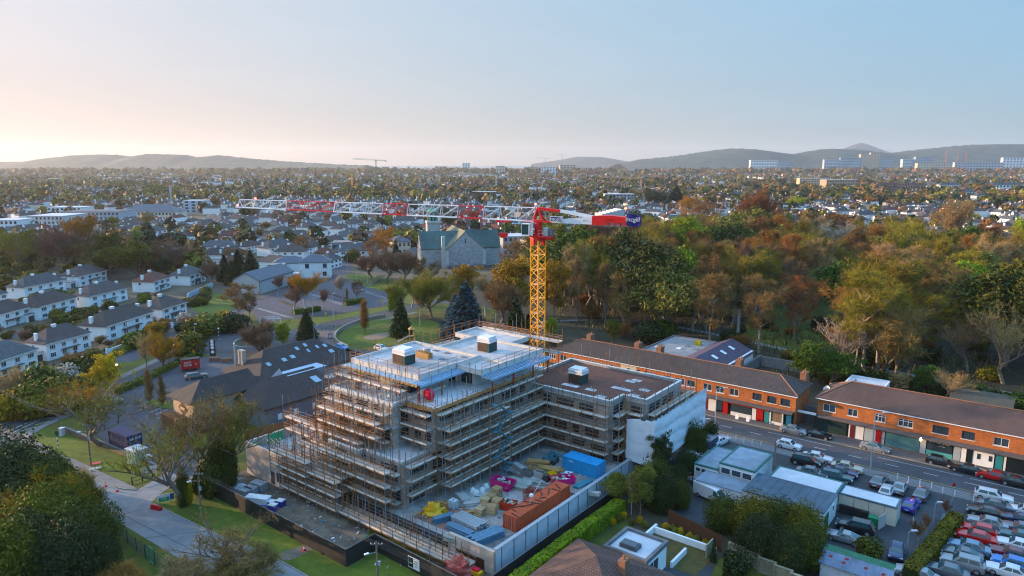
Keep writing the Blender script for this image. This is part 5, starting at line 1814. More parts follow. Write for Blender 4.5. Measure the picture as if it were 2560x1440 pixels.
for (u,z) in ((-131.3,3.2),(-129.5,3.2),(-128.2,3.0)):
	window(PB,(u,73.55,z),0,.8,1.3,upvc,glass,0)
for v in (70.5,74,78):
	m=MB(); m.box(-109.58,v,1.6,-109.5,v+.9,2.7,upvc); m.build('window',PB)
box_part(PB, 'tower_wall',-126.6,59.8,0,-119.4,72.9,5.6,pub_c)
r=MB(); r.add([(-127.4,58.9,5.7),(-118.6,58.9,5.7),(-118.6,73.2,5.7),(-127.4,73.2,5.7),(-123,63.4,8.4),(-123,73.2,8.4),(-127.4,58.9,5.55),(-118.6,58.9,5.55),(-118.6,73.2,5.55),(-127.4,73.2,5.55)],[(0,1,4),(1,2,5,4),(3,0,4,5),(6,7,1,0),(7,8,2,1),(9,6,0,3)],tile_pub); r.build('roof',PB)
m=MB(); m.add([(-124.7,59.74,3.9),(-123.0,59.74,2.5),(-121.3,59.74,3.9),(-123.0,59.74,5.2)],[(0,1,2,3)],M('bronze_sign',(.14,.075,.04),.6,.1)); m.build('lozenge_sign',PB)
m=MB(); m.box(-123.9,59.7,3.6,-122.2,59.735,4.1,pub_c); m.build('sign_lettering',PB)
box_part(PB, 'side_wall',-119.35,60.2,0,-119.2,67.4,5.5,pub_r)
box_part(PB, 'porch',-127.0,57.6,0,-121.5,59.7,2.6,M('pub_brown',(.16,.08,.04),.9,.2))
HF=site_thing('site_fence', 'brown plywood fence between the pub and the building site', 'fence',-103,68,0)
for i in range(13):
	t=i/13
	a,b=Vector((-107.5,62.4)).lerp(Vector((-99.5,95)),t),Vector((-107.5,62.4)).lerp(Vector((-99.5,95)),(i+.97)/13)
	m=MB(); d_=Vector((.06,-.015)); m.add([(a.x,a.y,0),(b.x,b.y,0),(b.x+.06,b.y,0),(a.x+.06,a.y,0),(a.x,a.y,2.5),(b.x,b.y,2.5),(b.x+.06,b.y,2.5),(a.x+.06,a.y,2.5)],[(4,5,6,7),(0,4,7,3),(3,7,6,2),(2,6,5,1),(1,5,4,0)],M('brown_ply',(.20,.105,.075),.9,.25,.8)); m.build('fence_panel',HF)
	m=MB(); m.box(a.x - .1,a.y - .1,0,a.x - .005,a.y+.02,2.7,timber); m.build('fence_post',HF)
# --- houses of the left hand estate
roof_h=M('estate_roof',(0.075,0.062,0.058),0.85,0.25,.5,inst=.28,pattern='brick',psize=(.4,.36),pcol=(.5,.5,.5))
roof_r=M('estate_roof_red',(0.115,0.048,0.038),0.85,0.25,.5,inst=.2,pattern='brick',psize=(.4,.36),pcol=(.5,.5,.5))
roof_g=M('estate_roof_grey',(0.085,0.09,0.095),0.85,0.25,.5,inst=.2,pattern='brick',psize=(.4,.36),pcol=(.5,.5,.5))
wallw=M('estate_render',(0.82,0.82,0.81),0.9,0.08,.4,inst=.06)
ROOFS={'brown': roof_h, 'red': roof_r, 'grey': roof_g}
def house_proto(kind,roofc,seed,near=True):
	g=random.Random(seed)
	H=thing('house', 'white house', 'house',(0,0,-50))
	roofm=ROOFS[roofc]
	L,D,h=dict(semi=(15.5,8.2,4.9),long=(19.0,8.4,4.9),small=(11.0,8.0,4.7),bung=(14,9,2.9))[kind]
	wall=MB().box(-L/2,0,-.4,L/2,D,h,wallw)
	if kind == 'semi':
		wall.box(-L/2 - 2.8,1.5,-.4,-L/2 - .002,D - 1,2.7,wallw)
	wall.build('wall',H)
	r=MB(); r.hip(-L/2,0,L/2,D,h+.15,D*.44,roofm,.45)
	r.build('roof',H)
	if kind == 'semi':
		MB().box(-L/2 - 3.0,1.3,2.703,-L/2 - .002,D - .8,2.85,felt).build('garage_roof',H)
		MB().box(-L/2 - 2.5,1.42,0,-L/2 - .4,1.495,2.1,dark_in).build('garage_door',H)
	if kind != 'bung':
		chimney(H,-L*.08,D*.5,h+2.0,2.4,.62,.36,wallw,0)
		chimney(H,-L/2+.6,D*.55,h - .5,3.4,.34,.42,wallw,0)
		if kind == 'long':
			chimney(H,L/2 - .8,D*.5,h - .3,3.3,.34,.42,wallw,0)
	else:
		chimney(H,L*.2,D*.5,h+1.4,1.8,.5,.4,wallw,1 if near else 0)
	n=4 if L>12 else 3
	for i in range(n):
		x=-L/2+L*(i+.5)/n
		w=1.9 if i in (0,n - 1) or n==3 else 1.4
		for z,hh in (((3.1,1.25),(.75,1.35)) if kind != 'bung' else ((.9,1.3),)):
			if near:
				window(H,(x - w/2,-.03,z),0,w,hh,upvc,glass,1 if w<1.6 else 2,sillm)
			else:
				put('window',window_lo(w,hh),H,(x - w/2,-.04,z))
	for z in ((3.2,) if kind != 'bung' else ()):
		if near:
			window(H,(-L/2 - .03,D*.7,z),-math.pi/2,.9,1.1,upvc,glass,0,sillm)
		window(H,(L/2+.03,D*.3,z),math.pi/2,.9,1.1,upvc,glass,0,sillm) if near else None
	if near:
		for s in (-1,1):
			MB().box(s*L*.11 - .5,-.06,0,s*L*.11+.5,-.003,2.1,(darkred,tealp,upvc,blackp)[g.randrange(4)]).build('door',H)
		m=MB(); m.box(-L*.2,-.95,2.35,L*.2,-.06,2.48,roofm); m.build('porch_roof',H)
		m=MB(); m.box(-L/2 - .4,-.56,h+.0,L/2+.4,-.452,h+.12,upvc); m.build('gutter',H)
	return H
WLO={}
def window_lo(w,h):
	k=(w,h)
	if k not in WLO:
		m=MB(); m.box(0,-.02,0,w,.03,h,upvc)
		m.box(.09,-.03,.09,w/2 - .04,.0,h - .09,glass); m.box(w/2+.04,-.03,.09,w - .09,.0,h - .09,glass)
		WLO[k]=m.mesh('window')
	return WLO[k]
HG = 'white rendered houses of the estate'
NEAR=[((-40,965),(95,915), 'semi', 'grey', 'white grey roofed house cut by the left edge, nearest of the estate'),
		((109,902),(240,872), 'semi', 'brown', 'white semi with big brown roof, brick side and dark garage door behind the blossom bushes'),
		((272,855),(383,813), 'long', 'brown', 'long white semi with three chimneys and a glazed porch behind the gold tree'),
		((400,808),(475,785), 'small', 'brown', 'white semi with brown roof and red bay roof nearest the green lawn'),
		((385,735),(428,715), 'small', 'red', 'white house with bright red hipped roof in the second row'),
		((222,772),(325,750), 'long', 'brown', 'white semi with dark roof and glass lean to in the second row'),
		((107,802),(188,774), 'semi', 'brown', 'white semi with three rooflights behind the clipped hedges'),
		((-10,828),(75,800), 'semi', 'brown', 'white house with two front windows at left edge, second from the bottom'),
		((60,748),(170,727), 'long', 'grey', 'white semi with grey roof and climbing plants in the third row'),
		((192,722),(275,697), 'semi', 'brown', 'white semi with steep brown roof below the big round green tree'),
		((475,716),(515,701), 'small', 'grey', 'white house with tall grey roof and french windows beside the dark cypresses'),
		((-40,775),(25,762), 'small', 'grey', 'white house with arched doorway at the left edge')]
NEARH=[]
for i,(a,b,kind,rc,lab) in enumerate(NEAR):
	A,B=at(*a),at(*b)
	H=house_proto(kind,rc,i)
	d=B - A
	ang_=math.atan2(d.y,d.x)*.35+rad(80)*.65
	sc_=max(.8,min(1.05,d.length/(19 if kind == 'long' else 16 if kind == 'semi' else 13)))
	H.location=(A+B)/2+Vector((0,0,0))
	H.rotation_euler=(0,0,ang_)
	H.scale=(sc_,sc_,.86)
	NEARH.append(H)
	tag(H,lab, 'house',HG)
mid=[house_proto(k,c,50+i,False) for i,(k,c) in enumerate((('semi', 'brown'),('long', 'grey'),('small', 'red'),('bung', 'grey'),('long', 'brown'),('small', 'grey')))]
MIDL=['white semi with brown hipped roof', 'long white house with grey hipped roof', 'small white house with red roof', 'white bungalow with grey roof', 'long white house with brown roof and tall chimneys', 'small white house with steep grey roof']
used_mid=[False]*6
HOUSES=[]
def clear_of(p,rr):
	return all((p.x - q[0])**2+(p.y - q[1])**2>(rr+q[2])**2 for q in HOUSES)
KEEP=[(at(1150,665),34),(at(640,715),24),(at(770,690),24),(at(800,730),40),(at(1300,640),26),(at(1430,630),34),(at(1530,620),20),(at(180,560),60),(at(450,545),55),(at(320,548),60),(at(40,575),45)]
def place_house(px,py,rng,where,depth=1.0):
	p=at(px,py)
	if not clear_of(p,8.5) or any((p - k[0]).length<k[1] for k in KEEP):
		return
	k=rng.choices(range(6),(5,4,3,2,4,3))[0]
	o=mid[k] if not used_mid[k] else copy_tree(mid[k])
	used_mid[k]=True
	o.location=p
	s=rng.uniform(.85,1.05)
	o.scale=(s,s,s*.9)
	o.rotation_euler=(0,0,rad(rng.choice((78,84,70,0,15,75,160,-100))+rng.uniform(-6,6)))
	if px<1050:
		where=('near the bare trees' if px<500 else 'behind the cypresses' if px<620 else 'behind the hall' if px<740 else 'behind the white community building' if px<860 else 'left of the church')+(', front rows' if py>610 else ', middle rows' if py>572 else ', back rows')
	elif px>1650:
		where += ' at '+('left' if px<1950 else 'its middle' if px<2250 else 'right')
	tag(o,MIDL[k] + ' '+where, 'house', 'white houses '+where)
	HOUSES.append((p.x,p.y,8.5))
hr=random.Random(21)
for py,stp in ((672,46),(652,42),(634,40),(618,36),(605,34),(594,32),(584,30),(575,28),(567,26),(560,25),(553,24),(547,24)):
	x=560 if py>655 else (430 if py>615 else 330)
	while x<1040:
		if hr.random()<.97:
			place_house(x+hr.uniform(-8,8),py+hr.uniform(-3,3),hr, 'left of the church and crane jib')
		x+=stp
for py,stp in ((560,30),(548,28),(538,26),(530,26),(522,24)):
	x=1400
	while x<1660:
		place_house(x+hr.uniform(-6,6),py,hr, 'behind the crane cab')
		x+=stp
for py,stp in ((585,60),(566,46),(550,40),(538,36),(528,34),(519,30),(510,28),(502,26),(495,24)):
	x=1640
	while x<2560:
		if hr.random()<.55:
			place_house(x+hr.uniform(-14,14),py,hr, 'glimpsed over the wood')
		x+=stp
far_me=[]
for rc in ('brown', 'red', 'grey'):
	m=MB(); m.box(-7,0,-.5,7,8,5,wallw); m.hip(-7,0,7,8,5.1,3,ROOFS[rc],.4); m.box(-1,3.4,6.5,.6,4.4,9.4,wallw); m.box(-6.8,3.4,4.8,-6,4.4,8.6,wallw)
	for z in (3.1,.8):
		for x in (-4.5,0,4.5):
			m.box(x - .9,-.06,z,x+.9,-.003,z+1.3,glass)
	far_me.append(m.mesh('house'))
nfar=0
for py,stp in ((538,15),(529,14),(521,14),(514,13),(508,13),(503,12)):
	x=330
	while x<1640 and nfar<120:
		p=at(x+hr.uniform(-5,5),py+hr.uniform(-2,2))
		if hr.random()<.5 and clear_of(p,9) and not any((p - k[0]).length<k[1] for k in KEEP):
			k=hr.choices((0,1,2),(4,2,3))[0]
			o=put('house',far_me[k],None,p,rad(hr.choice((78,84,70,0,15,75))+hr.uniform(-6,6)))
			tag(o,('white house with brown roof', 'white house with red roof', 'white house with grey roof')[k]+(w_ := ' beyond the '+('tip' if p.x<p.y*-.36 else 'left half' if p.x<p.y*-.2 else 'middle' if p.x<p.y*-.08 else 'root') + ' of the crane jib'+(', far row' if p.y>830 else ', near row')), 'house', 'suburb houses'+w_)
			HOUSES.append((p.x,p.y,9)); nfar+=1
		x+=stp
# --- church, hall, school and larger blocks
def frame(name,label,cat,p,a,group=None):
	return thing(name,label,cat,p,rad(a),group)
stone=M('church_stone',(0.40,0.39,0.385),.9,.14,.5,pattern='brick',psize=(1.1,.5),pcol=(.8,.8,.8),stain=.15)
stone_p=M('church_stone_trim',(0.50,0.48,0.46),.9,.1,.5)
copper=M('green_copper_slate',(0.055,0.105,0.095),.7,.3,.3,stain=.4)
verdi=M('verdigris',(0.10,0.26,0.20),.6,.15,.5)
def gable_block(root,x0,y0,x1,y1,h,rise,wm,rm,along='x',over=.4,zb=-.5,wall='wall',roof='roof'):
	m=MB()
	if along == 'x':
		ym=(y0+y1)/2
		P=[(x0,y0),(x0,y1),(x1,y1),(x1,y0)]
		m.add([(x0,y0,zb),(x1,y0,zb),(x1,y1,zb),(x0,y1,zb),(x0,y0,h),(x1,y0,h),(x1,y1,h),(x0,y1,h),(x0,ym,h+rise - .05),(x1,ym,h+rise - .05)],
              [(0,1,5,4),(2,3,7,6),(3,0,4,8,7),(1,2,6,9,5)],wm)
		r=MB(); s=rise/((y1 - y0)/2)
		yo0,yo1,zo=y0 - over,y1+over,h - over*s
		r.add([(x0 - over,yo0,zo+.12),(x1+over,yo0,zo+.12),(x1+over,ym,h+rise+.12),(x0 - over,ym,h+rise+.12),(x1+over,yo1,zo+.12),(x0 - over,yo1,zo+.12),
               (x0 - over,yo0,zo - .1),(x1+over,yo0,zo - .1),(x1+over,ym,h+rise - .1),(x0 - over,ym,h+rise - .1),(x1+over,yo1,zo - .1),(x0 - over,yo1,zo - .1)],
              [(0,1,2,3),(3,2,4,5),(6,9,8,7),(9,11,10,8),(0,6,7,1),(4,10,11,5),(0,3,9,6),(3,5,11,9),(1,7,8,2),(2,8,10,4)],rm)
	else:
		xm=(x0+x1)/2
		m.add([(x0,y0,zb),(x1,y0,zb),(x1,y1,zb),(x0,y1,zb),(x0,y0,h),(x1,y0,h),(x1,y1,h),(x0,y1,h),(xm,y0,h+rise - .05),(xm,y1,h+rise - .05)],
              [(0,1,5,8,4),(1,2,6,5),(2,3,7,9,6),(3,0,4,7)],wm)
		r=MB(); s=rise/((x1 - x0)/2)
		xo0,xo1,zo=x0 - over,x1+over,h - over*s
		r.add([(xo0,y0 - over,zo+.12),(xm,y0 - over,h+rise+.12),(xm,y1+over,h+rise+.12),(xo0,y1+over,zo+.12),(xo1,y0 - over,zo+.12),(xo1,y1+over,zo+.12),
               (xo0,y0 - over,zo - .1),(xm,y0 - over,h+rise - .1),(xm,y1+over,h+rise - .1),(xo0,y1+over,zo - .1),(xo1,y0 - over,zo - .1),(xo1,y1+over,zo - .1)],
              [(0,1,2,3),(1,4,5,2),(6,9,8,7),(7,8,11,10),(0,3,9,6),(4,10,11,5),(0,6,7,1),(1,7,10,4),(2,8,9,3),(5,11,8,2)],rm)
	m.build(wall,root); r.build(roof,root)
pc=at(1054,668)
CH=frame('church', 'large grey stone church with green slate roofs and a domed tower behind the crane mast', 'church',pc,15)
he,hrg=zat(622,pc.y),zat(579,pc.y+7)
gable_block(CH,0,0,38,14,he,hrg - he,stone,copper, 'x',.3)
tx0=10.6
pt_=pc+Vector((math.cos(rad(15))*tx0+math.sin(rad(15))*5,math.sin(rad(15))*tx0 - math.cos(rad(15))*5,0))
te,ta=zat(626,pt_.y),zat(586,pt_.y)
gable_block(CH,tx0,-5,tx0+19,30,te,ta - te+1.2,stone,M('sunlit_slate',(0.16,0.16,0.11),.75,.2,.4), 'y',.25,wall='transept_wall',roof='transept_roof')  # warm low sun put into the transept slate colour
for x in (tx0 - .2,tx0+17.6):
	MB().box(x,-5.5,-.5,x+1.6,-5.02,te - .3,stone_p).build('buttress',CH)
MB().box(tx0 - 1.6,-4.6,-.5,tx0 - .1,-3.2,ta - 1.0,stone_p).build('chimney',CH)
MB().box(tx0+9.2,-5.06,ta - 4.4,tx0+9.7,-5.02,ta - 2.2,dark_in).build('slit_window',CH)
m=MB()
m.tube((-.06,7,he*.62),(.02,7,he*.62),2.1,dark_in,20,caps=True); m.build('rose_window',CH)
m=MB(); m.tube((-.12,7,he*.62),(-.061,7,he*.62),2.5,stone_p,20,caps=True); m.build('window_surround',CH)
ty=pc.y+24
tz=[zat(q,ty) for q in (578,557,552,530,523,506)]
m=MB(); m.box(6.0,20,-.5,12.2,26,tz[1],stone); m.box(5.7,19.7,tz[1]+.003,12.5,26.3,tz[2],stone_p); m.build('tower',CH)
m=MB()
for i in range(8):
	a=i*math.pi/4
	m.box(9.1+2.2*math.cos(a) - .3,23+2.2*math.sin(a) - .3,tz[2],9.1+2.2*math.cos(a)+.3,23+2.2*math.sin(a)+.3,tz[3],verdi)
m.lathe([(2.0,tz[2]),(2.0,tz[3])],dark_in,8,(9.1,23,0))
m.build('belfry',CH)
m=MB(); hh=tz[4] - tz[3]; m.lathe([(2.8,tz[3]),(2.9,tz[3]+.3),(2.5,tz[3]+hh*.6),(1.7,tz[3]+hh*1.15),(.5,tz[3]+hh*1.6),(.12,tz[5])],verdi,12,(9.1,23,0)); m.build('dome',CH,smooth=40)
MB().box(11,-9.5,-.4,31,-5.6,1.2,M('church_base_roof',(.09,.09,.10),.9,.2)).build('low_annexe',CH)
ph=at(650,736)
HALL=frame('parish_hall', 'grey rendered hall with blue slate gabled roof by the church car park', 'building',ph,78)
hb=M('hall_render',(.42,.42,.42),.9,.1,.6,stain=.12)
gable_block(HALL,0,0,25,11,zat(702,ph.y),2.9,hb,slate_b, 'x',.3)
window(HALL,(-.06,7.5,.3),-math.pi/2,2.6,2.3,upvc,upvc,0)
MB().tube((-.1,-.1,0),(-.1,-.1,5.2),.08,blackp,5).build('downpipe',HALL)
pw=at(828,694)
WB=frame('community_building', 'white two storey building with grey slate roof, brick corner and glazed canopy beside the hall', 'building',pw,12)
hw=zat(655,pw.y)
MB().box(-13,0,-.4,0,9,hw,white_r).build('wall',WB)
r=MB(); r.hip(-13,0,0,9,hw+.1,2.8,slate_b,.4); r.build('roof',WB)
MB().box(-24,2,-.4,-13.01,11,hw - .4,white_r).build('wall',WB)
r=MB(); r.hip(-24,2,-10,11,hw - .3,2.6,slate_b,.3); r.build('roof',WB)
MB().box(-25,-3.5,-.4,-18.5,1.98,hw - .2,brickchim).build('brick_block',WB)
MB().box(-25.2,-3.7,hw - .197,-18.3,2.1,hw,felt).build('flat_roof',WB)
MB().box(-24.5,-8,2.6,-12.5,-3.52,3.4,white_r).build('canopy',WB)
MB().box(-24,-7.5,0,-13,-3.6,2.59,dark_in).build('glazed_lobby',WB)
for i in range(6):
	MB().box(-23.8+i*2.1,-7.7,0,-23.6+i*2.1,-7.52,2.6,M('teal_frame',(.10,.22,.24),.6,.1)).build('canopy_post',WB)
for x,z in ((-3.2,hw - 2.4),(-10.5,hw - 2.4),(-3.4,.9)):
	window(WB,(x,-.05,z),0,1.6,1.8,winframe,glass,1,sillm)
window(WB,(-22.6,-3.55,hw - 2.3),0,1.2,1.5,upvc,glass,0)
def office(name,label,x0,x1,yb,yt,dep,mat,floors,bays=0,a=0,roofm=None,glassm=None,group=None,pitched=None,cat='building'):
	A,B=at(x0,yb),at(x1,yb)
	if A.y>4200:
		A,B=A*(4200/A.y),B*(4200/A.y)
	w=(B - A).length
	h=zat(yt,A.y)+.0
	O=frame(name,label,cat,A,a+math.degrees(math.atan2(B.y - A.y,B.x - A.x)),group)
	MB().box(0,0,-.5,w,dep,h,mat).build('wall',O)
	if pitched:
		r=MB(); r.hip(0,0,w,dep,h+.1,min(dep*.3,h*.8),pitched,.4); r.build('roof',O)
	else:
		m=MB(); m.box(-.2,-.2,h+.003,w+.2,dep+.2,h+.35,roofm or felt_w); m.build('roof',O)
	fh=h/floors
	for f in range(floors):
		if bays:
			n=bays
			for i in range(n):
				MB().box(w*(i+.25)/n,-.07,f*fh+fh*.3,w*(i+.75)/n,-.003,f*fh+fh*.82,glassm or glass).build('window',O)
		else:
			MB().box(w*.02,-.07,f*fh+fh*.35,w*.98,-.003,f*fh+fh*.8,glassm or glass).build('window_band',O)
	return O
tan_r=M('tan_cladding',(0.55,0.42,0.30),.85,.1,.3)
office('school_block', 'grey school block with tall window bands behind the church',1258,1335,640,592,14,M('school_grey',(.30,.31,.32),.85,.1,.4),3,6,8)
office('school_block', 'cream two storey school wing with strip windows beside the crane mast',1318,1380,650,603,10,cream_r,2,8,20,roofm=roof_r)
office('school_hall', 'wide school building with dark pitched roof below the counter jib',1392,1500,626,604,24,M('school_pale',(.5,.52,.54),.85,.1,.4),2,12,0,pitched=tile_dk)
pg=at(1372,632)
GS=frame('school_chapel', 'small white gabled school building under the crane cab', 'building',pg,8)
gable_block(GS,0,0,8.5,12,3.6,3.2,white_r,tile_dk, 'y',.3)
office('school_wing', 'low white school wing with a row of small windows',1402,1456,634,612,8,white_r,2,9,4,roofm=M('pale_metal_roof',(.42,.48,.52),.5,.1,.4))
pk=at(1501,628)
CL=frame('clad_hall', 'brick hall topped with pale vertical cladding to the right of the school', 'building',pk,14)
zc0,zc1=zat(588,pk.y),zat(526,pk.y)
MB().box(0,0,-.5,13,12,zc0+.6,M('hall_brick',(.22,.13,.11),.9,.15,.5)).build('wall',CL)
cladm=M('pale_cladding',(.50,.51,.50),.7,.08,.4)
for i in range(6):
	a,b=i*2.2,i*2.2+2.14
	z0,z1=zc0+(a/13.2)*1.6,zc0+(b/13.2)*1.6
	top=zc1 - 1.8+.45*i
	m=MB(); m.add([(a,-1.4,z0),(b,-1.4,z1),(b,10,z1),(a,10,z0),(a,-1.4,top),(b,-1.4,top),(b,10,top),(a,10,top)],[(0,3,2,1),(4,5,6,7),(0,1,5,4),(1,2,6,5),(2,3,7,6),(3,0,4,7)],cladm); m.build('cladding_panel',CL)
MB().box(-.05,-.5,-.5,1.2,-.05,zc0,cream_r).build('corner_pier',CL)
office('flat_school', 'low grey flat roofed school with window strip among the estate houses',830,905,630,608,12,M('school_grey',(.30,.31,.32)),1,0,6,roofm=felt)
office('clinic', 'long low grey building with pale roof beside the flat school',905,985,616,598,10,cream_r,1,8,6,pitched=slate_b)
office('presbytery', 'white gabled house with blue slate roof left of the church',985,1030,640,605,10,cream_r,2,4,30,pitched=slate_b)
SHC = 'commercial buildings on the left beyond the bare trees'
office('apartment_building', 'white four storey flats with brown balconies at the left edge',-20,48,590,551,18,white_r,3,6,0,group=SHC)
office('shopping_centre', 'long pale grey shopping centre with recessed windows behind the bare trees',70,160,574,541,30,M('pale_stone',(.52,.51,.49),.85,.08,.3),3,9,0,group=SHC)
office('office_block', 'blue grey mansard office range on the left',160,300,562,530,26,M('office_grey',(.40,.42,.45),.85,.08,.3),3,14,0,roofm=slate_b,group=SHC)
office('office_block', 'white stepped top storey rising over the shopping centre',120,205,545,519,20,white_r,3,8,0,group=SHC)
office('hotel', 'long slate roofed range with white gables beyond the flats',300,440,552,530,22,cream_r,2,16,0,pitched=slate_b,group=SHC)
office('office_block', 'white and blue glazed block with a green sign far left',460,510,532,502,16,M('pale_blue_clad',(.45,.52,.58),.6,.08,.3),4,3,0,group=SHC)
office('warehouse', 'yellow warehouse in the hazy distance on the left',118,140,462,447,30,M('yellow_clad',(.5,.42,.08),.7,.1,.1),2,0,0)
SK = 'pale blocks on the skyline'
for (x0,x1,yb,yt,mt,fl,by,lab) in (
		(1310,1345,436,418,tan_r,5,5, 'tan apartment tower near the middle of the skyline'),(1352,1395,436,417,white_r,5,6, 'white apartment slab near the middle of the skyline'),
		(1400,1440,434,412,tan_r,5,5, 'tan and white flats under the far cranes'),(1240,1262,436,415,cream_r,6,3, 'narrow cream tower behind the white crane'),
		(1156,1175,425,408,white_r,5,3, 'white tower block left of the white crane'),(1440,1475,434,419,tan_r,4,6, 'low tan flats right of the far cranes'),(1092,1118,428,416,cream_r,3,4, 'cream villa like block on the wooded rise'),
		(1876,1945,412,400,white_r,4,10, 'long white office block left of the glass offices'),(1945,1976,413,403,M('glass_office',(.26,.36,.42),.35,.2,.02),4,6, 'glazed wing beside the long white office block'),
		(2060,2098,416,399,M('glass_pale',(.40,.48,.53),.4,.1,.1),4,7, 'low pale glass office left of the glass slab'),(2100,2150,416,394,M('glass_office',(.10,.17,.21)),5,14, 'wide blue glass office with flat roof'),(2150,2175,412,386,tan_r,8,4, 'cream tower rising from the glass offices'),
		(2175,2196,410,382,tan_r,8,3, 'second cream tower beside the glass offices'),(2198,2232,416,396,M('glass_office',(.10,.17,.21)),5,6, 'blue glass office beside the cream towers'),(2256,2284,416,398,M('glass_pale',(.4,.5,.5)),4,5, 'pale glass office right of the tallest tower'),(2288,2332,416,392,M('glass_office',(.10,.17,.21)),6,8, 'tall end block of the glass offices'),
		(2233,2254,404,374,cream_r,9,3, 'tallest cream tower on the right skyline'),(2292,2385,430,408,M('gold_block',(.60,.50,.36),.8,.1,.2),5,12, 'honey coloured office block in front of the glass offices'),
		(2385,2500,432,406,M('pale_office',(.42,.46,.50),.6,.1,.2),4,16, 'pale grey offices at the right'),(2505,2570,424,394,white_r,5,8, 'white office stack at the right edge'),
		(1835,1870,434,424,tan_r,3,6, 'low peach flats among trees'),(1970,2015,428,420,M('peach_clad',(.65,.45,.30),.8,.1,.2),2,8, 'long low peach building among dark trees'),
		(1998,2065,468,446,tan_r,4,10, 'tan brick apartment block with flat roof in front of dark trees'),(2065,2150,472,450,M('pink_brick',(.46,.30,.22),.85,.1,.3),3,12, 'pink and white apartment range beside the tan block')):
	office('office_block' if 'office' in lab else 'apartment_building',lab,x0,x1,yb,yt,22,mt,fl,by,RND.uniform(-8,8),group=SK)
for k,(x0,x1,yb,yt) in enumerate(((2190,2250,482,462),(2255,2312,482,463),(2205,2275,492,474),(2350,2400,478,462),(2440,2500,505,490),(2380,2440,495,480),(2100,2190,500,490),(2480,2560,478,462))):
	office('terrace_row',('red brick terrace with dormers', 'second red brick terrace', 'front red brick terrace with white fronts', 'white gabled terrace', 'white terrace at the right', 'small white terrace', 'long low row of white roofs', 'pale terrace at the right edge')[k] + ' beyond the wood',x0,x1,yb,yt,12,(M('pink_brick',(.46,.30,.22)) if k<3 else white_r),2,9,RND.uniform(-6,10),pitched=(roof_r if k<3 else roof_g),group='terraces beyond the wood')
office('scaffolded_building', 'scaffolded building under construction right of the jib',1512,1585,512,486,16,M('site_grey',(.36,.34,.32),.9,.15,.3),4,8,0)
office('scaffolded_building', 'brick building under construction left of the white crane',1180,1240,505,480,14,M('hall_brick',(.22,.13,.11)),3,8,0)
office('white_villa', 'white modern villa beyond the crane jib',1283,1310,505,488,10,white_r,2,2,0)
# --- cranes on the horizon
def far_crane(label,mx,yb,yt,xl,xr,ytl,ytr,mat,w=1.6,cabm=None):
	p=at(mx,yb)
	if p.y>4000:
		p=p*(4000/p.y)
	C=thing('tower_crane',label, 'crane',p,0, 'distant tower cranes')
	k=1/pxm(p)
	H=zat(yt,p.y)
	m=MB()
	h=w/2
	for a in (-h,h):
		for b in (-h,h):
			m.tube((a,b,-1),(a,b,H),.22,mat,4)
	n=int(H/3)
	for i in range(n):
		z0,z1=H*i/n,H*(i+1)/n
		m.tube((-h,-h,z0),(h,-h,z1),.14,mat,3); m.tube((h,h,z0),(-h,h,z1),.14,mat,3); m.tube((-h,h,z0),(-h,-h,z1),.14,mat,3); m.tube((h,-h,z0),(h,h,z1),.14,mat,3)
	m.build('mast',C)
	zl,zr=zat(ytl,p.y),zat(ytr,p.y)
	xl_,xr_=(xl - mx)*k,(xr - mx)*k
	m=MB()
	m.tube((xl_,0,zl),(0,0,H),.3,mat,4); m.tube((xl_,0,zl+1.6),(0,0,H+2),.25,mat,4)
	nn=max(4,int(abs(xl_)/4))
	for i in range(nn):
		t0,t1=i/nn,(i+1)/nn
		m.tube((xl_*(1 - t0),0,zl+(H - zl)*t0),(xl_*(1 - t1),0,zl+1.7+(H - zl)*t1),.16,mat,3)
	m.build('jib',C)
	m=MB(); m.tube((0,0,H),(xr_,0,zr),.45,mat,4); m.tube((0,0,H+2),(xr_,0,zr),.2,mat,4); m.build('counter_jib',C)
	MB().box(xr_ - 2.5,-1,zr - 2.6,xr_,1,zr+.5,cabm or conc).build('counterweight',C)
	MB().box(-1.2,-1.2,H - 2.2,1.2,1.2,H - .2,cabm or mat).build('cab',C)
	return C
green_c=M('crane_green',(.06,.22,.14),.6,.1); orange_c=M('crane_orange',(.55,.16,.06),.6,.1)
far_crane('green masted crane with long level jib on the far left of centre',942,470,401,885,968,398,401,green_c)
far_crane('short yellow crane left of the green one',881,477,437,848,896,432,437,cr_yel)
far_crane('white crane with wide jib above the church',1241,477,440,1150,1268,433,441,cr_wht,2.4)
far_crane('small grey crane standing highest on the middle skyline',1405,430,387,1392,1416,385,388,conc_d)
far_crane('faint grey crane left of the tallest one on the middle skyline',1362,432,396,1340,1372,394,397,conc_d)
far_crane('orange tipped white crane low over the rooftops right of centre',1601,486,447,1502,1628,443,449,M('pale_orange',(.62,.42,.30),.6,.1),2.0,orange_c)
far_crane('leftmost of the red cranes on the right skyline',2363,412,372,2352,2372,368,373,orange_c,4)
far_crane('middle of the red cranes on the right skyline',2391,412,376,2372,2402,373,377,orange_c,3)
far_crane('rightmost small red crane on the right skyline',2413,410,381,2405,2418,380,382,orange_c,3)
MS=thing('phone_mast', 'grey lattice phone mast among the trees left of the jib tip', 'mast',at(432,545))
m=MB(); hm=zat(462,at(432,545).y)
for i in range(3):
	a=i*2.094
	m.tube((math.cos(a),math.sin(a),-.5),(math.cos(a)*.5,math.sin(a)*.5,hm),.12,galv,4)
for i in range(10):
	z=hm*i/10
	m.tube((1,0,z),(-.5,.87,z+hm/10),.08,galv,3); m.tube((-.5,.87,z),(-.5,-.87,z+hm/10),.08,galv,3)
m.build('mast',MS)
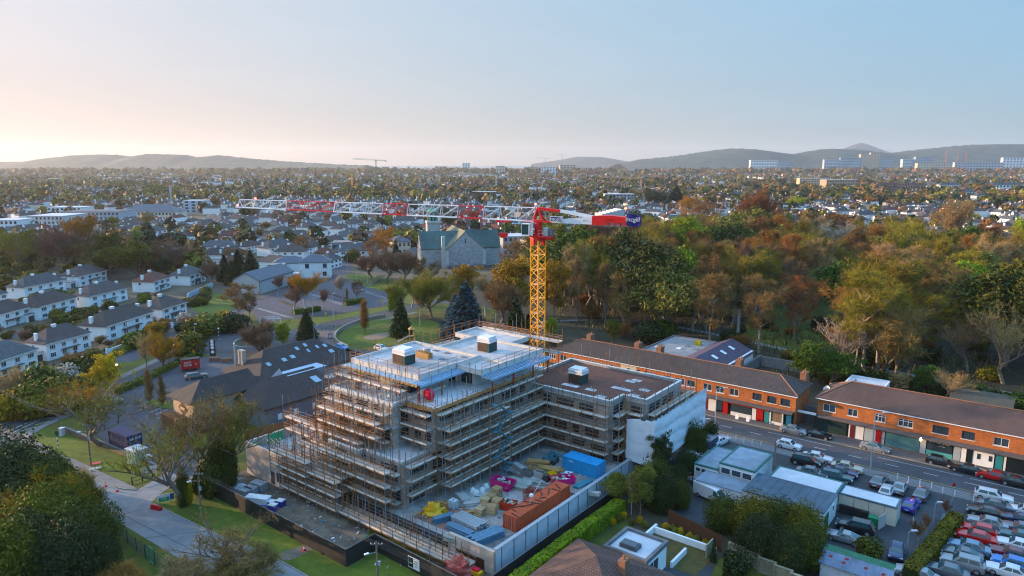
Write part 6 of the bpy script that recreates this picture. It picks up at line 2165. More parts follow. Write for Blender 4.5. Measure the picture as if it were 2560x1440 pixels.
for i in range(6):
	a=i*1.05
	MB().box(math.cos(a) - .2,math.sin(a) - .2,hm - 4 - (i % 2)*2,math.cos(a)+.2,math.sin(a)+.2,hm - 1 - (i % 2)*2,galv).build('antenna',MS)
# --- vehicles
tyre_m=M('tyre',(0.015,0.015,0.016),.85,.1,4)
rim_m=M('alloy_rim',(0.42,0.43,0.45),.35,.1,4,metal=.6)
cglass=M('car_glass',(0.030,0.075,0.085),0.06,.1,.5,spec=1.0)
hlamp=M('headlamp',(.62,.64,.66),.15,.05,3)
tlamp=M('tail_lamp',(.30,.012,.012),.25,.05,3)
plate_m=M('number_plate',(.65,.65,.60),.5,.05,3)
trim_m=M('black_trim',(.014,.015,.017),.5,.1,3)
CARCOL=dict(silver=(.27,.285,.30),white=(.62,.63,.64),black=(.010,.011,.013),grey=(.12,.13,.145),red=(.42,.008,.012),blue=(.012,.06,.20),navy=(.014,.022,.07),cream=(.42,.38,.31),teal=(.03,.075,.085),steel=(.16,.23,.31),maroon=(.12,.012,.02),royal=(.02,.05,.32),bright=(.03,.16,.42))
def paint(c):
	return M('paint_'+c,CARCOL[c],.28,.04,1,metal=.25 if c in ('silver', 'grey', 'steel') else 0,coat=.8)
CT=dict(  # length, width, belt, roof, ground clearance, windscreen base, roof front, roof rear, rear glass base, bonnet height, boot height
	sedan=(4.65,1.80,.93,1.44,.20,1.0,.28,-.95,-1.72,.90,.95),
	hatch=(4.10,1.75,.95,1.48,.20,.95,.25,-1.35,-1.90,.92,.98),
	estate=(4.80,1.82,.95,1.50,.20,1.0,.30,-1.85,-2.28,.92,.98),
	suv=(4.65,1.88,1.08,1.74,.26,1.05,.40,-1.75,-2.18,1.04,1.1),
	mpv=(4.60,1.84,1.05,1.72,.22,1.45,.55,-1.75,-2.18,1.0,1.08),
	coupe=(4.45,1.82,.88,1.30,.17,.85,.10,-.65,-1.85,.82,.90),
	roadster=(4.35,1.80,.92,1.38,.18,.95,.25,-.75,-1.45,.86,.94),
	mini=(3.75,1.70,.95,1.42,.19,1.0,.45,-1.25,-1.70,.92,1.0))
CARMESH={}
def car_meshes(kind,colour):
	key=(kind,colour)
	if key in CARMESH:
		return CARMESH[key]
	L,W,zb,zr,gc,x1,x2,x3,x4,zh,zk=CT[kind]
	pm=paint(colour)
	hw=W/2
	f,r=L/2,-L/2
	st=[(f,gc+.16,zh - .28,.78),(f - .10,gc+.05,zh - .12,.90),(f - .45,gc,zh - .03,.98),(x1+.05,gc,zh+.02,1.0),((x1+x4)/2,gc,zb,1.0),(x4 - .02,gc,zk,.98),(r+.35,gc,zk - .01,.97),(r+.06,gc+.08,zk - .08,.92),(r,gc+.2,zk - .3,.84)]
	st.sort(key=lambda s: -s[0])
	prof=[]
	for (x,lo,hi,k) in st:
		w=hw*k
		m_=lo+(hi - lo)*.55
		prof.append([(x,-w*.94,lo),(x,-w,lo+.14),(x,-w,m_),(x,-w*.93,hi - .03),(x,-w*.75,hi),(x,0,hi+.035),(x,w*.75,hi),(x,w*.93,hi - .03),(x,w,m_),(x,w,lo+.14),(x,w*.94,lo)])
	mb=MB()
	vs=[p for row in prof for p in row]
	n=11
	fs=[]
	for i in range(len(prof) - 1):
		for j in range(n - 1):
			fs.append((i*n+j,(i+1)*n+j,(i+1)*n+j+1,i*n+j+1))
	fs.append(tuple(range(n)))
	fs.append(tuple(reversed(range((len(prof) - 1)*n,len(prof)*n))))
	fs=[tuple(reversed(q)) for q in fs]
	mb.add(vs,fs,pm)
	wb,wt=hw*.90,hw*.70
	zl=lambda x: zb - .04
	g=[(x1,-wb,zl(x1)),(x4,-wb*.96,zl(x4)),(x4,wb*.96,zl(x4)),(x1,wb,zl(x1)),(x2,-wt,zr - .03),(x3,-wt*.97,zr - .04),(x3,wt*.97,zr - .04),(x2,wt,zr - .03),
         (x2 - .05,0,zr+.02),(x3+.05,0,zr+.01)]
	mb.add(g,[(0,1,5,4),(2,3,7,6),(4,5,9,8),(8,9,6,7),(1,2,6,9,5),(3,0,4,8,7)],pm)
	body=mb.mesh('body',42)
	V=[Vector(p) for p in g]
	def pane(a,b,c,d,s0,s1,t0,t1,name,off=.018):
		q=[]
		nrm=(b - a).cross(d - a).normalized()
		ctr=(a+b+c+d)/4
		if nrm.dot(ctr - Vector(((x1+x4)/2,0,zb - .1)))<0:
			nrm=-nrm
		for s,t in ((s0,t0),(s1,t0),(s1,t1),(s0,t1)):
			q.append((a.lerp(b,s)).lerp(d.lerp(c,s),t)+nrm*off)
		m2=MB(); m2.add(q,[(0,1,2,3)],cglass)
		me=m2.mesh(name)
		if me.polygons[0].normal.dot(nrm)<0:
			me.flip_normals()
		return me
	parts=[('windscreen',pane(V[3],V[0],V[4],V[7],.05,.95,.10,.93, 'windscreen')),('rear_window',pane(V[1],V[2],V[6],V[5],.08,.92,.18 if kind in ('hatch', 'estate', 'suv', 'mpv', 'mini') else .1,.92, 'rear_window'))]
	nd=((.13,.47),(.52,.90)) if kind not in ('coupe', 'roadster', 'mini') else ((.15,.55),(.6,.86))
	for (s0,s1) in nd:
		parts.append(('side_window',pane(V[0],V[1],V[5],V[4],s0,s1,.16,.86, 'side_window')))
		parts.append(('side_window',pane(V[3],V[2],V[6],V[7],s0,s1,.16,.86, 'side_window')))
	w_=.335 if kind not in ('suv', 'mpv') else .37
	ty=MB(); ty.tube((0,-.11,0),(0,.11,0),w_,tyre_m,16,caps=True)
	rm=MB(); rm.tube((0,-.118,0),(0,.118,0),w_*.66,rim_m,12,caps=True)
	hl=MB(); hl.rbox((0,0,0),(.22,.36,.14),hlamp)
	tl=MB(); tl.rbox((0,0,0),(.12,.34,.17),tlamp)
	pl=MB(); pl.rbox((0,0,0),(.03,.5,.11),plate_m)
	tr=MB(); tr.rbox((0,0,0),(.06,W*.55,.12),trim_m)
	mi=MB(); mi.rbox((0,0,0),(.12,.2,.13),pm)
	CARMESH[key]=(body,parts,ty.mesh('wheel'),rm.mesh('rim'),hl.mesh('headlight'),tl.mesh('tail_light'),pl.mesh('number_plate'),tr.mesh('grille'),mi.mesh('wing_mirror'),w_)
	return CARMESH[key]
def car(kind,colour,p,heading,label,group,scale=1.0):
	body,parts,ty,rm,hl,tl,pl,gr,mi,w_=car_meshes(kind,colour)
	L,W,zb,zr,gc,x1,x2,x3,x4,zh,zk=CT[kind]
	o=thing('parked_car',label, 'car',p,heading,group,(scale,)*3)
	put('body',body,o)
	for nm,me in parts:
		put(nm,me,o)
	for x in (L/2 - .85,-L/2+.82):
		for s in (-1,1):
			w=put('wheel',ty,o,(x,s*(W/2 - .09),w_))
			put('rim',rm,w)
	for s in (-1,1):
		put('headlight',hl,o,(L/2 - .13,s*W*.36,zh - .24))
		put('tail_light',tl,o,(-L/2+.06,s*W*.37,zk - .22))
		put('wing_mirror',mi,o,(x1 - .2,s*(W/2+.08),zb+.02))
	put('number_plate',pl,o,(-L/2 - .005,0,zk - .35))
	put('grille',gr,o,(L/2 - .03,0,gc+.3))
	return o
UP,UM,VP,VM=UA,UA+math.pi,UA+math.pi/2,UA - math.pi/2
GS_,GY,GL = 'cars parked along the shopping street', 'cars in the dealer yard', 'cars in the tightly packed lot at lower right'
GO = 'other parked cars'
for kind,colour,px,py,hd,lab,grp in [
	('sedan', 'silver',1984,1083,UP, 'silver saloon parked first at the kerb by the blue shop door',GS_),
	('roadster', 'black',2047,1094,UP, 'black soft top parked behind the silver saloon at the kerb',GS_),
	('hatch', 'white',1972,1121,UP, 'silver white three door hatchback at the road edge beside the bollards',GY),
	('sedan', 'silver',2187,1127,UP, 'silver saloon behind the tall street lamp on the road',GS_),
	('hatch', 'black',2350,1162,UP, 'dark hatchback parked under the barber shop',GS_),
	('sedan', 'black',2414,1181,UM, 'glossy black saloon facing left past the barber shop',GS_),
	('sedan', 'red',2483,1198,UM, 'bright red saloon at the kerb at right',GS_),
	('sedan', 'black',2543,1215,UP, 'black saloon cut by the right edge behind the red one',GS_),
	('mpv', 'black',2014,1162,UP+.1, 'black people carrier in the yard behind the taller shed',GY),
	('sedan', 'white',2043,1152,UP+.1, 'white saloon half hidden behind the black people carrier',GY),
	('sedan', 'cream',2117,1177,UP+.12, 'cream saloon nearest the road in the yard row',GY),
	('sedan', 'navy',2104,1189,UP+.1, 'dark blue saloon between the cream and the teal car',GY),
	('estate', 'teal',2090,1200,UP+.1, 'dark teal estate close behind the white roofed shed',GY),
	('sedan', 'grey',2030,1190,UP+.1, 'grey car mostly hidden behind the shed roof',GY),
	('sedan', 'grey',2197,1211,VP - .1, 'dark grey saloon with its boot to the camera by the cabin',GY),
	('sedan', 'silver',2249,1227,VP, 'silver saloon with sunroof beside the dark saloon behind the cabin',GY),
	('sedan', 'grey',2303,1243,VP - .05, 'charcoal saloon with red tail lights next to the row of white bollards',GY),
	('hatch', 'royal',2276,1273,VP - .1, 'royal blue hatchback at the end of the white cabin',GY),
	('hatch', 'white',2216,1236,VP, 'white hatchback mostly hidden by the cabin roof',GY),
	('suv', 'black',2137,1328,UM+.1, 'black large off roader with silver roof beside the green bin',GY),
	('coupe', 'silver',2109,1352,UM+.05, 'pale silver sports coupe in front of the green tin shed',GY),
	('mini', 'navy',2240,1390,VM+.1, 'small dark blue rounded car beside the hedge',GY),
	('estate', 'white',2483,1250,UP+.05, 'white estate at the top of the lot by the road',GL),
	('sedan', 'grey',2493,1275,UP+.1, 'steel grey saloon next to the white estate',GL),
	('sedan', 'black',2465,1291,UM+.05, 'black saloon third from the road in the lot',GL),
	('sedan', 'silver',2468,1317,UM+.05, 'long silver saloon above the two red cars',GL),
	('hatch', 'red',2446,1335,UM+.05, 'smaller red hatchback partly behind the red saloon',GL),
	('sedan', 'red',2438,1353,UM+.05, 'large red saloon with sunroof in the lot',GL),
	('sedan', 'steel',2421,1378,UM+.05, 'steel blue saloon below the red saloon',GL),
	('coupe', 'grey',2404,1394,UM+.05, 'dark grey coupe between the steel blue saloon and the silver off roader',GL),
	('suv', 'silver',2404,1420,UM+.05, 'silver off roader with rails near the bottom of the lot',GL),
	('sedan', 'grey',2366,1438,UM+.05, 'dark saloon cut by the bottom edge in the lot',GL),
	('hatch', 'white',2562,1288,UM, 'white car cut by the right edge, top of the second row',GL),
	('hatch', 'navy',2550,1310,UM, 'navy hatchback cut by the right edge below the white one',GL),
	('sedan', 'grey',2552,1332,UM, 'grey saloon cut by the right edge, third of the second row',GL),
	('sedan', 'teal',2549,1353,UM, 'dark green saloon cut by the right edge, fourth of the second row',GL),
	('sedan', 'white',2543,1374,UM, 'white saloon above the maroon one at the right edge',GL),
	('sedan', 'maroon',2528,1396,UM, 'maroon saloon in the second row near the right edge',GL),
	('hatch', 'bright',2526,1419,UM, 'bright blue hatchback near the bottom right corner',GL),
	('sedan', 'white',2520,1440,UM, 'white car cut by the bottom right corner',GL),
	('sedan', 'silver',2292,1447,UM, 'silver car cut by the bottom edge left of the lot',GL),
	('estate', 'silver',281,1006,rad(-25), 'silver white saloon under the sparse spreading tree by the hedge',GO),
	('estate', 'teal',491,946,rad(35), 'dark teal estate in the pub car park',GO),
	('hatch', 'bright',854,874,UP+.1, 'pale blue hatchback on the lane behind the pub roof',GO),
	('hatch', 'white',953,876,UP, 'white car behind the scaffolding beside the play park',GO),
	('hatch', 'white',484,812,rad(80), 'white car in front of the house by the lawn',GO),
	('hatch', 'blue',428,818,rad(-10), 'small blue car behind a white gate pier at the estate',GO),
	('sedan', 'white',1799,1110,VP - .2, 'white saloon behind the navy pickup at the far corner of the yard',GY),
	('sedan', 'teal',1700,1191,VP - 1.1, 'dark green saloon with faded bonnet under the trees by the low shed',GY),
	('hatch', 'navy',1675,1170,VP - 1.1, 'dark blue car half hidden by the pine at the yard edge',GY)]:
	p=at(px,py)
	p.z=.035
	car(kind,colour,p,hd,lab,grp)
def van(name,label,p,heading,colour,L,W,Hh,flat=False,group=None,mat=None,text=None):
	pm=mat or paint(colour)
	o=thing(name,label, 'van',p,heading,group)
	f=L/2
	m=MB()
	cab=f - 1.6
	prof=[(f,.45),(f,.95),(f - .25,1.15),(f - 1.05,Hh - .1),(f - 1.4,Hh)]
	pts=prof+([(-L/2,Hh),(-L/2,.45)] if not flat else [(f - 2.2,Hh),(f - 2.2,.95),(-L/2,.95),(-L/2,.45)])
	n=len(pts)
	vs=[(x,-W/2,z) for x,z in pts]+[(x,W/2,z) for x,z in pts]
	m.add(vs,[tuple(range(n - 1,-1,-1)),tuple(range(n,2*n))]+[(i,(i+1) % n,n+(i+1) % n,n+i) for i in range(n)],pm)
	me=m.mesh('body',30)
	put('body',me,o)
	g=MB(); g.add([(f - .30,-W*.43,1.22),(f - .30,W*.43,1.22),(f - .98,W*.40,Hh - .16),(f - .98,-W*.40,Hh - .16)],[(0,1,2,3)],cglass)
	put('windscreen',g.mesh('windscreen'),o,(.03,0,.03))
	for s in (-1,1):
		g=MB(); g.add([(f - .5,s*(W/2+.01),1.2),(f - 1.5,s*(W/2+.01),1.2),(f - 1.5,s*(W/2+.01),Hh - .25),(f - 1.05,s*(W/2+.01),Hh - .25)],[(0,1,2,3)],cglass)
		put('side_window',g.mesh('side_window'),o)
		for x in (f - .9,-f+.9):
			t=MB(); t.tube((0,-.12,0),(0,.12,0),.36,tyre_m,14,caps=True)
			t.tube((0,-.13,0),(0,.13,0),.22,rim_m,10,caps=True)
			put('wheel',t.mesh('wheel'),o,(x,s*(W/2 - .1),.36))
		put('headlight',MB().rbox((0,0,0),(.08,.3,.2),hlamp).mesh('headlight'),o,(f - .01,s*W*.36,.85))
	if flat:
		b=MB()
		for i in range(9):
			b.box(-L/2+.05+i*.33,-W/2,Hh - .6,-L/2+.3+i*.33,W/2,Hh - .55,board_ms[1])
		for s in (-1,1):
			for x in (-L/2+.1,f - 2.3):
				b.tube((x,s*(W/2 - .05),.95),(x,s*(W/2 - .05),Hh - .55),.04,galv,4)
		put('load_rack',b.mesh('load_rack'),o)
	return o
van('pickup_van', 'white flatbed van with slatted load rack beside the low office shed',at(1742,1160,0),UA - 1.9, 'white',5.6,2.0,2.3,True)
van('panel_van', 'old white van overgrown with brambles below the white wall',at(1777,1248),UA - .25, 'white',5.0,1.95,2.2)
van('delivery_van', 'navy van behind the flatbed at the far end of the yard',at(1768,1124),UA - 1.6, 'navy',4.6,1.9,2.0)
van('delivery_van', 'white van behind the annexe among the trees',at(2131,925),UA+1.2, 'white',5.4,2.1,2.6)
fv=thing('food_trailer', 'red catering trailer with white lettering in the pub car park', 'trailer',at(477,925),rad(28))
m=MB(); m.box(-2.0,-1.0,.5,2.0,1.0,2.7,M('trailer_red',(.36,.012,.02),.5,.1,1)); m.build('body',fv)
m=MB(); m.box(-2.05,-1.05,2.703,2.05,1.05,2.85,trim_m); m.build('roof',fv)
for x in (-.9,.9):
	m=MB(); m.tube((x,-1.02,.35),(x,1.02,.35),.33,tyre_m,12,caps=True); m.build('wheel',fv)
lettering('LOVE',.62,upvc,fv,(-.6,-1.02,2.1),(rad(90),0,0)); lettering('FOOD',.62,upvc,fv,(-.6,-1.02,1.45),(rad(90),0,0))
m=MB(); m.tube((1.2,-1.03,1.6),(1.2,-1.0,1.6),.3,M('pink_disc',(.6,.15,.2),.6,.1),14,caps=True); m.build('disc_logo',fv)
# --- site objects on the deck
def container(label,p,rz,L,mat,doorm=None,roofmat=None,writing=None,side=-1):
	o=thing('shipping_container',label, 'container',p,rz)
	W,H=2.44,2.6
	for s in (-1,1):
		m=MB(); n=int(L/.28)
		for i in range(n):
			x0,x1=-L/2+.12+(L - .24)*i/n,-L/2+.12+(L - .24)*(i+1)/n
			d0=.045 if i % 2 else 0
			y=s*(W/2 - .05+d0)
			xm0,xm1=x0+(x1 - x0)*.15,x1 - (x1 - x0)*.15
			yo=s*(W/2 - .05+(.045 - d0))
			m.add([(xm0,y,.15),(xm1,y,.15),(xm1,y,H - .12),(xm0,y,H - .12)],[(0,1,2,3) if s<0 else (3,2,1,0)],mat)
			m.add([(xm1,y,.15),(x1+(x1 - x0)*.15,yo,.15),(x1+(x1 - x0)*.15,yo,H - .12),(xm1,y,H - .12)],[(0,1,2,3) if s<0 else (3,2,1,0)],mat)
		m.build('side_panel',o)
		for x in (-L/2+.07,L/2 - .07):
			MB().box(x - .07,s*(W/2) - .07,0,x+.07,s*(W/2)+.07,H,mat).build('corner_post',o)
		MB().box(-L/2+.145,s*W/2 - .06,0,L/2 - .145,s*W/2+.06,.16,mat).build('bottom_rail',o)
		MB().box(-L/2+.145,s*W/2 - .06,H - .12,L/2 - .145,s*W/2+.06,H,mat).build('top_rail',o)
	m=MB(); n=int(L/.45)
	for i in range(n):
		x0,x1=-L/2+.1+(L - .2)*i/n,-L/2+.1+(L - .2)*(i+1)/n
		z=H - .04+(.03 if i % 2 else 0)
		m.box(x0,-W/2+.07,H - .15,x1 - .002,W/2 - .07,z,roofmat or mat)
	m.build('roof_panel',o)
	for e in (-1,1):
		for s in (-1,1):
			m=MB(); m.box(e*(L/2 - .06),s*.03,.16,e*(L/2 - .02),s*(W/2 - .1),H - .14,doorm or mat)
			d=m.build('door',o)
			if e==side:
				for y in (.35,.85):
					b=MB(); b.tube((e*(L/2+.01),s*y,.2),(e*(L/2+.01),s*y,H - .2),.025,galv,5); b.build('locking_bar',d)
	if writing:
		for (t,size,x,y,z,r) in writing:
			lettering(t,size,upvc,o,(x,y,z),r)
	return o
DK=2.0
u_,v_=-56.2,66.0
a,b=at(1262,1322,DK),at(1425,1243,DK)
red_c=M('container_orange',(.50,.115,.065),.6,.15,1.2,stain=.2)
pr=(at(1295,1334,DK)+at(1425,1245,DK))/2 - uvw(1.22,0) 
container('long orange red shipping container along the white boundary wall',Vector((pr.x,pr.y,DK)),VP,12.19,red_c).scale=(1,.86,.76)
blu_c=M('container_blue',(.008,.27,.50),.5,.12,1.2)
pb_=(at(1407,1177,DK)+at(1490,1209,DK))/2+uvw(0,1.22)
container('bright blue shipping container at the far end of the courtyard',Vector((pb_.x,pb_.y,DK)),UA,6.06,blu_c,writing=[('SITE',.4,-1.4,-1.3,2.1,(rad(90),0,0))],side=1)
pp_=at(303,1122)
container('dark navy shipping container behind the low wall of the pub car park',pp_+Vector((0,1.5,0)),rad(-33),6.06,M('container_navy',(.010,.02,.085),.5,.12,1),writing=[('BIG',.5,3.06,-.5,1.9,(rad(90),0,rad(90))),('BOX',.5,3.06,.6,1.9,(rad(90),0,rad(90)))],side=1)
pink=M('skip_magenta',(.52,.015,.17),.55,.12,1.5)
def skip(label,p,rz,mat,L=3.6,W=1.8,H=1.35,fill=True):
	o=thing('skip',label, 'skip',p,rz)
	b,t=L*.36,L/2
	for s in (-1,1):
		m=MB(); m.add([(-b,s*W*.5,0),(b,s*W*.5,0),(t,s*W*.5,H),(-t,s*W*.5,H),(-b,s*(W*.5 - .06),0),(b,s*(W*.5 - .06),0),(t,s*(W*.5 - .06),H),(-t,s*(W*.5 - .06),H)],[(0,1,2,3),(7,6,5,4),(3,2,6,7),(0,4,5,1),(0,3,7,4),(1,5,6,2)],mat); m.build('side_wall',o)
		m=MB(); m.add([(s*b,-W*.5+.062,0),(s*b,W*.5 - .062,0),(s*t,W*.5 - .062,H),(s*t,-W*.5+.062,H),(s*(b - .06),-W*.5+.062,0),(s*(b - .06),W*.5 - .062,0),(s*(t - .06),W*.5 - .062,H),(s*(t - .06),-W*.5+.062,H)],[(0,1,2,3),(7,6,5,4),(3,2,6,7),(0,3,7,4),(1,5,6,2)],mat); m.build('end_wall',o)
		for x in (-.7,.7):
			MB().tube((x,s*(W/2+.03),.5),(x,s*(W/2+.14),.5),.06,mat,8,caps=True).build('lifting_lug',o)
	MB().box(-b,-W/2+.07,.02,b,W/2 - .07,.08,mat).build('floor',o)
	if fill:
		g=random.Random(int(p.x*10)); m=MB()
		for i in range(26):
			m.rbox((g.uniform(-b,b),g.uniform(-W*.35,W*.35),g.uniform(.5,H)),(g.uniform(.2,1.1),g.uniform(.1,.4),g.uniform(.04,.3)),g.choice((conc,timber,dark_in,board_ms[1],upvc)),g.uniform(0,3),g.uniform(-.4,.4),g.uniform(-.4,.4))
		m.build('rubbish',o,kind='stuff')
	return o
skip('magenta skip full of dark rubble in the middle of the courtyard',at(1258,1220,DK),UA+.12,pink)
skip('magenta skip covered with pale boards near the blue container',at(1406,1214,DK),UA+.9,pink)
skip('small red tipping skip beside the pallet stacks',at(1272,1272,DK),UA+.3,M('skip_red',(.42,.06,.04),.6,.15,1.5),2.2,1.4,1.1)
pal_m=[M('pallet_wood',(.42,.29,.17),.9,.2,1.5),M('pallet_wood_pale',(.50,.38,.25),.9,.2,1.5)]
PALS=[]
for k in range(2):
	m=MB()
	for i in range(7):
		m.box(-.6,-.5+i*.155,.11,.6,-.4+i*.155,.135,pal_m[k])
	for y in (-.45,0,.45):
		m.box(-.6,y - .05,0,.6,y+.05,.108,pal_m[k])
	PALS.append(m.mesh('pallet'))
def pallets(label,p,n,rz):
	o=thing('pallet_stack',label, 'pallets',p,rz, 'stacks of timber pallets in the courtyard')
	for i in range(n):
		put('pallet',PALS[i % 2],o,(RND.uniform(-.05,.05),RND.uniform(-.05,.05),i*.138),RND.uniform(-.05,.05))
	return o
for (px,py,n,lab) in ((1243,1243,11, 'rearmost tall stack of timber pallets'),(1228,1256,9, 'stack of pallets just in front of the rearmost stack'),(1242,1268,9, 'right hand stack of pale pallets by the small red skip'),(1214,1263,8, 'left stack of pallets behind the blue sheet'),(1230,1285,9, 'front right stack of dark pallets'),(1200,1288,8, 'front left low stack of pallets'),(1212,1272,5, 'low pallet stack in the middle of the group')):
	pallets(lab,at(px,py,DK),n,UA+RND.uniform(-.1,.4))
def blob(name,label,cat,p,rx,ry,rz_,mat,seed,group=None,lump=.25,rot=0.0,nu=18,nv=9,ang_=50):
	m=MB(); vs,fs=[],[]
	for j in range(nv+1):
		th=(math.pi/2)*j/nv
		for i in range(nu):
			a=2*math.pi*i/nu
			d=Vector((math.cos(a)*math.cos(th),math.sin(a)*math.cos(th),math.sin(th)))
			k=1+lump*mnoise.noise(d*2.6+Vector((seed*3.1,0,0)))+lump*.6*mnoise.noise(d*6+Vector((0,seed,0)))
			vs.append((d.x*rx*k,d.y*ry*k,max(0,d.z*rz_*k)))
	for j in range(nv):
		for i in range(nu):
			fs.append((j*nu+i,j*nu+(i+1) % nu,(j+1)*nu+(i+1) % nu,(j+1)*nu+i))
	m.add(vs,fs,mat)
	o=put(name,m.mesh(name,ang_),None,p,rot)
	return tag(o,label,cat,group)
yel_t=M('yellow_tarp',(.62,.36,.01),.55,.12,2)
blob('tarpaulin_pile', 'crumpled bright yellow tarpaulin heap at the foot of the scaffold', 'tarpaulin',at(1084,1284,DK),1.5,1.1,1.35,yel_t,3,lump=.5)
bag_m=M('bulk_bag',(.70,.70,.68),.8,.08,2)
for i,(px,py) in enumerate(((1216,1220),(1206,1230),(1190,1236),(1182,1232))):
	blob('bulk_bag',('white bulk bag nearest the magenta skip', 'white bulk bag second from the magenta skip', 'white bulk bag third from the magenta skip', 'white bulk bag farthest from the magenta skip')[i], 'bag',at(px,py,DK),.5,.5,.75,bag_m,i+10, 'white bulk bags in the courtyard',.12)
def ibc(label,p,rz):
	o=thing('water_tank',label, 'tank',p,rz, 'caged white tanks')
	MB().box(-.55,-.45,.18,.55,.45,1.15,M('tank_plastic',(.55,.62,.66),.45,.08,2)).build('tank',o)
	m=MB()
	for s in (-1,1):
		for x in (-.58,-.2,.2,.58): m.tube((x,s*.48,.12),(x,s*.48,1.18),.02,galv,4)
		for y in (-.2,.2): m.tube((s*.58,y,.12),(s*.58,y,1.18),.02,galv,4)
		for z in (.2,.5,.8,1.18): m.tube((-.58,s*.48,z),(.58,s*.48,z),.02,galv,4); m.tube((s*.58,-.48,z),(s*.58,.48,z),.02,galv,4)
	m.build('cage',o); MB().box(-.6,-.5,0,.6,.5,.12,galv).build('base',o)
	m=MB(); m.lathe([(.12,0),(.12,.07)],trim_m,10,(0,0,1.152)); m.build('cap',o)
ibc('white caged tank beside the yellow tarpaulin',at(1134,1270,DK),UA)
ibc('white caged tank in front of the blue container',at(1421,1200,DK),UA+.3)
def beams(label,p,rz,n,L,mat,rows=3,w=.22,cat='beams',name='steel_beams',part='beam',gap=.05):
	o=thing(name,label,cat,p,rz)
	bm=MB(); bm.box(-L/2,-w/2,0,L/2,w/2,.035,mat); bm.box(-L/2,-.025,.036,L/2,.025,w - .036,mat); bm.box(-L/2,-w/2,w - .035,L/2,w/2,w,mat)
	me=bm.mesh(part)
	for r in range(rows):
		for i in range(n - r % 2):
			put(part,me,o,(RND.uniform(-.2,.2),(i - n/2)*(w+gap)+(r % 2)*.12,r*(w+.02)))
	return o
blue_st=M('blue_grey_steel',(.16,.27,.36),.5,.15,2,metal=.4)
beams('bundle of long galvanised steel decking sheets in the courtyard',at(1174,1312,DK),UA - .05,6,4.6,galv,3,.3)
beams('flat bundle of blue grey steel channels near the deck edge',at(1152,1328,DK),UA - .02,4,4.2,blue_st,2,.3)
beams('stack of bright blue steel sheets at the front corner of the deck',at(1216,1348,DK),VP - .25,5,4.4,blue_st,3,.3)
beams('second stack of blue steel sheets beside the front parapet',at(1188,1345,DK),VP - .3,3,3.0,blue_st,2,.3)
beams('loose timber planks lying against the bags',at(1188,1258,DK),UA+.9,6,3.2,M('pale_plank',(.45,.42,.40),.9,.2,1),2,.24, 'planks', 'plank_pile', 'plank')
beams('pile of brown timber beside the grey bins near the blue container',at(1372,1178,DK+.45),UA+.25,5,3.4,timber,3,.2, 'timber', 'timber_stack', 'plank')
beams('teal timber stack on the deck right of the magenta skip',at(1455,1218,DK),VP - .1,4,3.4,M('teal_timber',(.06,.20,.26),.8,.2,1),3,.22, 'timber', 'timber_stack', 'plank')
beams('long grey formwork beams beside the first magenta skip',at(1303,1212,DK),UA+.1,5,3.6,M('form_beam',(.36,.37,.33),.8,.2,1),3,.22, 'beams', 'formwork_stack', 'beam')
fr_=thing('formwork_stack', 'red steel formwork frames leaning behind the pallets', 'frames',at(1325,1252,DK),UA+.4)
for k in range(4):
	m=MB()
	for x in (-1,0,1): m.tube((x,0,0),(x,0,1.4),.05,redsteel,4)
	for z in (.05,.5,.95,1.4): m.tube((-1,0,z),(1,0,z),.05,redsteel,4)
	q=m.build('frame_panel',fr_,(k*.15,k*.35,0)); q.rotation_euler=(rad(-18),0,0)
for k,(px,py,n,L,r_,w,col,lab) in enumerate(((1115,1262,4,2.2,.3,.2, 'timber', 'short timber bundle left of the caged tank'),(1160,1250,5,2.6,-.4,.2, 'pale', 'pale plank bundle behind the caged tank'),(1175,1285,3,2.4,.9,.22, 'timber', 'leaning timber boards in front of the caged tank'),(1105,1302,3,2.8,1.2,.25, 'blue', 'blue sheet bundle by the yellow tarpaulin'),
		(1290,1300,4,2.0,.2,.2, 'timber', 'broken timber beside the orange container'),(1262,1205,5,2.4,.6,.2, 'grey', 'grey props behind the first magenta skip'),(1335,1205,6,3.0,.2,.2, 'grey', 'grey beam stack between the two magenta skips'),(1390,1185,5,2.6,1.3,.2, 'timber', 'dark timber bundle in front of the blue container'),
		(1300,1170,4,3.0,-.3,.25, 'pale', 'pale sheets lying on the raised slab'),(1345,1160,5,3.4,.5,.2, 'timber', 'long brown timbers on the raised slab'),(1480,1235,4,2.2,.4,.2, 'pale', 'pale planks at the boundary wall by the blue container'),(1130,1350,4,2.0,.2,.2, 'grey', 'grey bars at the front left of the deck'),(1240,1235,4,1.8,.8,.2, 'timber', 'small timber pile behind the pallets'),(1300,1222,5,2.4,.15,.2, 'grey', 'grey formwork bars behind the red frames'))):
	beams(lab,at(px,py,DK+(.45 if py<1182 and px>1250 else 0)),UA+r_,n,L,dict(timber=timber,pale=M('pale_plank',(.45,.42,.40),.9,.2,1),blue=blue_st,grey=M('form_beam',(.36,.37,.33),.8,.2,1))[col],2+k % 2,w, 'timber' if col in ('timber', 'pale') else 'beams', 'material_stack', 'plank' if col in ('timber', 'pale') else 'beam')
fr_=thing('steel_rack', 'dark red rack of scaffold couplers behind the frames', 'rack',at(1340,1235,DK),UA+.2)
m=MB()
for i in range(9): m.tube((-1.6,-.5+i*.12,.2+(i % 3)*.15),(1.6,-.5+i*.12,.2+(i % 3)*.15),.05,redsteel,5)
m.build('tube_bundle',fr_)
for x in (-1,1): MB().box(x - .05,-.6,0,x+.05,.6,.14,redsteel).build('bearer',fr_)
bl=thing('boom_lift', 'teal folding boom lift parked at the inner corner of the courtyard', 'machine',at(1376,1156,DK+.45),UA+.2)
m=MB(); m.box(-1.1,-.7,.35,1.1,.7,1.0,steel_teal); m.build('chassis',bl)
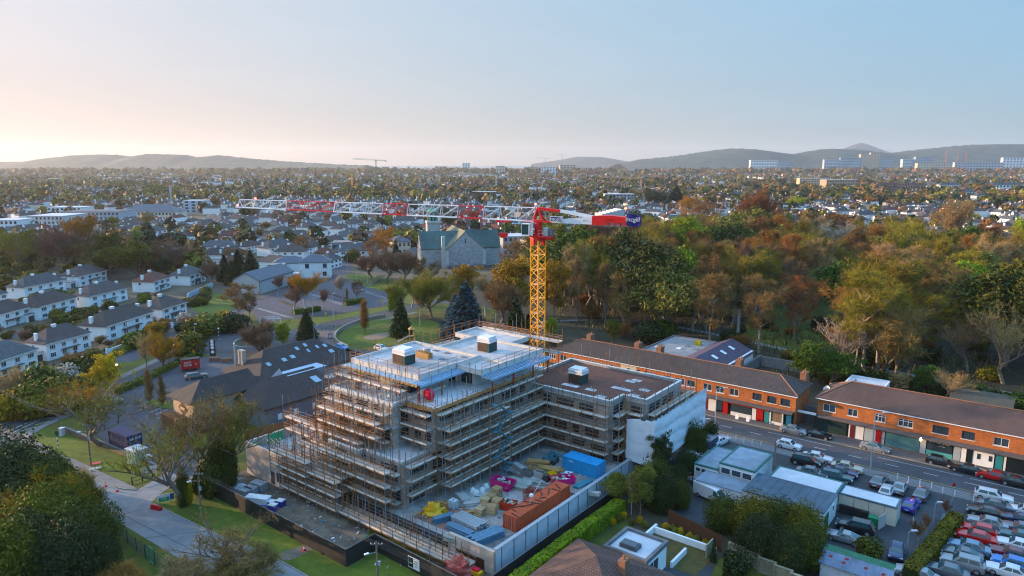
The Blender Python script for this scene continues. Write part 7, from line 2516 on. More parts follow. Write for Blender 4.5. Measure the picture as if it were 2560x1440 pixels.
for x in (-.8,.8):
	for y in (-.75,.75):
		m=MB(); m.tube((x,y - .13,.36),(x,y+.13,.36),.36,tyre_m,12,caps=True); m.build('wheel',bl)
m=MB(); m.rbox((.2,0,1.35),(1.0,.9,.7),steel_teal); m.build('turret',bl)
m=MB(); m.tube((.1,0,1.6),(3.8,0,1.0),.17,steel_teal,6); m.tube((.1,0,1.9),(2.6,0,1.6),.12,steel_teal,6); m.build('boom',bl)
m=MB()
for z in (.5,1.0,1.5):
	for a,b in (((3.8,-.5),(4.6,-.5)),((4.6,-.5),(4.6,.5)),((4.6,.5),(3.8,.5)),((3.8,.5),(3.8,-.5))): m.tube((*a,z),(*b,z),.03,steel_teal,4)
m.box(3.8,-.5,.45,4.6,.5,.5,steel_teal); m.build('basket',bl)
dm=thing('site_dumper', 'small yellow and black site dumper next to the second magenta skip', 'machine',at(1372,1206,DK),UA+1.2)
m=MB(); m.rbox((0,0,.6),(1.6,1.0,.5),trim_m); m.build('chassis',dm)
for x in (-.55,.55):
	for y in (-.55,.55):
		m=MB(); m.tube((x,y - .12,.35),(x,y+.12,.35),.34,tyre_m,12,caps=True); m.build('wheel',dm)
m=MB(); m.add([(.1,-.5,.9),(.9,-.5,.9),(1.1,-.6,1.4),(-.1,-.6,1.4),(.1,.5,.9),(.9,.5,.9),(1.1,.6,1.4),(-.1,.6,1.4)],[(0,1,2,3),(7,6,5,4),(0,4,5,1),(1,5,6,2),(3,7,4,0)],M('machine_yellow',(.60,.38,.02),.5,.1,2)); m.build('hopper',dm)
m=MB(); m.tube((-.6,-.4,.8),(-.6,-.4,1.9),.04,trim_m,4); m.tube((-.6,.4,.8),(-.6,.4,1.9),.04,trim_m,4); m.tube((-.6,-.4,1.9),(-.6,.4,1.9),.04,trim_m,4); m.build('roll_bar',dm)
for i,(px,py,lab) in enumerate(((1318,1188, 'dark site bin at the left of the timber pile'),(1350,1190, 'grey site bin in front of the timber pile'),(1338,1175, 'brown crate on the raised slab'))):
	o=thing('site_bin',lab, 'bin',at(px,py,DK+.45),UA+.1*i)
	mt=(conc_d,conc,timber)[i]
	for s in (-1,1):
		MB().box(-.8,s*.5 - .03,0,.8,s*.5+.03,.8,mt).build('side',o); MB().box(s*.8 - .03,-.465,0,s*.8+.03,.465,.8,mt).build('end',o)
	MB().box(-.76,-.46,.3,.76,.46,.6,mud).build('contents',o)
o=thing('site_lamp', 'white lamp head on a tripod standing on the orange container', 'lamp',Vector((pr.x,pr.y,DK+1.98)) - uvw(0,1.5),0)
m=MB()
for i in range(3):
	a=i*2.094; m.tube((math.cos(a)*.4,math.sin(a)*.4,0),(0,0,.8),.03,galv,4)
m.tube((0,0,.7),(1.4,1.6,2.4),.04,galv,4); m.build('tripod',o)
m=MB(); m.lathe([(.1,.75),(.3,.9),(.28,1.15),(.1,1.3)],upvc,10); m.build('lamp_head',o)
for i in range(11):
	a=Vector((pr.x,pr.y,DK+2.0))+uvw(RND.uniform(-.8,.8),-5.5+i*1.0)
	m=MB(); m.rbox((0,0,.04),(.1,RND.uniform(1,2.6),.06),dark_in)
	tag(m.build('loose_bar',None,a,UA+rad(90)+RND.uniform(-1.2,1.2)), 'dark loose timber bar lying on the orange container roof', 'bar', 'loose bars on the container roof')
m=MB(); g=random.Random(77)
for i in range(200):
	u,v=g.uniform(-65,-50),g.uniform(60,84)
	if v>76 and u<-60: continue
	m.rbox((u,v,2.03+(.45 if v>78 else 0)),(g.uniform(.1,.9),g.uniform(.06,.3),g.uniform(.03,.12)),g.choice((timber,conc,conc_d,board_ms[0],galv)),g.uniform(0,3))
o=m.build('site_debris',None,(0,0,0),UA); o['kind'] = 'stuff'; o['label'] = 'scattered offcuts and debris on the courtyard deck'
m=MB()
for i in range(160):
	u,v=g.uniform(-94,-56),g.uniform(50,56.5)
	m.rbox((u,v,.06),(g.uniform(.1,.6),g.uniform(.05,.2),g.uniform(.03,.1)),g.choice((timber,conc,conc_d,M('blue_plastic',(.08,.22,.4),.5,.1),galv,upvc)),g.uniform(0,3))
o=m.build('site_debris',None,(0,0,0),UA); o['kind'] = 'stuff'; o['label'] = 'debris lying between hoarding and basement wall'
packm=M('grey_block_pack',(.33,.34,.35),.9,.15,1,pattern='brick',psize=(.45,.22),pcol=(.6,.6,.6))
for i,(px,py,s,lab) in enumerate(((610,1238,1.5, 'grey pack of concrete blocks beside the white site box'),(648,1222,1.5, 'largest grey block pack below the concrete patio wall'),(628,1234,1.2, 'low grey block pack between the two larger packs'),(590,1212,1.1, 'mossy block pack at the far end of the strip'))):
	o=thing('block_pack',lab, 'blocks',at(px,py),UA+.15, 'packs of concrete blocks')
	for k in range(3):
		for j in range(2):
			MB().box(-s*.8+j*s*.8,-s*.45,k*.36,-s*.8+(j+.98)*s*.8,s*.45,k*.36+.355,packm).build('block_layer',o)
o=thing('site_box', 'long white site box between block packs and blue crates', 'box',at(646,1262),UA+.45)
MB().box(-1.7,-.6,.1,1.7,.6,1.2,white_r).build('body',o); MB().box(-1.75,-.65,1.203,1.75,.65,1.3,upvc).build('lid',o); MB().box(-1.7,-.62,.2,1.7,-.605,.4,M('blue_stripe',(.05,.12,.4),.5,.1)).build('stripe',o)
bluc=M('blue_crate',(.02,.045,.25),.5,.12,2)
for i,(px,py,lab) in enumerate(((668,1256, 'blue white topped crate nearest the white site box'),(678,1266, 'middle blue crate behind the hoarding'),(683,1275, 'front blue crate behind the hoarding'),(702,1264, 'blue crate standing apart on the right'))):
	o=thing('plastic_crate',lab, 'crate',at(px,py),UA+.3, 'blue crates behind the hoarding')
	MB().box(-.55,-.45,0,.55,.45,.8,bluc).build('crate',o); MB().box(-.57,-.47,.803,.57,.47,.9,upvc).build('lid',o)
blob('tarpaulin', 'pale blue tarpaulin over a heap at the far end of the hoarding strip', 'tarpaulin',at(598,1228),2.6,1.2,.7,M('pale_tarp',(.36,.44,.50),.5,.12,2),31,lump=.6,rot=UA)
o=thing('safety_gate', 'row of dark gates and green boards stacked in the concrete patio', 'boards',uvw(-95.8,58.5,3.62),UA)
for k in range(4):
	m=MB()
	for x in (0,.8,1.6,2.4): m.tube((x,0,0),(x,0,1.7),.05,blue_st,4)
	for z in (.1,.9,1.7): m.tube((0,0,z),(2.4,0,z),.05,blue_st,4)
	q=m.build('gate_leaf',o,(k*.5+.2,k*.5,0),rad(-18)); q.rotation_euler[0]=rad(-20)
grn=M('green_sheet',(.02,.36,.18),.55,.12,1)
for (u,v,L,r_) in ((-96.2,57.2,2.0,0),(-96.45,60.2,2.6,1.57)):
	q=tag(MB().box(0,0,0,L,.05,1.5,grn).build('green_board',None,uvw(u,v,3.62),UA+r_), 'bright green sheet leaning on the left patio wall' if r_ else 'bright green sheet at the near corner of the patio', 'board')
o=thing('rubble_cage', 'dark green wire cage of rubbish in the concrete patio', 'cage',uvw(-90.0,58.5,3.62),UA)
m=MB()
for x in range(6): m.tube((x*.4,0,0),(x*.4,0,1.6),.03,steel_teal,4); m.tube((x*.4,1.5,0),(x*.4,1.5,1.6),.03,steel_teal,4)
for z in (.1,.8,1.6): m.tube((0,0,z),(2,0,z),.03,steel_teal,4); m.tube((0,1.5,z),(2,1.5,z),.03,steel_teal,4); m.tube((0,0,z),(0,1.5,z),.03,steel_teal,4); m.tube((2,0,z),(2,1.5,z),.03,steel_teal,4)
m.build('cage',o); MB().box(.1,.1,0,1.9,1.4,.9,M('dark_green_board',(.02,.05,.045))).build('contents',o)
o=thing('crate_stack', 'dark teal crates against the back wall of the patio', 'crates',uvw(-92.5,64.5,3.62),UA)
for k in range(6):
	MB().rbox(((k % 3)*1.3,(k // 3)*.6,.5+(k % 2)*.3),(1.1,.9,1.0+(k % 2)*.6),(M('dark_green_board',(.02,.05,.045)),blue_st)[k % 2],k*.1).build('crate',o)
tp=at(1072,1002,14.85)
o=thing('hose_reel', 'pink red round drum at the corner of the upper terrace', 'drum',tp+Vector((0,0,.9)),UA)
m=MB(); m.tube((0,-.35,0),(0,.35,0),.85,M('pink_red',(.60,.05,.08),.5,.1),18,caps=True); m.build('drum',o)
m=MB(); m.box(-.5,-.5,-.9,.5,.5,-.7,timber); m.tube((0,-.5,0),(-.4,-.5,-.8),.06,galv,4); m.tube((0,.5,0),(.4,.5,-.8),.06,galv,4); m.build('stand',o)
for i,(px,py,z,s) in enumerate(((965,992,14.85,1.2),(980,997,14.85,1.0),(1062,985,14.85,1.1))):
	blob('sand_bags',('white heap of bags on the terrace, left one', 'white heap of bags on the terrace, right one', 'pale sacks piled behind the pink drum')[i], 'bags',at(px,py,z),s,s*.6,.7,bag_m,40+i,lump=.5)
q=at(888,970,14.85)
o=thing('block_pallet', 'pack of pinkish blocks standing on the upper terrace', 'blocks',q,UA)
for k in range(3): MB().box(-.7,-.5,.1+k*.42,.7,.5,.1+k*.42+.41,block_m).build('block_layer',o)
MB().box(-.75,-.55,0,.75,.55,.1,timber).build('pallet',o)
q=at(1012,975,14.85)
o=thing('mixer_skid', 'black site machine with bent hose under the penthouse canopy', 'machine',q,UA)
MB().box(-.2,-.6,.1,1.8,.6,1.3,trim_m).build('body',o); MB().box(-.1,-.62,1.303,1.7,.62,1.4,white_r).build('cover',o)
m=MB(); m.tube((-.2,0,1.2),(-1.0,0,1.7),.12,trim_m,6); m.tube((-1.0,0,1.7),(-1.8,-.2,.3),.12,trim_m,6); m.tube((-1.8,-.2,.3),(-2.6,-.3,.1),.12,trim_m,6); m.build('hose',o)
q=at(1146,1432,0)
blob('waste_bag', 'huge red and white waste bag heap in front of the garage door', 'bags',q,1.7,1.2,1.6,M('red_waste_bag',(.45,.12,.10),.5,.5,1.4),60,lump=.6)
o=thing('plate_compactor', 'small orange yellow machine by the garage opening', 'machine',at(1192,1438,0),UA)
MB().box(-.7,-.4,.1,.7,.4,.6,M('machine_yellow',(.60,.38,.02))).build('body',o); MB().box(-.5,-.3,.603,.3,.3,.85,M('pink_red',(.60,.05,.08))).build('engine',o)
hoard_m=M('black_hoarding',(.016,.015,.016),.6,.25,.8)
HOA=site_thing('site_hoarding', 'black plywood hoarding round the front of the building site', 'hoarding',-80,49,0)
hline=[(-95.5,48.9),(-63.6,49.0),(-63.7,53.6),(-46.6,53.0),(-46.4,97)]
for (a,b) in zip(hline,hline[1:]):
	a,b=Vector(a),Vector(b); L=(b - a).length; n=max(1,round(L/2.44)); d=(b - a)/L; nr=Vector((-d.y,d.x))*.04
	hh=2.3 if a.x<-60 or a.y<54 and b.y<60 else 2.0
	for i in range(n):
		p,q=a+d*(L*i/n+.01),a+d*(L*(i+1)/n - .01)
		m=MB(); m.add([(p.x - nr.x,p.y - nr.y,0),(q.x - nr.x,q.y - nr.y,0),(q.x+nr.x,q.y+nr.y,0),(p.x+nr.x,p.y+nr.y,0),(p.x - nr.x,p.y - nr.y,hh),(q.x - nr.x,q.y - nr.y,hh),(q.x+nr.x,q.y+nr.y,hh),(p.x+nr.x,p.y+nr.y,hh)],[(0,3,2,1),(4,5,6,7),(0,1,5,4),(1,2,6,5),(2,3,7,6),(3,0,4,7)],hoard_m)
		m.build('hoarding_panel',HOA)
	m=MB(); m.tube((a.x,a.y,hh+.03),(b.x,b.y,hh+.03),.05,conc_d,4); m.build('top_rail',HOA)
sp=atuv(1023,1415,1.2)
su_=sp[0]
vv=53.6 - .6*(su_+63.7)/17.1
SG=site_thing('site_sign', 'white sign with a black square logo and small print on the black hoarding', 'sign',su_,vv - .1,.5)
MB().box(su_ - .95,vv - .14,.45,su_+.95,vv - .1,1.9,upvc).build('board',SG); MB().box(su_ - .88,vv - .16,.55,su_ - .08,vv - .143,1.8,blackp).build('logo_square',SG)
lettering('oran',.26,upvc,SG,(su_ - .47,vv - .17,1.1),(rad(90),0,0)); lettering('CONTACT US',.11,blackp,SG,(su_+.42,vv - .17,1.5),(rad(90),0,0)); lettering('SITE ENTRANCE',.09,blackp,SG,(su_+.42,vv - .17,1.25),(rad(90),0,0)); lettering('info',.16,blackp,SG,(su_+.42,vv - .17,.9),(rad(90),0,0))
# --- street furniture
pole_w=M('pole_wood',(.16,.13,.11),.9,.2,2)
pole_g=M('lamp_column',(.38,.42,.45),.5,.1,2,metal=.3)
lit=M('lit_lamp',(1,.6,.35),.5,0,1)
def lamp_post(label,bx,by,ty,arm=0.0,mat=None,litup=False,double=False,r=.09):
	p=at(bx,by)
	h=max(3.0,zat(ty,p.y))
	o=thing('street_lamp',label, 'street lamp',p,0, 'street lamps')
	m=MB(); m.tube((0,0,-.2),(0,0,h*.25),r*1.5,mat or pole_g,8); m.tube((0,0,h*.25),(0,0,h),r,mat or pole_g,8,r*.7); m.build('pole',o)
	for s in ((1,-1) if double else (1,)):
		if arm:
			a=MB(); a.tube((0,0,h - .1),(s*arm,-.2,h+.25),.045,mat or pole_g,5); a.build('arm',o)
		m=MB(); m.rbox((s*(arm+.25),-.2,h+.27),(.75,.28,.14),M('lamp_head',(.5,.52,.54),.4,.05)); hd=m.build('lamp_head',o)
		if litup:
			m=MB(); m.lathe([(.05,0),(.2,.05),(.2,.2),(.08,.26)],lit,8,(s*(arm+.25),-.25,h - .08)); m.build('bulb',hd)
	return o
for a in [('tall lamp column at the far kerb in front of the red shop',1786,1092,972,1.2),('tall lamp column with clamps in the car yard before the red door',2176,1172,1034,1.2),('lamp column with two arms by the white sheeting',1757,1090,1050,.5),
          ('lamp column at the edge of the church car park lawn',782,790,748,.4),('tall lamp column near the park road',834,798,735,.3),('grey lamp column with swan neck arm near the roundabout',786,852,815,.9),('lamp column behind the white community building',869,672,626,0),
          ('lamp column left of the yellow steps',892,707,682,0),('lamp column at the foot of the yellow steps',919,712,673,.3),('lamp column between the second row of estate houses',185,733,690,.3),('tall blue grey lamp column by the red roofed house',351,692,658,0),
          ('lamp column in the front garden of the long semi',319,860,812,.2),('lamp column by the blossom bushes',206,936,894,.5),('grey lamp column beside the main road hedge',490,870,812,.2),('lamp column in the play park under the dark fir',1050,815,775,.5),('lamp column by the wood path',1645,800,758,.4)]:
	lamp_post(*a)
lamp_post('street lamp glowing orange among the pale trees by the main road',434,905,862,.2,None,True)
lamp_post('street lamp glowing orange in the yellow tree',293,962,912,.2,None,True)
lamp_post('low floodlight post beside the dealer hedge',2333,1310,1290,.2,r=.05)
lamp_post('small floodlight post by the dark blue car',2266,1385,1360,.3,r=.05)
def bollards(pts,label,group,h=1.0,r=.07,mat=None,band=None):
	me=MB(); me.tube((0,0,-.1),(0,0,h),r,mat or upvc,7,caps=True)
	me=me.mesh('bollard')
	for k,(x,y) in enumerate(pts):
		o=put('bollard',me,None,at(x,y))
		tag(o,label, 'bollard',group)
bollards([(1819,1100),(1839,1103),(1859,1107),(1880,1111),(1902,1116)], 'white bollard at the road edge behind the sheds', 'white bollards behind the sheds')
bollards([(2243,1199),(2270,1207),(2299,1214),(2328,1222),(2356,1235),(2386,1243),(2433,1256),(2282,1312)], 'white bollard in the row along the dealer forecourt', 'white bollards along the dealer forecourt')
bollards([(805,828),(815,826),(825,823),(833,820),(770,862),(790,866),(808,868),(820,870),(833,872),(845,874),(855,864),(690,850),(703,856)], 'small black bollard on the brick paved apron', 'black bollards round the brick apron',.9,.09,blackp)
def cone(label,px,py,z=0,tilt=0):
	o=thing('traffic_cone',label, 'traffic cone',at(px,py),RND.uniform(0,3))
	cr=M('cone_red',(.55,.05,.04),.6,.1); MB().box(-.22,-.22,0,.22,.22,.05,cr).build('base',o)
	m=MB(); m.lathe([(.17,.05),(.12,.32)],cr,10); m.lathe([(.12,.322),(.08,.56)],upvc,10); m.lathe([(.08,.562),(.03,.8)],cr,10); m.build('cone',o)
cone('red and white cone at the kerb end of the lane',265,1217)
cone('knocked looking red cone nearer the entrance of the lane',293,1229)
cone('red and white cone on the grass below the black hoarding',761,1377)
o=thing('road_barrier', 'red plastic barrier block lying at the lane edge', 'barrier',at(391,1274),rad(-20))
m=MB(); m.add([(-.9,-.25,0),(.9,-.25,0),(.9,.25,0),(-.9,.25,0),(-.9,-.12,.6),(.9,-.12,.6),(.9,.12,.6),(-.9,.12,.6)],[(4,5,6,7),(0,1,5,4),(1,2,6,5),(2,3,7,6),(3,0,4,7)],M('barrier_red',(.42,.012,.03),.5,.1,2)); m.build('body',o)
MB().box(-.9,-.06,.603,.9,.06,.68,M('barrier_red_light',(.55,.10,.10),.5,.1)).build('top_rib',o)
def board_sign(name,label,px,py,w,h,z0,rz,mat,posts=2,extra=None,tilt=0):
	o=thing(name,label, 'sign',at(px,py),rz)
	for s in ((-1,1) if posts==2 else (0,)):
		MB().box(s*w*.35 - .04,.03,0,s*w*.35+.04,.1,z0+h*.9,pole_w).build('post',o)
	MB().box(-w/2,-.03,z0,w/2,.02,z0+h,mat).build('board',o)
	if extra: extra(o)
	return o
grn_s=M('sign_green',(.02,.30,.14),.5,.08,1)
def ex(o):
	MB().box(-.85,-.05,.35,.55,-.033,.95,grn_s).build('green_panel',o)
	lettering('SITE',.36,upvc,o,(-.15,-.06,.7),(rad(90),0,0))
	MB().box(.62,-.05,.45,1.15,-.033,1.35,M('sign_blue',(.03,.10,.32),.5,.08)).build('blue_panel',o)
board_sign('site_board', 'green and white site board with a blue panel on the verge by the entrance',414,1258,2.0,1.1,.3,rad(28),upvc,extra=ex)
def ex2(o):
	MB().box(-.05,-.05,.4,.05,-.033,1.6,blackp).build('cross_bar',o); MB().box(-1.0,-.05,.95,1.0,-.036,1.03,blackp).build('cross_bar',o)
board_sign('notice_board', 'white notice board with a dark cross on the low field fence',374,1190,2.1,1.2,.4,rad(25),upvc,extra=ex2)
o=thing('field_fence', 'low dark rail fence on the verge beside the notice board', 'fence',at(345,1200),0)
fa,fb=at(331,1212) - at(345,1200),at(382,1197) - at(345,1200)
for t in (0,.5,1): q=fa.lerp(fb,t); MB().box(q.x - .06,q.y - .06,0,q.x+.06,q.y+.06,1.3,blackp).build('post',o)
for z in (.5,1.1): m=MB(); m.tube(fa+Vector((0,0,z)),fb+Vector((0,0,z)),.05,blackp,4); m.build('rail',o)
for (px,py,nm,lab) in ((146,1122, 'road_sign', 'green topped striped sign post on the verge lawn'),):
	o=thing(nm,lab, 'sign',at(px,py)); m=MB()
	for k in range(6): m.tube((0,0,k*.42),(0,0,k*.42+.42),.08,blackp if k % 2 else upvc,7)
	m.build('post',o); MB().box(-.25,-.12,2.5,.25,.12,3.2,M('dark_green_board',(.02,.05,.045))).build('plate',o)
o=thing('road_sign', 'striped beacon post beside the main road', 'sign',at(548,850)); m=MB()
for k in range(6): m.tube((0,0,k*.5),(0,0,k*.5+.5),.08,blackp if k % 2 else upvc,6)
m.build('post',o); m=MB(); m.lathe([(.05,0),(.25,.15),(.25,.3),(.05,.5)],upvc,8,(0,0,3.0)); m.build('globe',o)
for k,(px,py) in enumerate(((93,1046),(135,1030),(485,892),(627,836),(372,0),(615,868),(675,880))):
	if py==0: continue
	o=thing('warning_beacon', 'orange bagged sign post at the '+('left bend of the main road', 'bend beside the bare tree', 'pub hedge', 'far side of the roundabout', '', 'roundabout island', 'near side of the roundabout')[k], 'sign',at(px,py)); MB().tube((0,0,0),(0,0,1.0),.05,galv,5).build('post',o); MB().rbox((0,0,1.3),(.45,.3,.8),M('orange_bag',(.75,.28,.02),.6,.1,2),.4).build('orange_bag',o)
for k,(px,py) in enumerate(((815,803),(338,955),(958,770))):
	o=thing('bus_stop',('yellow bus stop pole on the lawn above the park road', 'yellow bus stop pole beside the clipped road hedge', 'round yellow sign beside the golden birch')[k], 'sign',at(px,py)); MB().tube((0,0,0),(0,0,2.6),.06,M('yellow_pole',(.60,.42,.03),.6,.1),6).build('post',o); MB().box(-.25,-.04,2.1,.25,.04,2.75,M('yellow_pole',(.60,.42,.03))).build('plate',o)
o=thing('height_barrier', 'white tubular height barrier at the car park entrance', 'barrier',at(676,815),0)
bw=(at(703,812) - at(652,812)).length/2
for nm,a,b in (('post',(-bw,0,0),(-bw,0,2.8)),('post',(bw,0,0),(bw,0,2.8)),('post',(.3,2.5,0),(.3,2.5,2.9)),('post',(-.3,-.5,0),(-.3,-.5,2.6)),('cross_bar',(-bw,0,2.75),(bw,0,2.75)),('cross_bar',(-bw,0,2.3),(bw,0,2.3))):
	MB().tube(a,b,.09,upvc,6).build(nm,o)
o=thing('kiosk', 'pale green substation kiosk behind the low verge wall', 'cabinet',at(344,1158),rad(-32))
MB().box(-1.25,-1.0,0,1.25,1.0,2.5,M('kiosk_green',(.22,.34,.32),.6,.12,1)).build('body',o); MB().box(-1.4,-1.15,2.503,1.4,1.15,2.65,felt_w).build('roof',o)
MB().box(-.5,-1.04,.1,.5,-1.003,2.2,M('kiosk_green',(.22,.34,.32))).build('door',o)
o=thing('utility_cabinet', 'pale grey utility cabinet right of the green kiosk', 'cabinet',at(371,1161),rad(-32)); MB().box(-.45,-.35,0,.45,.35,1.5,M('cabinet_grey',(.45,.48,.50),.6,.1)).build('body',o); MB().box(-.5,-.4,1.503,.5,.4,1.58,upvc).build('lid',o)
o=thing('utility_cabinet', 'grey blue cabinet near the striped sign post', 'cabinet',at(156,1090),rad(-20)); MB().box(-.35,-.3,0,.35,.3,1.5,M('cabinet_grey',(.45,.48,.50))).build('body',o); MB().box(-.4,-.35,1.503,.4,.35,1.56,upvc).build('lid',o)
o=thing('verge_wall', 'low brown stone wall between the verge and the pub car park', 'wall',at(280,1120),0)
wl_=[at(160,1078),at(215,1100),at(275,1124),at(335,1150),at(395,1176)]
for a,b in zip(wl_,wl_[1:]):
	c=(a+b)/2 - at(280,1120); d=b - a
	m=MB(); m.rbox((c.x,c.y,.42),(d.length - .02,.34,.84),M('rubble_wall',(.17,.13,.10),.95,.3,1.5,pattern='brick',psize=(.5,.2),pcol=(.6,.6,.6)),math.atan2(d.y,d.x)); m.build('wall_length',o)
	m=MB(); m.rbox((c.x,c.y,.89),(d.length - .01,.42,.08),conc_d,math.atan2(d.y,d.x)); m.build('coping',o)
for k,(px,py,w,lab) in enumerate(((238,1160,1.6, 'red and white roadworks plate lying on the verge'),(240,1172,1.8, 'pale board lying on the verge beside the pole'))):
	o=tag(MB().box(-w/2,-.45,.08,w/2,.45,.14,(M('plate_red',(.55,.12,.13),.5,.3,3),M('pale_plank',(.45,.42,.40)))[k]).build('ground_plate',None,at(px,py),rad(25)),lab, 'board')
o=thing('pub_totem', 'black totem sign with white discs at the pub entrance', 'sign',at(533,895),rad(10))
MB().box(-.7,-.15,.6,.7,.15,4.8,blackp).build('board',o)
for i,z in enumerate((4.3,3.5,2.7,1.6)): m=MB(); m.tube((0,-.17,z),(0,-.152,z),.42,upvc,14,caps=True); m.build('disc',o)
for s in (-.5,.5): MB().box(s - .08,-.1,0,s+.08,.1,.59,blackp).build('leg',o)
for k,(px,py) in enumerate(((537,903),(568,905))): tag(MB().box(-1.2,-.5,0,1.2,.5,1.0,brickchim).build('brick_planter',None,at(px,py),.2),('brick planter under the black totem', 'brick planter right of the black totem')[k], 'planter')
def utility_pole(label,p,h,arms=True):
	o=thing('utility_pole',label, 'pole',p,0, 'utility poles along the verge')
	m=MB(); m.tube((0,0,-.2),(0,0,h),.13,pole_w,8,.10); m.build('pole',o)
	MB().box(-.7,-.05,h - .5,.7,.05,h - .38,pole_w).build('cross_arm',o)
	for x in (-.6,-.2,.2,.6): m=MB(); m.lathe([(.04,0),(.06,.08),(.03,.16)],upvc,6,(x,0,h - .378)); m.build('insulator',o)
	MB().box(.1,-.3,h*.62,.4,-.1,h*.62+.5,galv).build('junction_box',o)
	m=MB(); m.tube((0,0,h - 1.4),(-.8,-.5,h - 1.2),.03,galv,4); m.rbox((-1.0,-.6,h - 1.2),(.5,.25,.12),upvc,.6); m.build('lamp_arm',o)
	m=MB(); m.tube((0,0,1.6),(0,0,1.75),.145,M('yellow_pole',(.60,.42,.03)),8); m.build('yellow_band',o)
	return o
P1,P2=at(228,1165),at(504,1297)
h1,h2=zat(1058,P1.y),zat(1178,P2.y)
P3=at(941,1352,7.4); P3.z=0
utility_pole('wooden utility pole on the verge lawn at the left',P1,h1); utility_pole('wooden utility pole between the ivy tree and the black hoarding',P2,h2); utility_pole('blue grey utility pole at the bottom edge by the hoarding sign',P3,7.4)
P0=P1+(P1 - P2)*1.3; P4=P3+(P3 - P2)*.9
wire_m=M('cable_black',(.02,.02,.022),.5,.1,2)
def cable(label,a,b,sag,n=10):
	m=MB(); pr_=None
	for i in range(n+1):
		t=i/n; q=a.lerp(b,t) - Vector((0,0,sag*4*t*(1 - t)))
		if pr_ is not None: m.tube(pr_,q,.016,wire_m,3)
		pr_=q
	o=m.build('overhead_cable'); tag(o,label, 'cable', 'overhead cables')
for (a,ha,b,hb,lab) in ((P0,h1,P1,h1, 'overhead cable running off past the left edge'),(P1,h1,P2,h2, 'overhead cable between the two left utility poles'),(P2,h2,P3,7.4, 'overhead cable along the black hoarding'),(P3,7.4,P4,7.0, 'overhead cable leaving at the bottom edge')):
	for x in (-.6,-.2,.2,.6):
		cable(lab,a+Vector((x,0,ha - .22)),b+Vector((x,0,hb - .22)),.5+.15*(x+.6))
o=thing('timber_pole', 'grey timber pole standing between the two shed roofs', 'pole',at(1932,1215)); MB().tube((0,0,0),(0,0,zat(1108,at(1932,1215).y)),.16,pole_w,8,.13).build('pole',o)
o=thing('mesh_fence', 'dark green mesh fence with posts along the lane at bottom left', 'fence',at(330,1360),0)
fl_=[at(272,1318),at(298,1342),at(320,1358),at(342,1378),at(364,1396),at(388,1412),at(412,1432),at(440,1455),at(470,1480)]
ori=at(330,1360)
mesh_m=M('fence_mesh',(.035,.05,.05),.7,.1,2)
for a,b in zip(fl_,fl_[1:]):
	a,b=a - ori,b - ori
	m=MB()
	for i in range(15):
		q=a.lerp(b,i/14); m.tube((q.x,q.y,.05),(q.x,q.y,1.75),.012,mesh_m,3)
	for k in range(9):
		m.tube((a.x,a.y,.05+k*.21),(b.x,b.y,.05+k*.21),.012,mesh_m,3)
	m.build('mesh_panel',o); MB().box(a.x - .04,a.y - .04,0,a.x+.04,a.y+.04,1.9,mesh_m).build('fence_post',o)
gp=at(380,1412)
o=thing('garden_gate', 'green framed gate in the mesh fence', 'gate',gp,rad(-40))
for nm,a,b in (('gate_post',(-.6,0,0),(-.6,0,2.3)),('gate_post',(.6,0,0),(.6,0,2.3)),('gate_rail',(-.6,0,2.3),(.6,0,2.3)),('gate_rail',(-.6,0,.3),(.6,0,.3))): MB().tube(a,b,.06,M('gate_green',(.03,.22,.13),.5,.1),4).build(nm,o)
o=thing('park_wall', 'curved low stone wall round the play park lawn', 'wall',at(850,845),0)
cw=chaikin([p - at(850,845) for p in pxs((962,793),(905,803),(858,822),(836,840),(840,858),(870,872))],2,False)
for a,b in zip(cw,cw[1:]):
	m=MB(); c=(a+b)/2; d=b - a; m.rbox((c.x,c.y,.5),(d.length,.4,1.0),M('park_stone',(.26,.24,.21),.9,.2,1),math.atan2(d.y,d.x)); m.build('wall_length',o)
o=thing('park_railing', 'dark bow top railing inside the play park', 'railing',at(900,860),0)
pr0=at(900,860)
for a,b in zip(*(lambda q: (q,q[1:]))([p - pr0 for p in pxs((845,838),(872,832),(905,830),(960,822),(1000,818))])):
	m=MB(); n=int((b - a).length/.5)
	for i in range(n): q=a.lerp(b,i/n); m.tube((q.x,q.y,0),(q.x,q.y,1.1),.025,blackp,3)
	m.tube(a+Vector((0,0,1.1)),b+Vector((0,0,1.1)),.03,blackp,4); m.build('railing_panel',o)
pt0=at(1030,855)
o=thing('play_tower', 'timber play tower with grey slide at the edge of the play park', 'slide',pt0,.3)
for x in (-.6,.6):
	for y in (-.6,.6): MB().box(x - .07,y - .07,0,x+.07,y+.07,3.6,timber).build('post',o)
MB().box(-.66,-.66,1.7,.66,.66,1.8,timber).build('deck',o)
m=MB(); m.add([(-.67,-.3,1.8),(-.67,.3,1.8),(-4.0,.3,.3),(-4.0,-.3,.3)],[(3,2,1,0)],galv); m.tube((-.67,.32,1.95),(-4.0,.32,.45),.06,galv,4); m.tube((-.67,-.32,1.95),(-4.0,-.32,.45),.06,galv,4); m.build('slide',o)
m=MB(); m.add([(-.9,-.9,3.6),(.9,-.9,3.6),(.9,.9,3.6),(-.9,.9,3.6),(0,0,4.5)],[(0,1,4),(1,2,4),(2,3,4),(3,0,4)],timber); m.build('roof',o)
o=thing('steps', 'yellow edged steps climbing the bank below the church', 'steps',at(922,712),0)
sv_=at(958,696) - at(922,712)
for i in range(9):
	t=i/9; q=sv_*t; m=MB(); m.rbox((q.x,q.y,.12+i*.17),(1.0,3.0,.17),conc_d,math.atan2(sv_.y,sv_.x)); st=m.build('step',o)
	m=MB(); m.rbox((q.x - .3,q.y,.215+i*.17),(.25,3.0,.02),yellow_paint,math.atan2(sv_.y,sv_.x)); m.build('nosing',st)
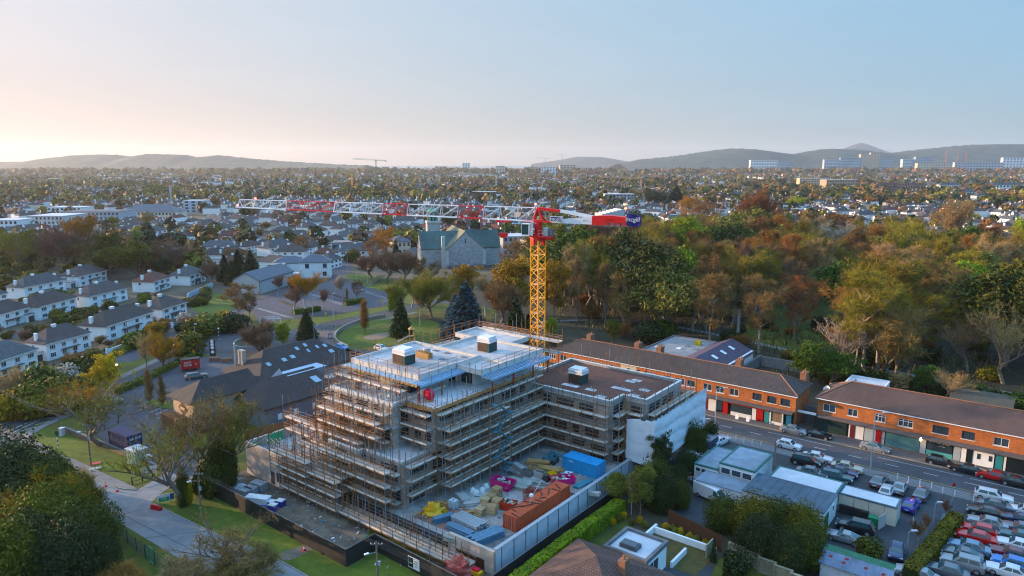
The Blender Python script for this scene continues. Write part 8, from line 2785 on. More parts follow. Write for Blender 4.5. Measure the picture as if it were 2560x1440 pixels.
o=thing('recycling_bin', 'dark bin with a pale front on the apron beside the park wall', 'bin',at(826,846),.3); MB().box(-.5,-.5,0,.5,.5,1.4,trim_m).build('body',o); MB().box(-.4,-.53,.3,.4,-.503,1.2,M('pale_blue_clad',(.45,.52,.58))).build('front_panel',o)
o=thing('wheelie_bin', 'green wheeled bin behind the black off roader', 'bin',at(2183,1316),UA); MB().box(-.6,-.5,.1,.6,.5,1.3,M('bin_green',(.02,.16,.08),.5,.1)).build('body',o); MB().box(-.65,-.55,1.303,.65,.55,1.4,M('bin_green',(.02,.16,.08))).build('lid',o)
for k,(px,py) in enumerate(((2108,1282),(2125,1286),(2140,1290),(2160,1297))):
	o=thing('wheelie_bin',('black wheeled bin at the shed corner', 'second black wheeled bin under the cabin', 'third black wheeled bin under the cabin', 'low black bin left of the green bin')[k], 'bin',at(px,py),UA); MB().box(-.5,-.45,.1,.5,.45,1.1,trim_m).build('body',o); MB().box(-.54,-.49,1.103,.54,.49,1.2,trim_m).build('lid',o)
o=thing('timber_gate', 'grey open timber gate leaf beside the green bin', 'gate',at(2203,1322),UA+1.3); MB().box(-.9,-.04,.1,.9,.04,2.0,M('pale_plank',(.45,.42,.40))).build('gate_leaf',o)
o=thing('road_sign', 'small red triangular sign on a thin pole in the dealer forecourt', 'sign',at(2378,1268)); MB().tube((0,0,0),(0,0,3.6),.04,galv,5).build('post',o); m=MB(); m.add([(-.35,-.06,3.2),(.35,-.06,3.2),(0,-.06,3.85),(-.35,-.02,3.2),(.35,-.02,3.2),(0,-.02,3.85)],[(0,1,2),(5,4,3),(0,3,4,1),(1,4,5,2),(2,5,3,0)],redp); m.build('plate',o)
m=MB(); g=random.Random(9); c0=atuv(1735,1198)
for i in range(70):
	m.rbox((c0[0]+g.gauss(0,1.3),c0[1]+g.gauss(0,.9),g.uniform(.1,1.0)),(g.uniform(.2,1.6),g.uniform(.1,.5),g.uniform(.05,.4)),g.choice((trim_m,galv,conc_d,rust,upvc)),g.uniform(0,3),g.uniform(-.5,.5),g.uniform(-.5,.5))
o=m.build('scrap_heap',None,(0,0,0),UA); o['kind'] = 'stuff'; o['label'] = 'heap of scrap and car parts by the low shed'
# --- hedges
def hedge(name,label,line,w,h,mat,dens=260,size=.10,group=None,cat='hedge',core=True,zj=.04):
	line=[Vector((p.x,p.y,0)) for p in line]
	ln=sum((b - a).length for a,b in zip(line,line[1:]))
	o=thing(name,label,cat,line[0],0,group)
	g=np.random.default_rng(int(abs(line[0].x*100)) % 9999)
	C,N=[],[]
	mb=MB()
	for a,b in zip(line,line[1:]):
		L=(b - a).length; d=(b - a)/L; nr=Vector((-d.y,d.x,0)); n=int(L*dens*(w+2*h)/3)
		s=g.random(n)*L; k=g.random(n)*(w+2*h)
		side=np.where(k<h,-1,np.where(k>h+w,1,0))
		off=np.where(side==-1,-w/2,np.where(side==1,w/2,k - h - w/2)); z=np.where(side==-1,k,np.where(side==1,k - h - w,h))
		jit=g.normal(size=(n,3))*zj
		P=np.array(a - line[0])[None]+np.array(d)[None]*s[:,None]+np.array(nr)[None]*off[:,None]
		P[:,2]=np.abs(z)+.06*np.sin(s*1.7)*(side==0)
		C.append(P+jit)
		N.append(np.array(nr)[None]*side[:,None]+np.array([0,0,1.0])[None]*(side==0)[:,None])
		p,q=a - line[0],b - line[0]; u=nr*(w/2 - .08)
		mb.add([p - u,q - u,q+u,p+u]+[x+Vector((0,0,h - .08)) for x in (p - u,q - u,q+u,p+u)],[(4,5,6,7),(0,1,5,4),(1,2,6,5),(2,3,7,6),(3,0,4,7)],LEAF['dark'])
	C,N=np.concatenate(C),np.concatenate(N); n=len(C)
	nn=N+unit(g,n)*.8; nn /= np.linalg.norm(nn,axis=1)[:,None]
	a=np.cross(nn,unit(g,n)); a /= np.linalg.norm(a,axis=1)[:,None]; b=np.cross(nn,a); s=size*(.6+.8*g.random(n))
	put('foliage',quads_mesh('foliage',C,a*s[:,None],b*(s*.7)[:,None],mat),o)
	mb.build('inner_twigs',o)
	return o
hedge('clipped_hedge', 'long clipped bright green hedge along the site boundary at the bottom',[uvw(-44.4,54),uvw(-44.6,68),uvw(-44.4,81.5)],1.5,1.9,LEAF['hedge'],420,.10)
hedge('clipped_hedge', 'dull olive hedge between the two car lots',[uvw(-9.6,87.5),uvw(-8.3,97),uvw(-7.0,106.5)],1.6,1.6,LEAF['olive'],340,.10)
MB().box(-8.6,87.5,0,-8.2,106.5,1.0,M('painted_low_wall',(.10,.16,.18),.8,.15)).build('hedge_wall',tag(site_thing('low_wall', 'low blue grey wall on the right of the olive hedge', 'wall',-8.4,97,0), 'low blue grey wall on the right of the olive hedge', 'wall'))
hedge('road_hedge', 'clipped hedge between the main road and the pub car park',pxs((292,985),(345,962),(400,934),(440,914)),1.6,1.1,LEAF['moss'],200,.13)
hedge('road_hedge', 'short round ended hedge behind the red trailer',pxs((445,910),(478,897),(500,890)),1.8,1.0,LEAF['green'],200,.13)
hedge('garden_hedge', 'brown green hedge in front of the second estate house',pxs((290,890),(330,872),(360,858)),1.6,1.4,LEAF['moss'],160,.14)
hedge('garden_hedge', 'clipped hedge between the estate gardens',pxs((140,810),(190,795),(222,785)),2.5,2.2,LEAF['olive'],120,.16)
hedge('garden_hedge', 'long hedge behind the rear gardens of the estate',pxs((50,760),(110,757),(175,745),(200,738)),2.5,2.0,LEAF['moss'],120,.16)
hedge('park_hedge', 'dark hedge at the end of the church car park rows',pxs((862,764),(885,760),(907,755)),2.0,1.4,LEAF['green'],120,.16)
hedge('park_hedge', 'dark hedge below the copper birches',pxs((735,786),(765,782),(798,776)),2.0,1.3,LEAF['green'],120,.16)
hedge('wood_hedge', 'rough dark hedge along the edge of the wood behind the terraces',[uvw(-46,168),uvw(-20,166),uvw(10,166),uvw(40,165)],2.5,2.6,LEAF['dark'],60,.24,zj=.3)
hedge('garden_wall_hedge', 'white garden walls with hedge in front of the long semi',pxs((262,880),(300,868),(340,852)),.8,.9,LEAF['olive'],160,.13)
for k,(a,b) in enumerate((((268,885),(322,866)),((330,862),(362,850)),((400,812),(430,820)),((470,745),(530,718)))):
	A,B=at(*a),at(*b); d=B - A
	o=thing('garden_wall',('white front garden wall at the long semi', 'white wall beside the driveway of the long semi', 'white gate wall by the blue car', 'pale blue garden wall along the green lawn')[k], 'wall',A,math.atan2(d.y,d.x)); MB().box(0,-.12,0,d.length,.12,1.2 if k<3 else 1.8,white_r if k<3 else M('pale_blue_clad',(.45,.52,.58))).build('wall',o)
	for t in (0,1): MB().box(t*d.length - .25+(.26 if t else -.01),-.22,0,t*d.length+.25+(.26 if t else -.01),.22,1.6,white_r).build('pier',o)
# --- trees and bushes, one by one
def thicket_parts(colour,var):
	key=('thicket',colour,var)
	if key not in TREE_LIB:
		m=MB()
		for i in range(7):
			a=i*.9; m.tube((0,0,-.3),(math.cos(a)*2.2,math.sin(a)*2.2,4.6),.16,bark_dark,4,.04)
		TREE_LIB[key]=(m.mesh('stem'),ellipsoid_leaves('foliage',LEAF[colour],2000+var,24000,4.2,4.2,4.4,.095,lumps=19,shell=.4))
	return TREE_LIB[key]
NOMINAL['thicket']=7.6
PLANT_NAME['thicket'] = 'evergreen_thicket'
_tp=tree_parts
def tree_parts(kind,colour,var):
	return thicket_parts(colour,var % 2) if kind == 'thicket' else _tp(kind,colour,var)
TREES=[]
def tr_(kind,colour,px,py,top,label,wide=1.0,cat=None,group=None,var=None,name=None):
	p=at(px,py)
	h=max(.6,zat(top,p.y))
	TREES.append((p.x,p.y,h*.33*wide))
	return plant(kind,colour,p,h,label,cat or ('bush' if kind in ('bush', 'thicket', 'twiggy') else 'tree'),group,var,wide,name)
for a in [
	('thicket', 'dark',40,1290,1095, 'dark evergreen bush at the left edge, top of the big thicket',1.1),('thicket', 'ivy',118,1300,1150, 'dark evergreen bush right of the topmost one in the thicket',1.0),
	('thicket', 'olive',185,1335,1205, 'brownish green bush at the right end of the thicket beside the lane',.9),('twiggy', 'gold',110,1330,1200, 'brown twiggy shrub between the thicket bushes',1.3),('thicket', 'olive',105,1380,1235, 'olive bush with a yellow crown in the middle of the thicket',1.0),
	('thicket', 'ivy',215,1395,1265, 'round dark bush lowest beside the lane',.95),('thicket', 'dark',70,1450,1300, 'dark bush at the bottom of the thicket near the left edge',1.1),('thicket', 'dark',175,1460,1315, 'dark bush at the bottom of the thicket in its middle',1.1),
	('thicket', 'dark',255,1440,1330, 'dark bush at the bottom right end of the thicket',.8),('thicket', 'moss',150,1225,1135, 'small pale bush on the skyline of the thicket',.6),('thicket', 'olive',225,1300,1215, 'small olive bush on the lane side of the thicket',.55),('thicket', 'ivy',262,1365,1275, 'low green bush spilling towards the lane',.5),('thicket', 'olive',75,1210,1110, 'small olive bush at the top of the thicket',.6),('twiggy', 'olive',200,1290,1195, 'bare twiggy shrub poking out of the thicket',.9),('twiggy', 'tan',60,1330,1225, 'tan twiggy shrub in the middle of the thicket',1.2),('thicket', 'gold',30,1400,1270, 'yellowish bush catching light at the left edge of the thicket',.8),('thicket', 'olive',-20,1500,1300, 'olive bush in the very corner at bottom left',1.0),  # gold bush carries the low sunlight in its leaf colour
	('sparse', 'brown',535,1475,1322, 'bare spreading tree over the lane at the bottom',1.5),('twiggy', 'brown',600,1470,1395, 'low bare shrub right of the spreading tree at the bottom',1.6),('twiggy', 'tan',470,1465,1400, 'low tan shrub left of the spreading tree at the bottom',1.6),('twiggy', 'russet',300,1470,1420, 'low shrub under the mesh fence',2.0),
	('sparse', 'olive',462,1262,1040, 'bare tree with gold lit ivy at the site entrance',1.05),('sparse', 'brown',505,1245,1000, 'tall bare tree in the middle of the entrance group',.9),('sparse', 'olive',560,1222,990, 'ivy clad bare tree nearest the pub wing',.85),
	('thicket', 'ivy',565,1225,1085, 'ivy mass round the trunk nearest the pub wing',.42),('thicket', 'ivy',462,1265,1180, 'yellow green ivy at the foot of the entrance tree',.38),('bush', 'gold',468,1262,1195, 'gold lit ivy on the entrance trunk',.35),('bush', 'ivy',520,1240,1150, 'dark ivy on the middle entrance trunk',.7),  # gold leaf colour paints the sunlit top of the ivy
	('sparse', 'olive',255,1112,950, 'wide sparse tree with yellow tips by the navy container',1.55),('leafy', 'yellow',272,995,888, 'bright yellow tree beside the main road',1.0),('leafy', 'yellow',222,1010,935, 'smaller yellow tree below the bright one',1.15),('sparse', 'gold',215,1060,950, 'gold tipped sparse tree by the main road',1.1),
	('bare', 'russet',148,1065,965, 'small red twigged tree at the road bend',.75),('bush', 'olive',95,1040,962, 'olive bush at the road bend',1.1),('bush', 'gold',20,1050,985, 'gold bush at the left edge by the main road',1.2),('twiggy', 'tan',40,1010,925, 'tan shrub in front of the leftmost near house',1.0),
	('bush', 'dark',5,1005,945, 'dark bush at the left edge above the gold one',1.2),('bush', 'moss',110,1000,912, 'mossy bush in front of the second house',1.0),('bush', 'blossom',165,985,915, 'pale blossom bush in front of the second house',1.05),('bush', 'olive',140,1030,950, 'olive bush below the blossom one',1.2),
	('bush', 'ivy',205,975,900, 'dark green bush between blossom and yellow tree',1.0),('bush', 'ivy',190,1020,950, 'ivy green bush right of the bare red tree',1.1),('thicket', 'olive',240,930,872, 'brown green bush with flat top behind the yellow tree',.9),('twiggy', 'russet',182,925,885, 'russet shrub by the second house gable',1.2),
	('bare', 'tan',368,922,835, 'pale bare tree left of the lit lamp',.9),('bare', 'gold',412,925,838, 'pale gold tree at the lit lamp',1.1),('leafy', 'gold',392,868,805, 'orange gold tree in front of the long semi',1.1),('bush', 'russet' if 0 else 'olive',375,850,815, 'olive shrub beside the orange tree',1.1),('twiggy', 'russet',405,838,797, 'dark red shrub by the long semi',1.1),
	('bush', 'green',335,870,830, 'green bush in front of the long semi',1.1),('column', 'brown',376,1012,925, 'left of the two upright bare trees in the pub car park',.9),('column', 'brown',407,1018,942, 'right of the two upright bare trees in the pub car park',.9),
	('bush', 'blossom',465,812,783, 'white blossom shrub at the small semi',1.3),('bush', 'moss',525,835,785, 'yellow green bush at the left of the roadside clump',1.3),('bush', 'gold',556,828,782, 'yellow bush at the middle of the roadside clump',1.2),('bush', 'dark',590,830,785, 'dark bush at the right of the roadside clump',1.3),('bush', 'olive',490,850,800, 'dull bush below the roadside clump',1.2),('bush', 'olive',470,885,835, 'dark bush on the main road verge',1.5),
	('twiggy', 'purple',655,880,803, 'round mauve twigged shrub tree on the roundabout edge',1.0),('leafy', 'chart',708,874,808, 'round yellow tree beside the mauve one',.95,None,None,1),('conifer', 'dark',768,848,776, 'small dark fir beside the brick apron',1.1),('column', 'russet',912,832,750, 'upright russet tree in the play park',1.0),
	('conifer', 'dark',1003,842,748, 'dark green fir left of the blue cedar',1.15),('birch', 'olive',985,800,708, 'yellow green birch behind the dark fir',1.0),('leafy', 'chart',985,802,725, 'yellow green crown beside the dark fir',.6),('conifer', 'blue',1165,842,712, 'large blue green cedar in the centre behind the block',1.35,None,None,0),('conifer', 'blue',1140,830,740, 'smaller blue green cedar beside the large one',1.3,None,None,0),
	('leafy', 'olive',278,692,583, 'big round green tree above the estate',1.05),('leafy', 'olive',345,696,606, 'second round olive tree right of the big one',1.05),('bare', 'purple',150,692,572, 'big bare purple brown tree left of the round green one',1.2),('bare', 'olive',55,690,572, 'bare olive brown tree near the left edge',1.2),('bare', 'purple',100,680,580, 'bare brown tree between the two big ones at left',1.2),
	('bare', 'olive',10,680,575, 'bare olive tree at the left edge',1.2),('bare', 'gold',205,640,545, 'orange gold bare tree above the round green tree',1.2),('bare', 'purple',410,690,598, 'bare tree right of the two round trees',1.2),('bare', 'purple',455,690,615, 'bare mauve tree before the cypresses',1.2),('bare', 'brown',220,690,600, 'bare brown tree behind the round green one',1.1),('bush', 'olive',90,720,680, 'low olive bush under the bare trees',1.6),('bush', 'olive',20,735,690, 'olive bush at the left edge under the bare trees',1.6),
	('conifer', 'dark',563,702,640, 'leftmost dark cypress by the hall',1.3),('conifer', 'dark',598,700,628, 'tallest dark cypress by the hall',1.3),('conifer', 'dark',630,705,630, 'right dark cypress touching the hall',1.2),('conifer', 'dark',580,712,655, 'front dark cypress by the hall',1.3),('bare', 'purple',530,715,655, 'bare tree left of the cypresses',1.0),
	('bare', 'russet',595,800,708, 'broad russet bare tree at the car park edge',1.25),('bare', 'purple',625,800,735, 'mauve bare tree right of the russet one',1.1),('birch', 'gold',768,785,685, 'orange birch in the church car park',1.1),('birch', 'purple',735,785,718, 'pinkish birch left of the orange one',1.1),('birch', 'purple',805,780,725, 'pinkish birch right of the orange one',1.0),('birch', 'purple',695,740,690, 'pale birch by the hall corner',.9),('birch', 'pale',858,750,690, 'pale birch in the middle of the church car park',1.0),('bare', 'purple',892,752,700, 'mauve tree in the car park divider',.9),('bush', 'dark',740,720,690, 'dark clipped bush before the white building',.9),('column', 'russet',868,752,722, 'small upright dark shrub in the car park divider',.8),
	('bare', 'gold',965,655,568, 'gold tree left of the church',1.2),('bare', 'russet',930,660,595, 'russet gold tree beside it on the left',1.2),('leafy', 'dark',810,645,595, 'dark round evergreen above the white building',.9),('bare', 'russet',755,640,588, 'bare brown tree in front of the estate above the white building',1.1),('conifer', 'dark',990,650,600, 'small dark conifer beside the gold tree',.9),('bush', 'olive',880,655,625, 'olive shrub by the clinic',1.2),
	('bare', 'purple',928,700,635, 'leftmost purple cherry tree on the church bank',1.25),('bare', 'purple',968,705,628, 'second purple cherry tree on the church bank',1.3),('bare', 'purple',1010,708,630, 'third purple cherry tree on the church bank',1.3),('bare', 'russet',1050,710,645, 'fourth purple cherry tree on the church bank',1.2),('bare', 'purple',1085,705,655, 'fifth purple cherry tree under the church wall',1.1),('birch', 'olive',1030,770,690, 'bare olive tree on the park slope',1.0),
	('bare', 'olive',1080,795,682, 'large bare olive brown tree in the park',1.1),('bare', 'tan',1055,790,718, 'tan bare tree in front of the olive one',1.0),('leafy', 'gold',1165,775,662, 'olive gold leafy tree behind the cedar',1.0),('bare', 'olive',1125,780,680, 'bare olive tree left of the gold leafy tree',1.1),('birch', 'tan',1215,790,690, 'weeping tan tree right of the gold leafy tree',1.1),('leafy', 'gold',1285,815,645, 'big golden olive tree left of the crane mast',1.05),('leafy', 'gold',1385,800,655, 'golden tree right of the crane mast',.8),('conifer', 'dark',1290,860,750, 'dark conifer in front of the golden tree',1.2),('conifer', 'dark',1320,865,790, 'smaller dark conifer beside the crane mast',1.1),('leafy', 'chart',1378,865,795, 'yellow green small tree right of the mast foot',.7),('bare', 'brown',1250,830,700, 'bare brown tree between cedar and golden tree',1.0),
	('leafy', 'lime',1705,790,632, 'bright lime tree standing out at the front of the wood',.82),('leafy', 'lime',1700,705,545, 'second bright green tree behind the front lime',.9),('leafy', 'lime',2395,815,655, 'bright lime tree at the right of the wood',.9),('leafy', 'lime',2440,830,690, 'lime tree joined to the right one in the wood',.9),('leafy', 'lime',2555,670,552, 'bright lime tree at the right edge',.9),('leafy', 'green',2100,800,660, 'deep green tree beside the glade',1.0),('leafy', 'lime',2310,770,690, 'small lime tree left of the right limes',.8),('leafy', 'olive',1975,690,590, 'olive green leafy tree in the middle of the wood',1.0),
	('birch', 'pale',2090,680,560, 'silvery white blossoming tree in the wood',1.1),('sparse', 'brown',1828,815,690, 'pale trunked bare tree at the edge of the glade',1.0),('bare', 'russet',1985,850,690, 'tall russet bare tree with two pale stems',1.0),('birch', 'olive',1730,830,690, 'thin bare stems right of the front lime',.9),('bare', 'olive',2260,720,560, 'wide domed olive brown tree',1.3),('birch', 'tan',2380,640,500, 'very tall pale stemmed tree on the right',.9),('bare', 'tan',2195,900,760, 'tan bare tree behind the white annexe',1.0),('bare', 'russet',1760,600,500, 'reddest tree at the far edge of the wood',1.2),('bare', 'gold',1712,560,490, 'orange tree at the far left edge of the wood',1.0),('bare', 'russet',1900,600,480, 'tall russet tree above the far houses',1.0),('leafy', 'chart',1990,525,492, 'yellow green tree among the far houses',1.2),
	('conifer', 'dark',1690,520,468, 'dark wide cedar at the far edge of the wood',1.8,None,None,0),('leafy', 'dark',1630,520,478, 'dark evergreen by the far rooftops',1.3),
	('leafy', 'green',2020,965,858, 'leafy green tree behind the gap between the terraces',1.25),('leafy', 'green',2075,965,880, 'ivy green tree joined to the leafy one behind the terraces',1.0),('sparse', 'pale',2100,950,800, 'pollarded pale bare tree above the leafy green ones',.9),('bare', 'tan',2245,985,930, 'tan rounded bush tree behind the barber shop roof',1.3),('sparse', 'tan',2360,1010,925, 'pale gold bare tree behind the barber shop roof',1.0),('leafy', 'green',2310,990,915, 'green tree between the two tan ones',1.2),('sparse', 'tan',2510,960,770, 'tall pale bare tree near the right edge',.8),('sparse', 'tan',2420,930,800, 'pale broken bare tree right of centre in the wood',.9),('bare', 'gold',2240,950,780, 'yellow lit ivy tree in the wood behind the annexe',.5),
	('bush', 'green',1655,850,800, 'green bush behind the long terrace',1.2),('bush', 'dark',1620,855,805, 'dark bush behind the long terrace',1.2),('twiggy', 'russet',1558,845,805, 'pinkish shrub behind the terrace chimneys',.8),('leafy', 'olive',1530,860,800, 'olive small tree behind the terrace chimneys',.9),('conifer', 'dark',1380,880,830, 'small conifer by the end of the long terrace',1.0),('bush', 'green',2440,1000,965, 'dark green shrub left of the long shed',1.5),('bush', 'green',2535,1030,985, 'green shrub at the right of the long shed',1.3),
	('leafy', 'dark',1650,1215,1092, 'dark pine crowned tree in front of the white sheeting',.75),('thicket', 'dark',1720,1190,1125, 'dark bush behind the white sheeting end',.9),('thicket', 'ivy',1740,1150,1060, 'green bush at the foot of the hoarding by the street',.7),('thicket', 'dark',1690,1230,1165, 'dark bush under the pine',.8),('bush', 'dark',1772,1100,1058, 'dark shrub by the two armed lamp',.9),('thicket', 'ivy',1630,1260,1150, 'dark green shrub below the pine at the hoarding',.8),
	('leafy', 'moss',1600,1290,1165, 'yellow olive leafy tree in the garden by the hoarding',.8),('leafy', 'moss',1545,1260,1185, 'second yellow olive leafy tree near the hedge end',.8),('thicket', 'dark',1650,1275,1180, 'dark shrub behind the yellow olive tree',.8),('birch', 'pale',1578,1288,1190, 'slim white trunked birch in the garden',.5),('thicket', 'ivy',1700,1270,1205, 'ivy shrub left of the old white van',.8),
	('thicket', 'ivy',1810,1320,1240, 'bramble mass in front of the old white van',1.1),('thicket', 'olive',1880,1340,1240, 'olive bramble mass below the white wall',1.1),('thicket', 'ivy',1950,1350,1255, 'green bramble mass below the white wall',1.1),('thicket', 'olive',2010,1365,1265, 'bramble mass at the right end of the white wall',1.0),('thicket', 'dark',1900,1400,1300, 'dark bramble mass nearest the block wall',1.1),('thicket', 'ivy',2010,1420,1320, 'bramble mass beside the tin shed',1.0),('thicket', 'dark',1960,1430,1335, 'dark bramble at the bottom by the block wall',.9),('bush', 'ivy',2165,1395,1350, 'bush behind the tin shed',1.2),('bush', 'olive',2110,1450,1412, 'low bush in front of the tin shed',1.2),('bush', 'dark',1830,1440,1385, 'dark shrub in the back garden',1.0),('conifer', 'dark',1783,1405,1345, 'narrow dark cypress at the end of the flower bed',.5),
	('birch', 'purple',2293,1375,1300, 'nearest thin white birch by the olive hedge',.6),('birch', 'purple',2316,1348,1285, 'middle thin white birch by the olive hedge',.6),('birch', 'purple',2361,1305,1250, 'farthest thin white birch by the olive hedge',.6)]:
	tr_(*a)
for k,(px,py) in enumerate(((1509,1312),(1531,1312),(1562,1297),(1598,1308),(1520,1308),(1547,1303),(1578,1312),(1612,1320),(1665,1325),(1680,1330),(1700,1338),(1722,1350),(1742,1358),(1762,1366),(1690,1337),(1735,1358))):
	yel=k in (1,2,3,0,8,10,11,13)
	p=at(px,py)
	plant('bush', 'yellow' if yel else 'moss',p,1.0,('round yellow flowering bush in the bungalow garden bed' if yel else 'clipped green ball bush in the bungalow garden bed'), 'bush', 'yellow bushes of the bungalow garden' if yel else 'green ball bushes of the bungalow garden',None,.8)
def near_tree(x,y,r):
	return any((x - t[0])**2+(y - t[1])**2<(r+t[2]*.5)**2 for t in TREES)
wr=random.Random(5)
WOODC=[('tall', 'brown',7),('tall', 'olive',9),('bare', 'olive',4),('tall', 'russet',7),('tall', 'tan',4),('bare', 'brown',2),('leafy', 'ivy',1.8),('sparse', 'brown',1),('tall', 'purple',1.5),('leafy', 'moss',1.5),('leafy', 'green',1),('conifer', 'dark',.5),('birch', 'olive',3)]
STARS=[(at(x,y),x,w) for x,y,w in ((1705,790,62),(1700,705,55),(2395,815,60),(2445,830,50),(2310,770,40),(1828,815,55),(1985,850,60),(2555,670,40),(2100,800,50),(2090,680,60),(2030,800,50))]
def hides_star(p):
	x=1280+p.x/(p.y*math.cos(PITCH)+CAM_H*math.sin(PITCH))*FOC
	return any(p.y<s.y and abs(x - c)<w*.62 for s,c,w in STARS)
CNAME=dict(brown='brown',olive='olive brown',russet='russet',tan='tan',ivy='ivy green',purple='purple brown',moss='mossy green',dark='dark green',lime='lime',gold='gold',green='green')
KNAME=dict(bare='bare',leafy='leafy',sparse='open bare',birch='slim bare',tall='tall bare',conifer='coniferous')
cnt=0
for _ in range(4000):
	if cnt >= 290:
		break
	u,v=wr.uniform(-165,190),150+210*wr.random()**1.15
	p=uvw(u,v)
	if p.y<150 or near_tree(p.x,p.y,2.0) or abs(p.x)>p.y*.78+15 or (p.x<18 and v<205) or (u<-52 and v<172) or (-36<u<0 and v<166) or (v<200 and p.y*.21<p.x<p.y*.50 and wr.random()<.72) or hides_star(p):
		continue
	if any((p - k[0]).length<k[1]*.8 for k in KEEP) or p.x<-2:
		continue
	if (p - at(2010,790)).length<13 or (p - at(1900,835)).length<10:
		continue
	k=wr.choices(WOODC,[w[2] for w in WOODC])[0]
	h=wr.uniform(16,25) if k[0] != 'conifer' else wr.uniform(9,14)
	zone=('behind the long terrace' if u<-36 else 'behind the barber shop terrace') if v<205 else ('beside the crane mast' if p.x<p.y*.17 else 'in the deep wood' if p.x<p.y*.45 else 'deep in the wood at right')
	lab = '%s %s tree %s, %s' % (CNAME[k[1]],KNAME[k[0]],zone, 'a tall one' if h>22 else 'a low one' if h<18.5 else 'of middle height')
	plant(k[0],k[1],p,h,lab, 'tree',lab.replace(' tree ', ' trees '),None,wr.uniform(.9,1.15))
	TREES.append((p.x,p.y,h*.3)); cnt+=1
nb=0
for _ in range(620):
	if nb >= 105:
		break
	u,v=wr.uniform(-150,170),160+90*wr.random()**1.5
	p=uvw(u,v)
	if p.x<22 or near_tree(p.x,p.y,.5) or (u<-52 and v<172) or (-36<u<0 and v<166) or (p - at(2010,790)).length<19:
		continue
	k=wr.choice((('bush', 'dark'),('bush', 'ivy'),('twiggy', 'brown'),('twiggy', 'russet'),('bush', 'olive')))
	lab = 'low %s under the bare trees of the wood' % ('evergreen bush' if k[0] == 'bush' else 'twiggy bush')
	nb+=1
	plant(k[0],k[1],p,wr.uniform(1.6,4.6),lab, 'bush',lab.replace('bush', 'bushes'),None,1.3)
sc_=0
SUBC=[('bare', 'brown',4),('bare', 'purple',4),('bare', 'russet',3),('leafy', 'dark',3),('leafy', 'olive',3),('conifer', 'dark',2.5),('bare', 'olive',3),('leafy', 'chart',.7),('bare', 'gold',1)]
for _ in range(900):
	if sc_ >= 75:
		break
	d=290+330*wr.random()
	p=Vector((wr.uniform(-.78,.30)*d,d,0))
	if near_tree(p.x,p.y,4) or not clear_of(p,2.0) or any((p - k[0]).length<k[1]*.9 for k in KEEP) or (p.x>-20 and p.y<420) or (-140<p.x<-40 and p.y<300):
		continue
	k=wr.choices(SUBC,[w[2] for w in SUBC])[0]
	lab = '%s %s tree among the estate houses' % (CNAME.get(k[1], 'yellow green'),KNAME[k[0]])
	h=wr.uniform(5.5,10.5)
	plant(k[0],k[1],p,h,lab, 'tree',lab.replace(' tree ', ' trees '),None,wr.uniform(1.0,1.3))
	TREES.append((p.x,p.y,h*.3)); sc_+=1
g=np.random.default_rng(8)
N=42000
uu,vv=-150+330*g.random(N),158+180*g.random(N)**1.2
X,Y=uu*CU - vv*SU,uu*SU+vv*CU
nv=np.sin(X*.21)*np.cos(Y*.17)+np.sin(X*.07+2)+g.normal(size=N)*.4
ok=(X>14) & ~((uu<-50) & (vv<174)) & ~((uu>-40) & (uu<2) & (vv<168)) & (nv>-.3) & ((X - at(2010,790).x)**2+(Y - at(2010,790).y)**2>330)
X,Y=X[ok],Y[ok]; N=len(X)
bs=np.stack([X,Y,np.zeros(N)],1)
dr=unit(g,N)*.7+np.array([0,0,1.0]); ln=(.7+1.5*g.random(N)**2)[:,None]
sd_=np.cross(dr,unit(g,N)); sd_ /= np.linalg.norm(sd_,axis=1)[:,None]
v=np.stack([bs - sd_*.14,bs+sd_*.14,bs+dr*ln],1).reshape(-1,3)
o=put('undergrowth',tris_mesh('undergrowth',v,None,[TWIG['brown'],LEAF['ivy'],TWIG['olive'],LEAF['dark']],g.integers(0,4,N))); o['kind'] = 'stuff'; o['label'] = 'twiggy undergrowth on the floor of the wood'
gr_=random.Random(31)
for _ in range(190):
	px,py=gr_.uniform(-10,520),gr_.uniform(715,900)
	p=at(px,py)
	if near_tree(p.x,p.y,1.2) or py>960 - px*.28 or any((p - q.location).length<9.5 for q in NEARH):
		continue
	k=gr_.choice((('bush', 'olive'),('bush', 'dark'),('bush', 'ivy'),('twiggy', 'brown'),('bush', 'moss'),('twiggy', 'purple')))
	lab = '%s between the %s estate houses' % (dict(olive='olive shrub',dark='dark evergreen shrub',ivy='green shrub',brown='brown twiggy shrub',moss='yellow green shrub',purple='mauve twiggy shrub')[k[1]], 'nearest' if py>820 else 'second row' if py>770 else 'third row')
	h=gr_.uniform(1.5,3.6)
	plant(k[0],k[1],p,h,lab, 'bush',lab.replace('shrub', 'shrubs'),None,1.25)
	TREES.append((p.x,p.y,1.5))
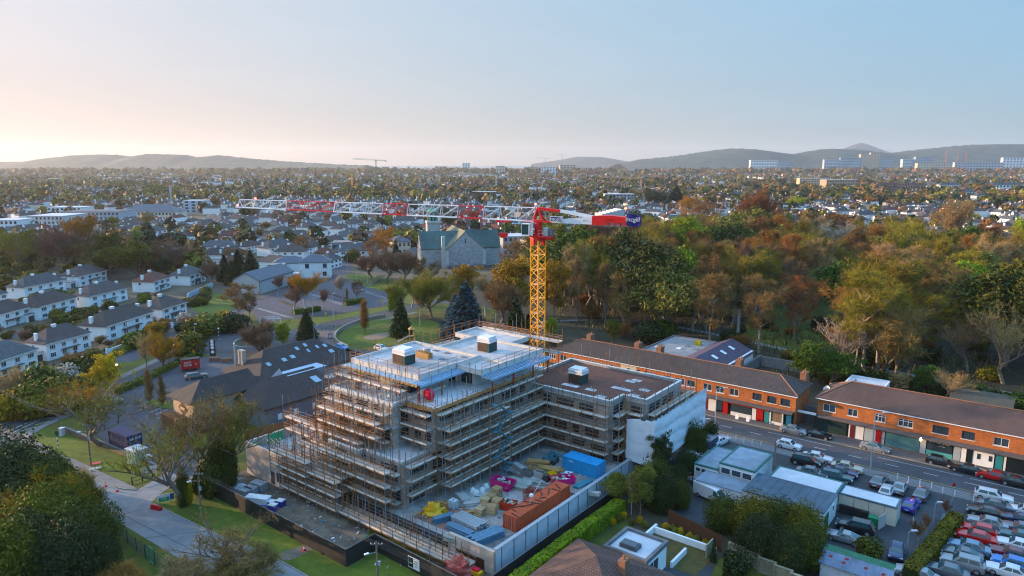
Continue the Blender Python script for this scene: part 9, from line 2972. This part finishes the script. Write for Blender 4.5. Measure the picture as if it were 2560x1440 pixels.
# --- the far suburb that reads as one mass
g=np.random.default_rng(3)
far_cols=[LEAF['dark'],TWIG['brown'],TWIG['purple'],TWIG['russet'],LEAF['olive'],TWIG['olive'],LEAF['ivy']]
def far_trees(name,label,n,d0,d1,ntri,hrange,xl,xr,size):
	d=d0*np.exp(g.random(n)*math.log(d1/d0))
	x=(xl+(xr - xl)*g.random(n))*d
	clump=np.array([mnoise.noise(Vector((a/90,b/90,2)))+.6*mnoise.noise(Vector((a/400,b/400,7))) for a,b in zip(x,d)])
	ok=(clump>-.22)
	if d0<900:
		for i in range(n):
			if ok[i] and d[i]<1000:
				p=Vector((x[i],d[i],0)); u,v=touv(p)
				if not clear_of(p,1.5) or any((p - k[0]).length<k[1] for k in KEEP) or (-175<u<300 and v<345 and p.x>-5) or (x[i]>-130 and x[i]<0 and d[i]<380) or (x[i]<0 and d[i]<300):
					ok[i]=False
	x,d=x[ok],d[ok]; n=len(x)
	h=hrange[0]+(hrange[1] - hrange[0])*g.random(n)**1.5
	w=h*(.36+.3*g.random(n))
	k=np.repeat(np.arange(n),ntri); N=len(k)
	dr=unit(g,N)
	c=np.stack([x[k]+dr[:,0]*w[k]*.8,d[k]+dr[:,1]*w[k]*.8,h[k]*.55+dr[:,2]*h[k]*.42],1)
	nn=dr+unit(g,N)*.6; nn /= np.linalg.norm(nn,axis=1)[:,None]
	a=np.cross(nn,unit(g,N)); a /= np.linalg.norm(a,axis=1)[:,None]; b=np.cross(nn,a)
	s=(size*h[k]*(.6+.8*g.random(N)))[:,None]
	v=np.stack([c - a*s - b*s*.6,c+a*s - b*s*.6,c+b*s],1).reshape(-1,3)
	mi=g.choice(len(far_cols),n,p=[.22,.19,.17,.10,.12,.12,.08])[k]
	o=put(name,tris_mesh(name,v,None,far_cols,mi)); o['kind'] = 'stuff'; o['label']=label
far_trees('suburban_trees', 'mass of bare and evergreen trees among the suburb houses',2600,300,900,60,(5.5,12),-.82,.82,.17)
far_trees('skyline_trees', 'dark tree belts along the foot of the hills',3000,3000,4250,16,(11,27),-.86,.86,.3)
far_trees('distant_trees', 'distant wooded suburb reading as one mass up to the hills',15000,800,6300,30,(6,14),-.86,.86,.21)
def far_houses(name,label,n,d0,d1):
	d=d0*np.exp(g.random(n)*math.log(d1/d0)); x=(-.84+1.68*g.random(n))*d
	V,F,MI=[],[],[]
	mats=[wallw,roof_h,roof_g,roof_r,cream_r]
	for i in range(n):
		p=Vector((x[i],d[i],0)); u,v=touv(p)
		if d[i]<1000 and (not clear_of(p,6) or any((p - k[0]).length<k[1] for k in KEEP) or (-175<u<300 and v<360)):
			continue
		if d[i]>900 and mnoise.noise(Vector((x[i]/260,d[i]/420,4)))<.02:
			continue
		a=rad(78)+(g.random() - .5)*1.2+(math.pi/2 if g.random()<.4 else 0)
		L,D,h,r=9+9*g.random(),7.5,4.2+g.random()*1.2,2.6
		ca,sa=math.cos(a),math.sin(a)
		loc=[(-L/2,0,-1),(L/2,0,-1),(L/2,D,-1),(-L/2,D,-1),(-L/2,0,h),(L/2,0,h),(L/2,D,h),(-L/2,D,h),(-L/2+2,D/2,h+r),(L/2 - 2,D/2,h+r),(-1,D/2 - .5,h+1),(.4,D/2 - .5,h+1),(.4,D/2 - .5,h+r+1.4),(-1,D/2 - .5,h+r+1.4)]
		k0=len(V)
		V+=[(x[i]+q[0]*ca - q[1]*sa,d[i]+q[0]*sa+q[1]*ca,q[2]) for q in loc]
		fs=[(0,1,5,4),(1,2,6,5),(2,3,7,6),(3,0,4,7),(4,5,9,8),(6,7,8,9),(5,6,9),(7,4,8),(10,11,12,13)]
		F+=[tuple(k0+q for q in f) for f in fs]
		rc,wc=int(g.choice((1,1,2,3))),int(g.choice((0,0,0,4)))
		MI+=[wc]*4+[rc]*4+[0]
	me=bpy.data.meshes.new(name); me.from_pydata(V,[],F)
	for m_ in mats: me.materials.append(m_)
	me.polygons.foreach_set('material_index',MI); add_uv(me)
	o=put(name,me); o['kind'] = 'stuff'; o['label']=label
far_houses('suburban_houses', 'white rows of houses scattered through the middle distance suburb',1500,400,1000)
far_houses('distant_houses', 'countless tiny white houses of the distant suburb',8500,950,6000)
# --- air
HAZE=0.00006
if HAZE:
	m=MB(); m.box(-13000,-320,-2,13000,15600,385,M('air_placeholder',(1,1,1)))
	hz=bpy.data.materials.new('haze_air'); hz.use_nodes=True
	n,l=hz.node_tree.nodes,hz.node_tree.links; n.clear()
	pv=n.new('ShaderNodeVolumePrincipled'); pv.inputs['Color'].default_value=(.86,.93,1.0,1); pv.inputs['Density'].default_value=HAZE; pv.inputs['Anisotropy'].default_value=.3
	ou=n.new('ShaderNodeOutputMaterial'); l.new(pv.outputs[0],ou.inputs['Volume'])
	m.mats=[hz]
	h_=put('haze',m.mesh('haze')); h_['kind'] = 'stuff'
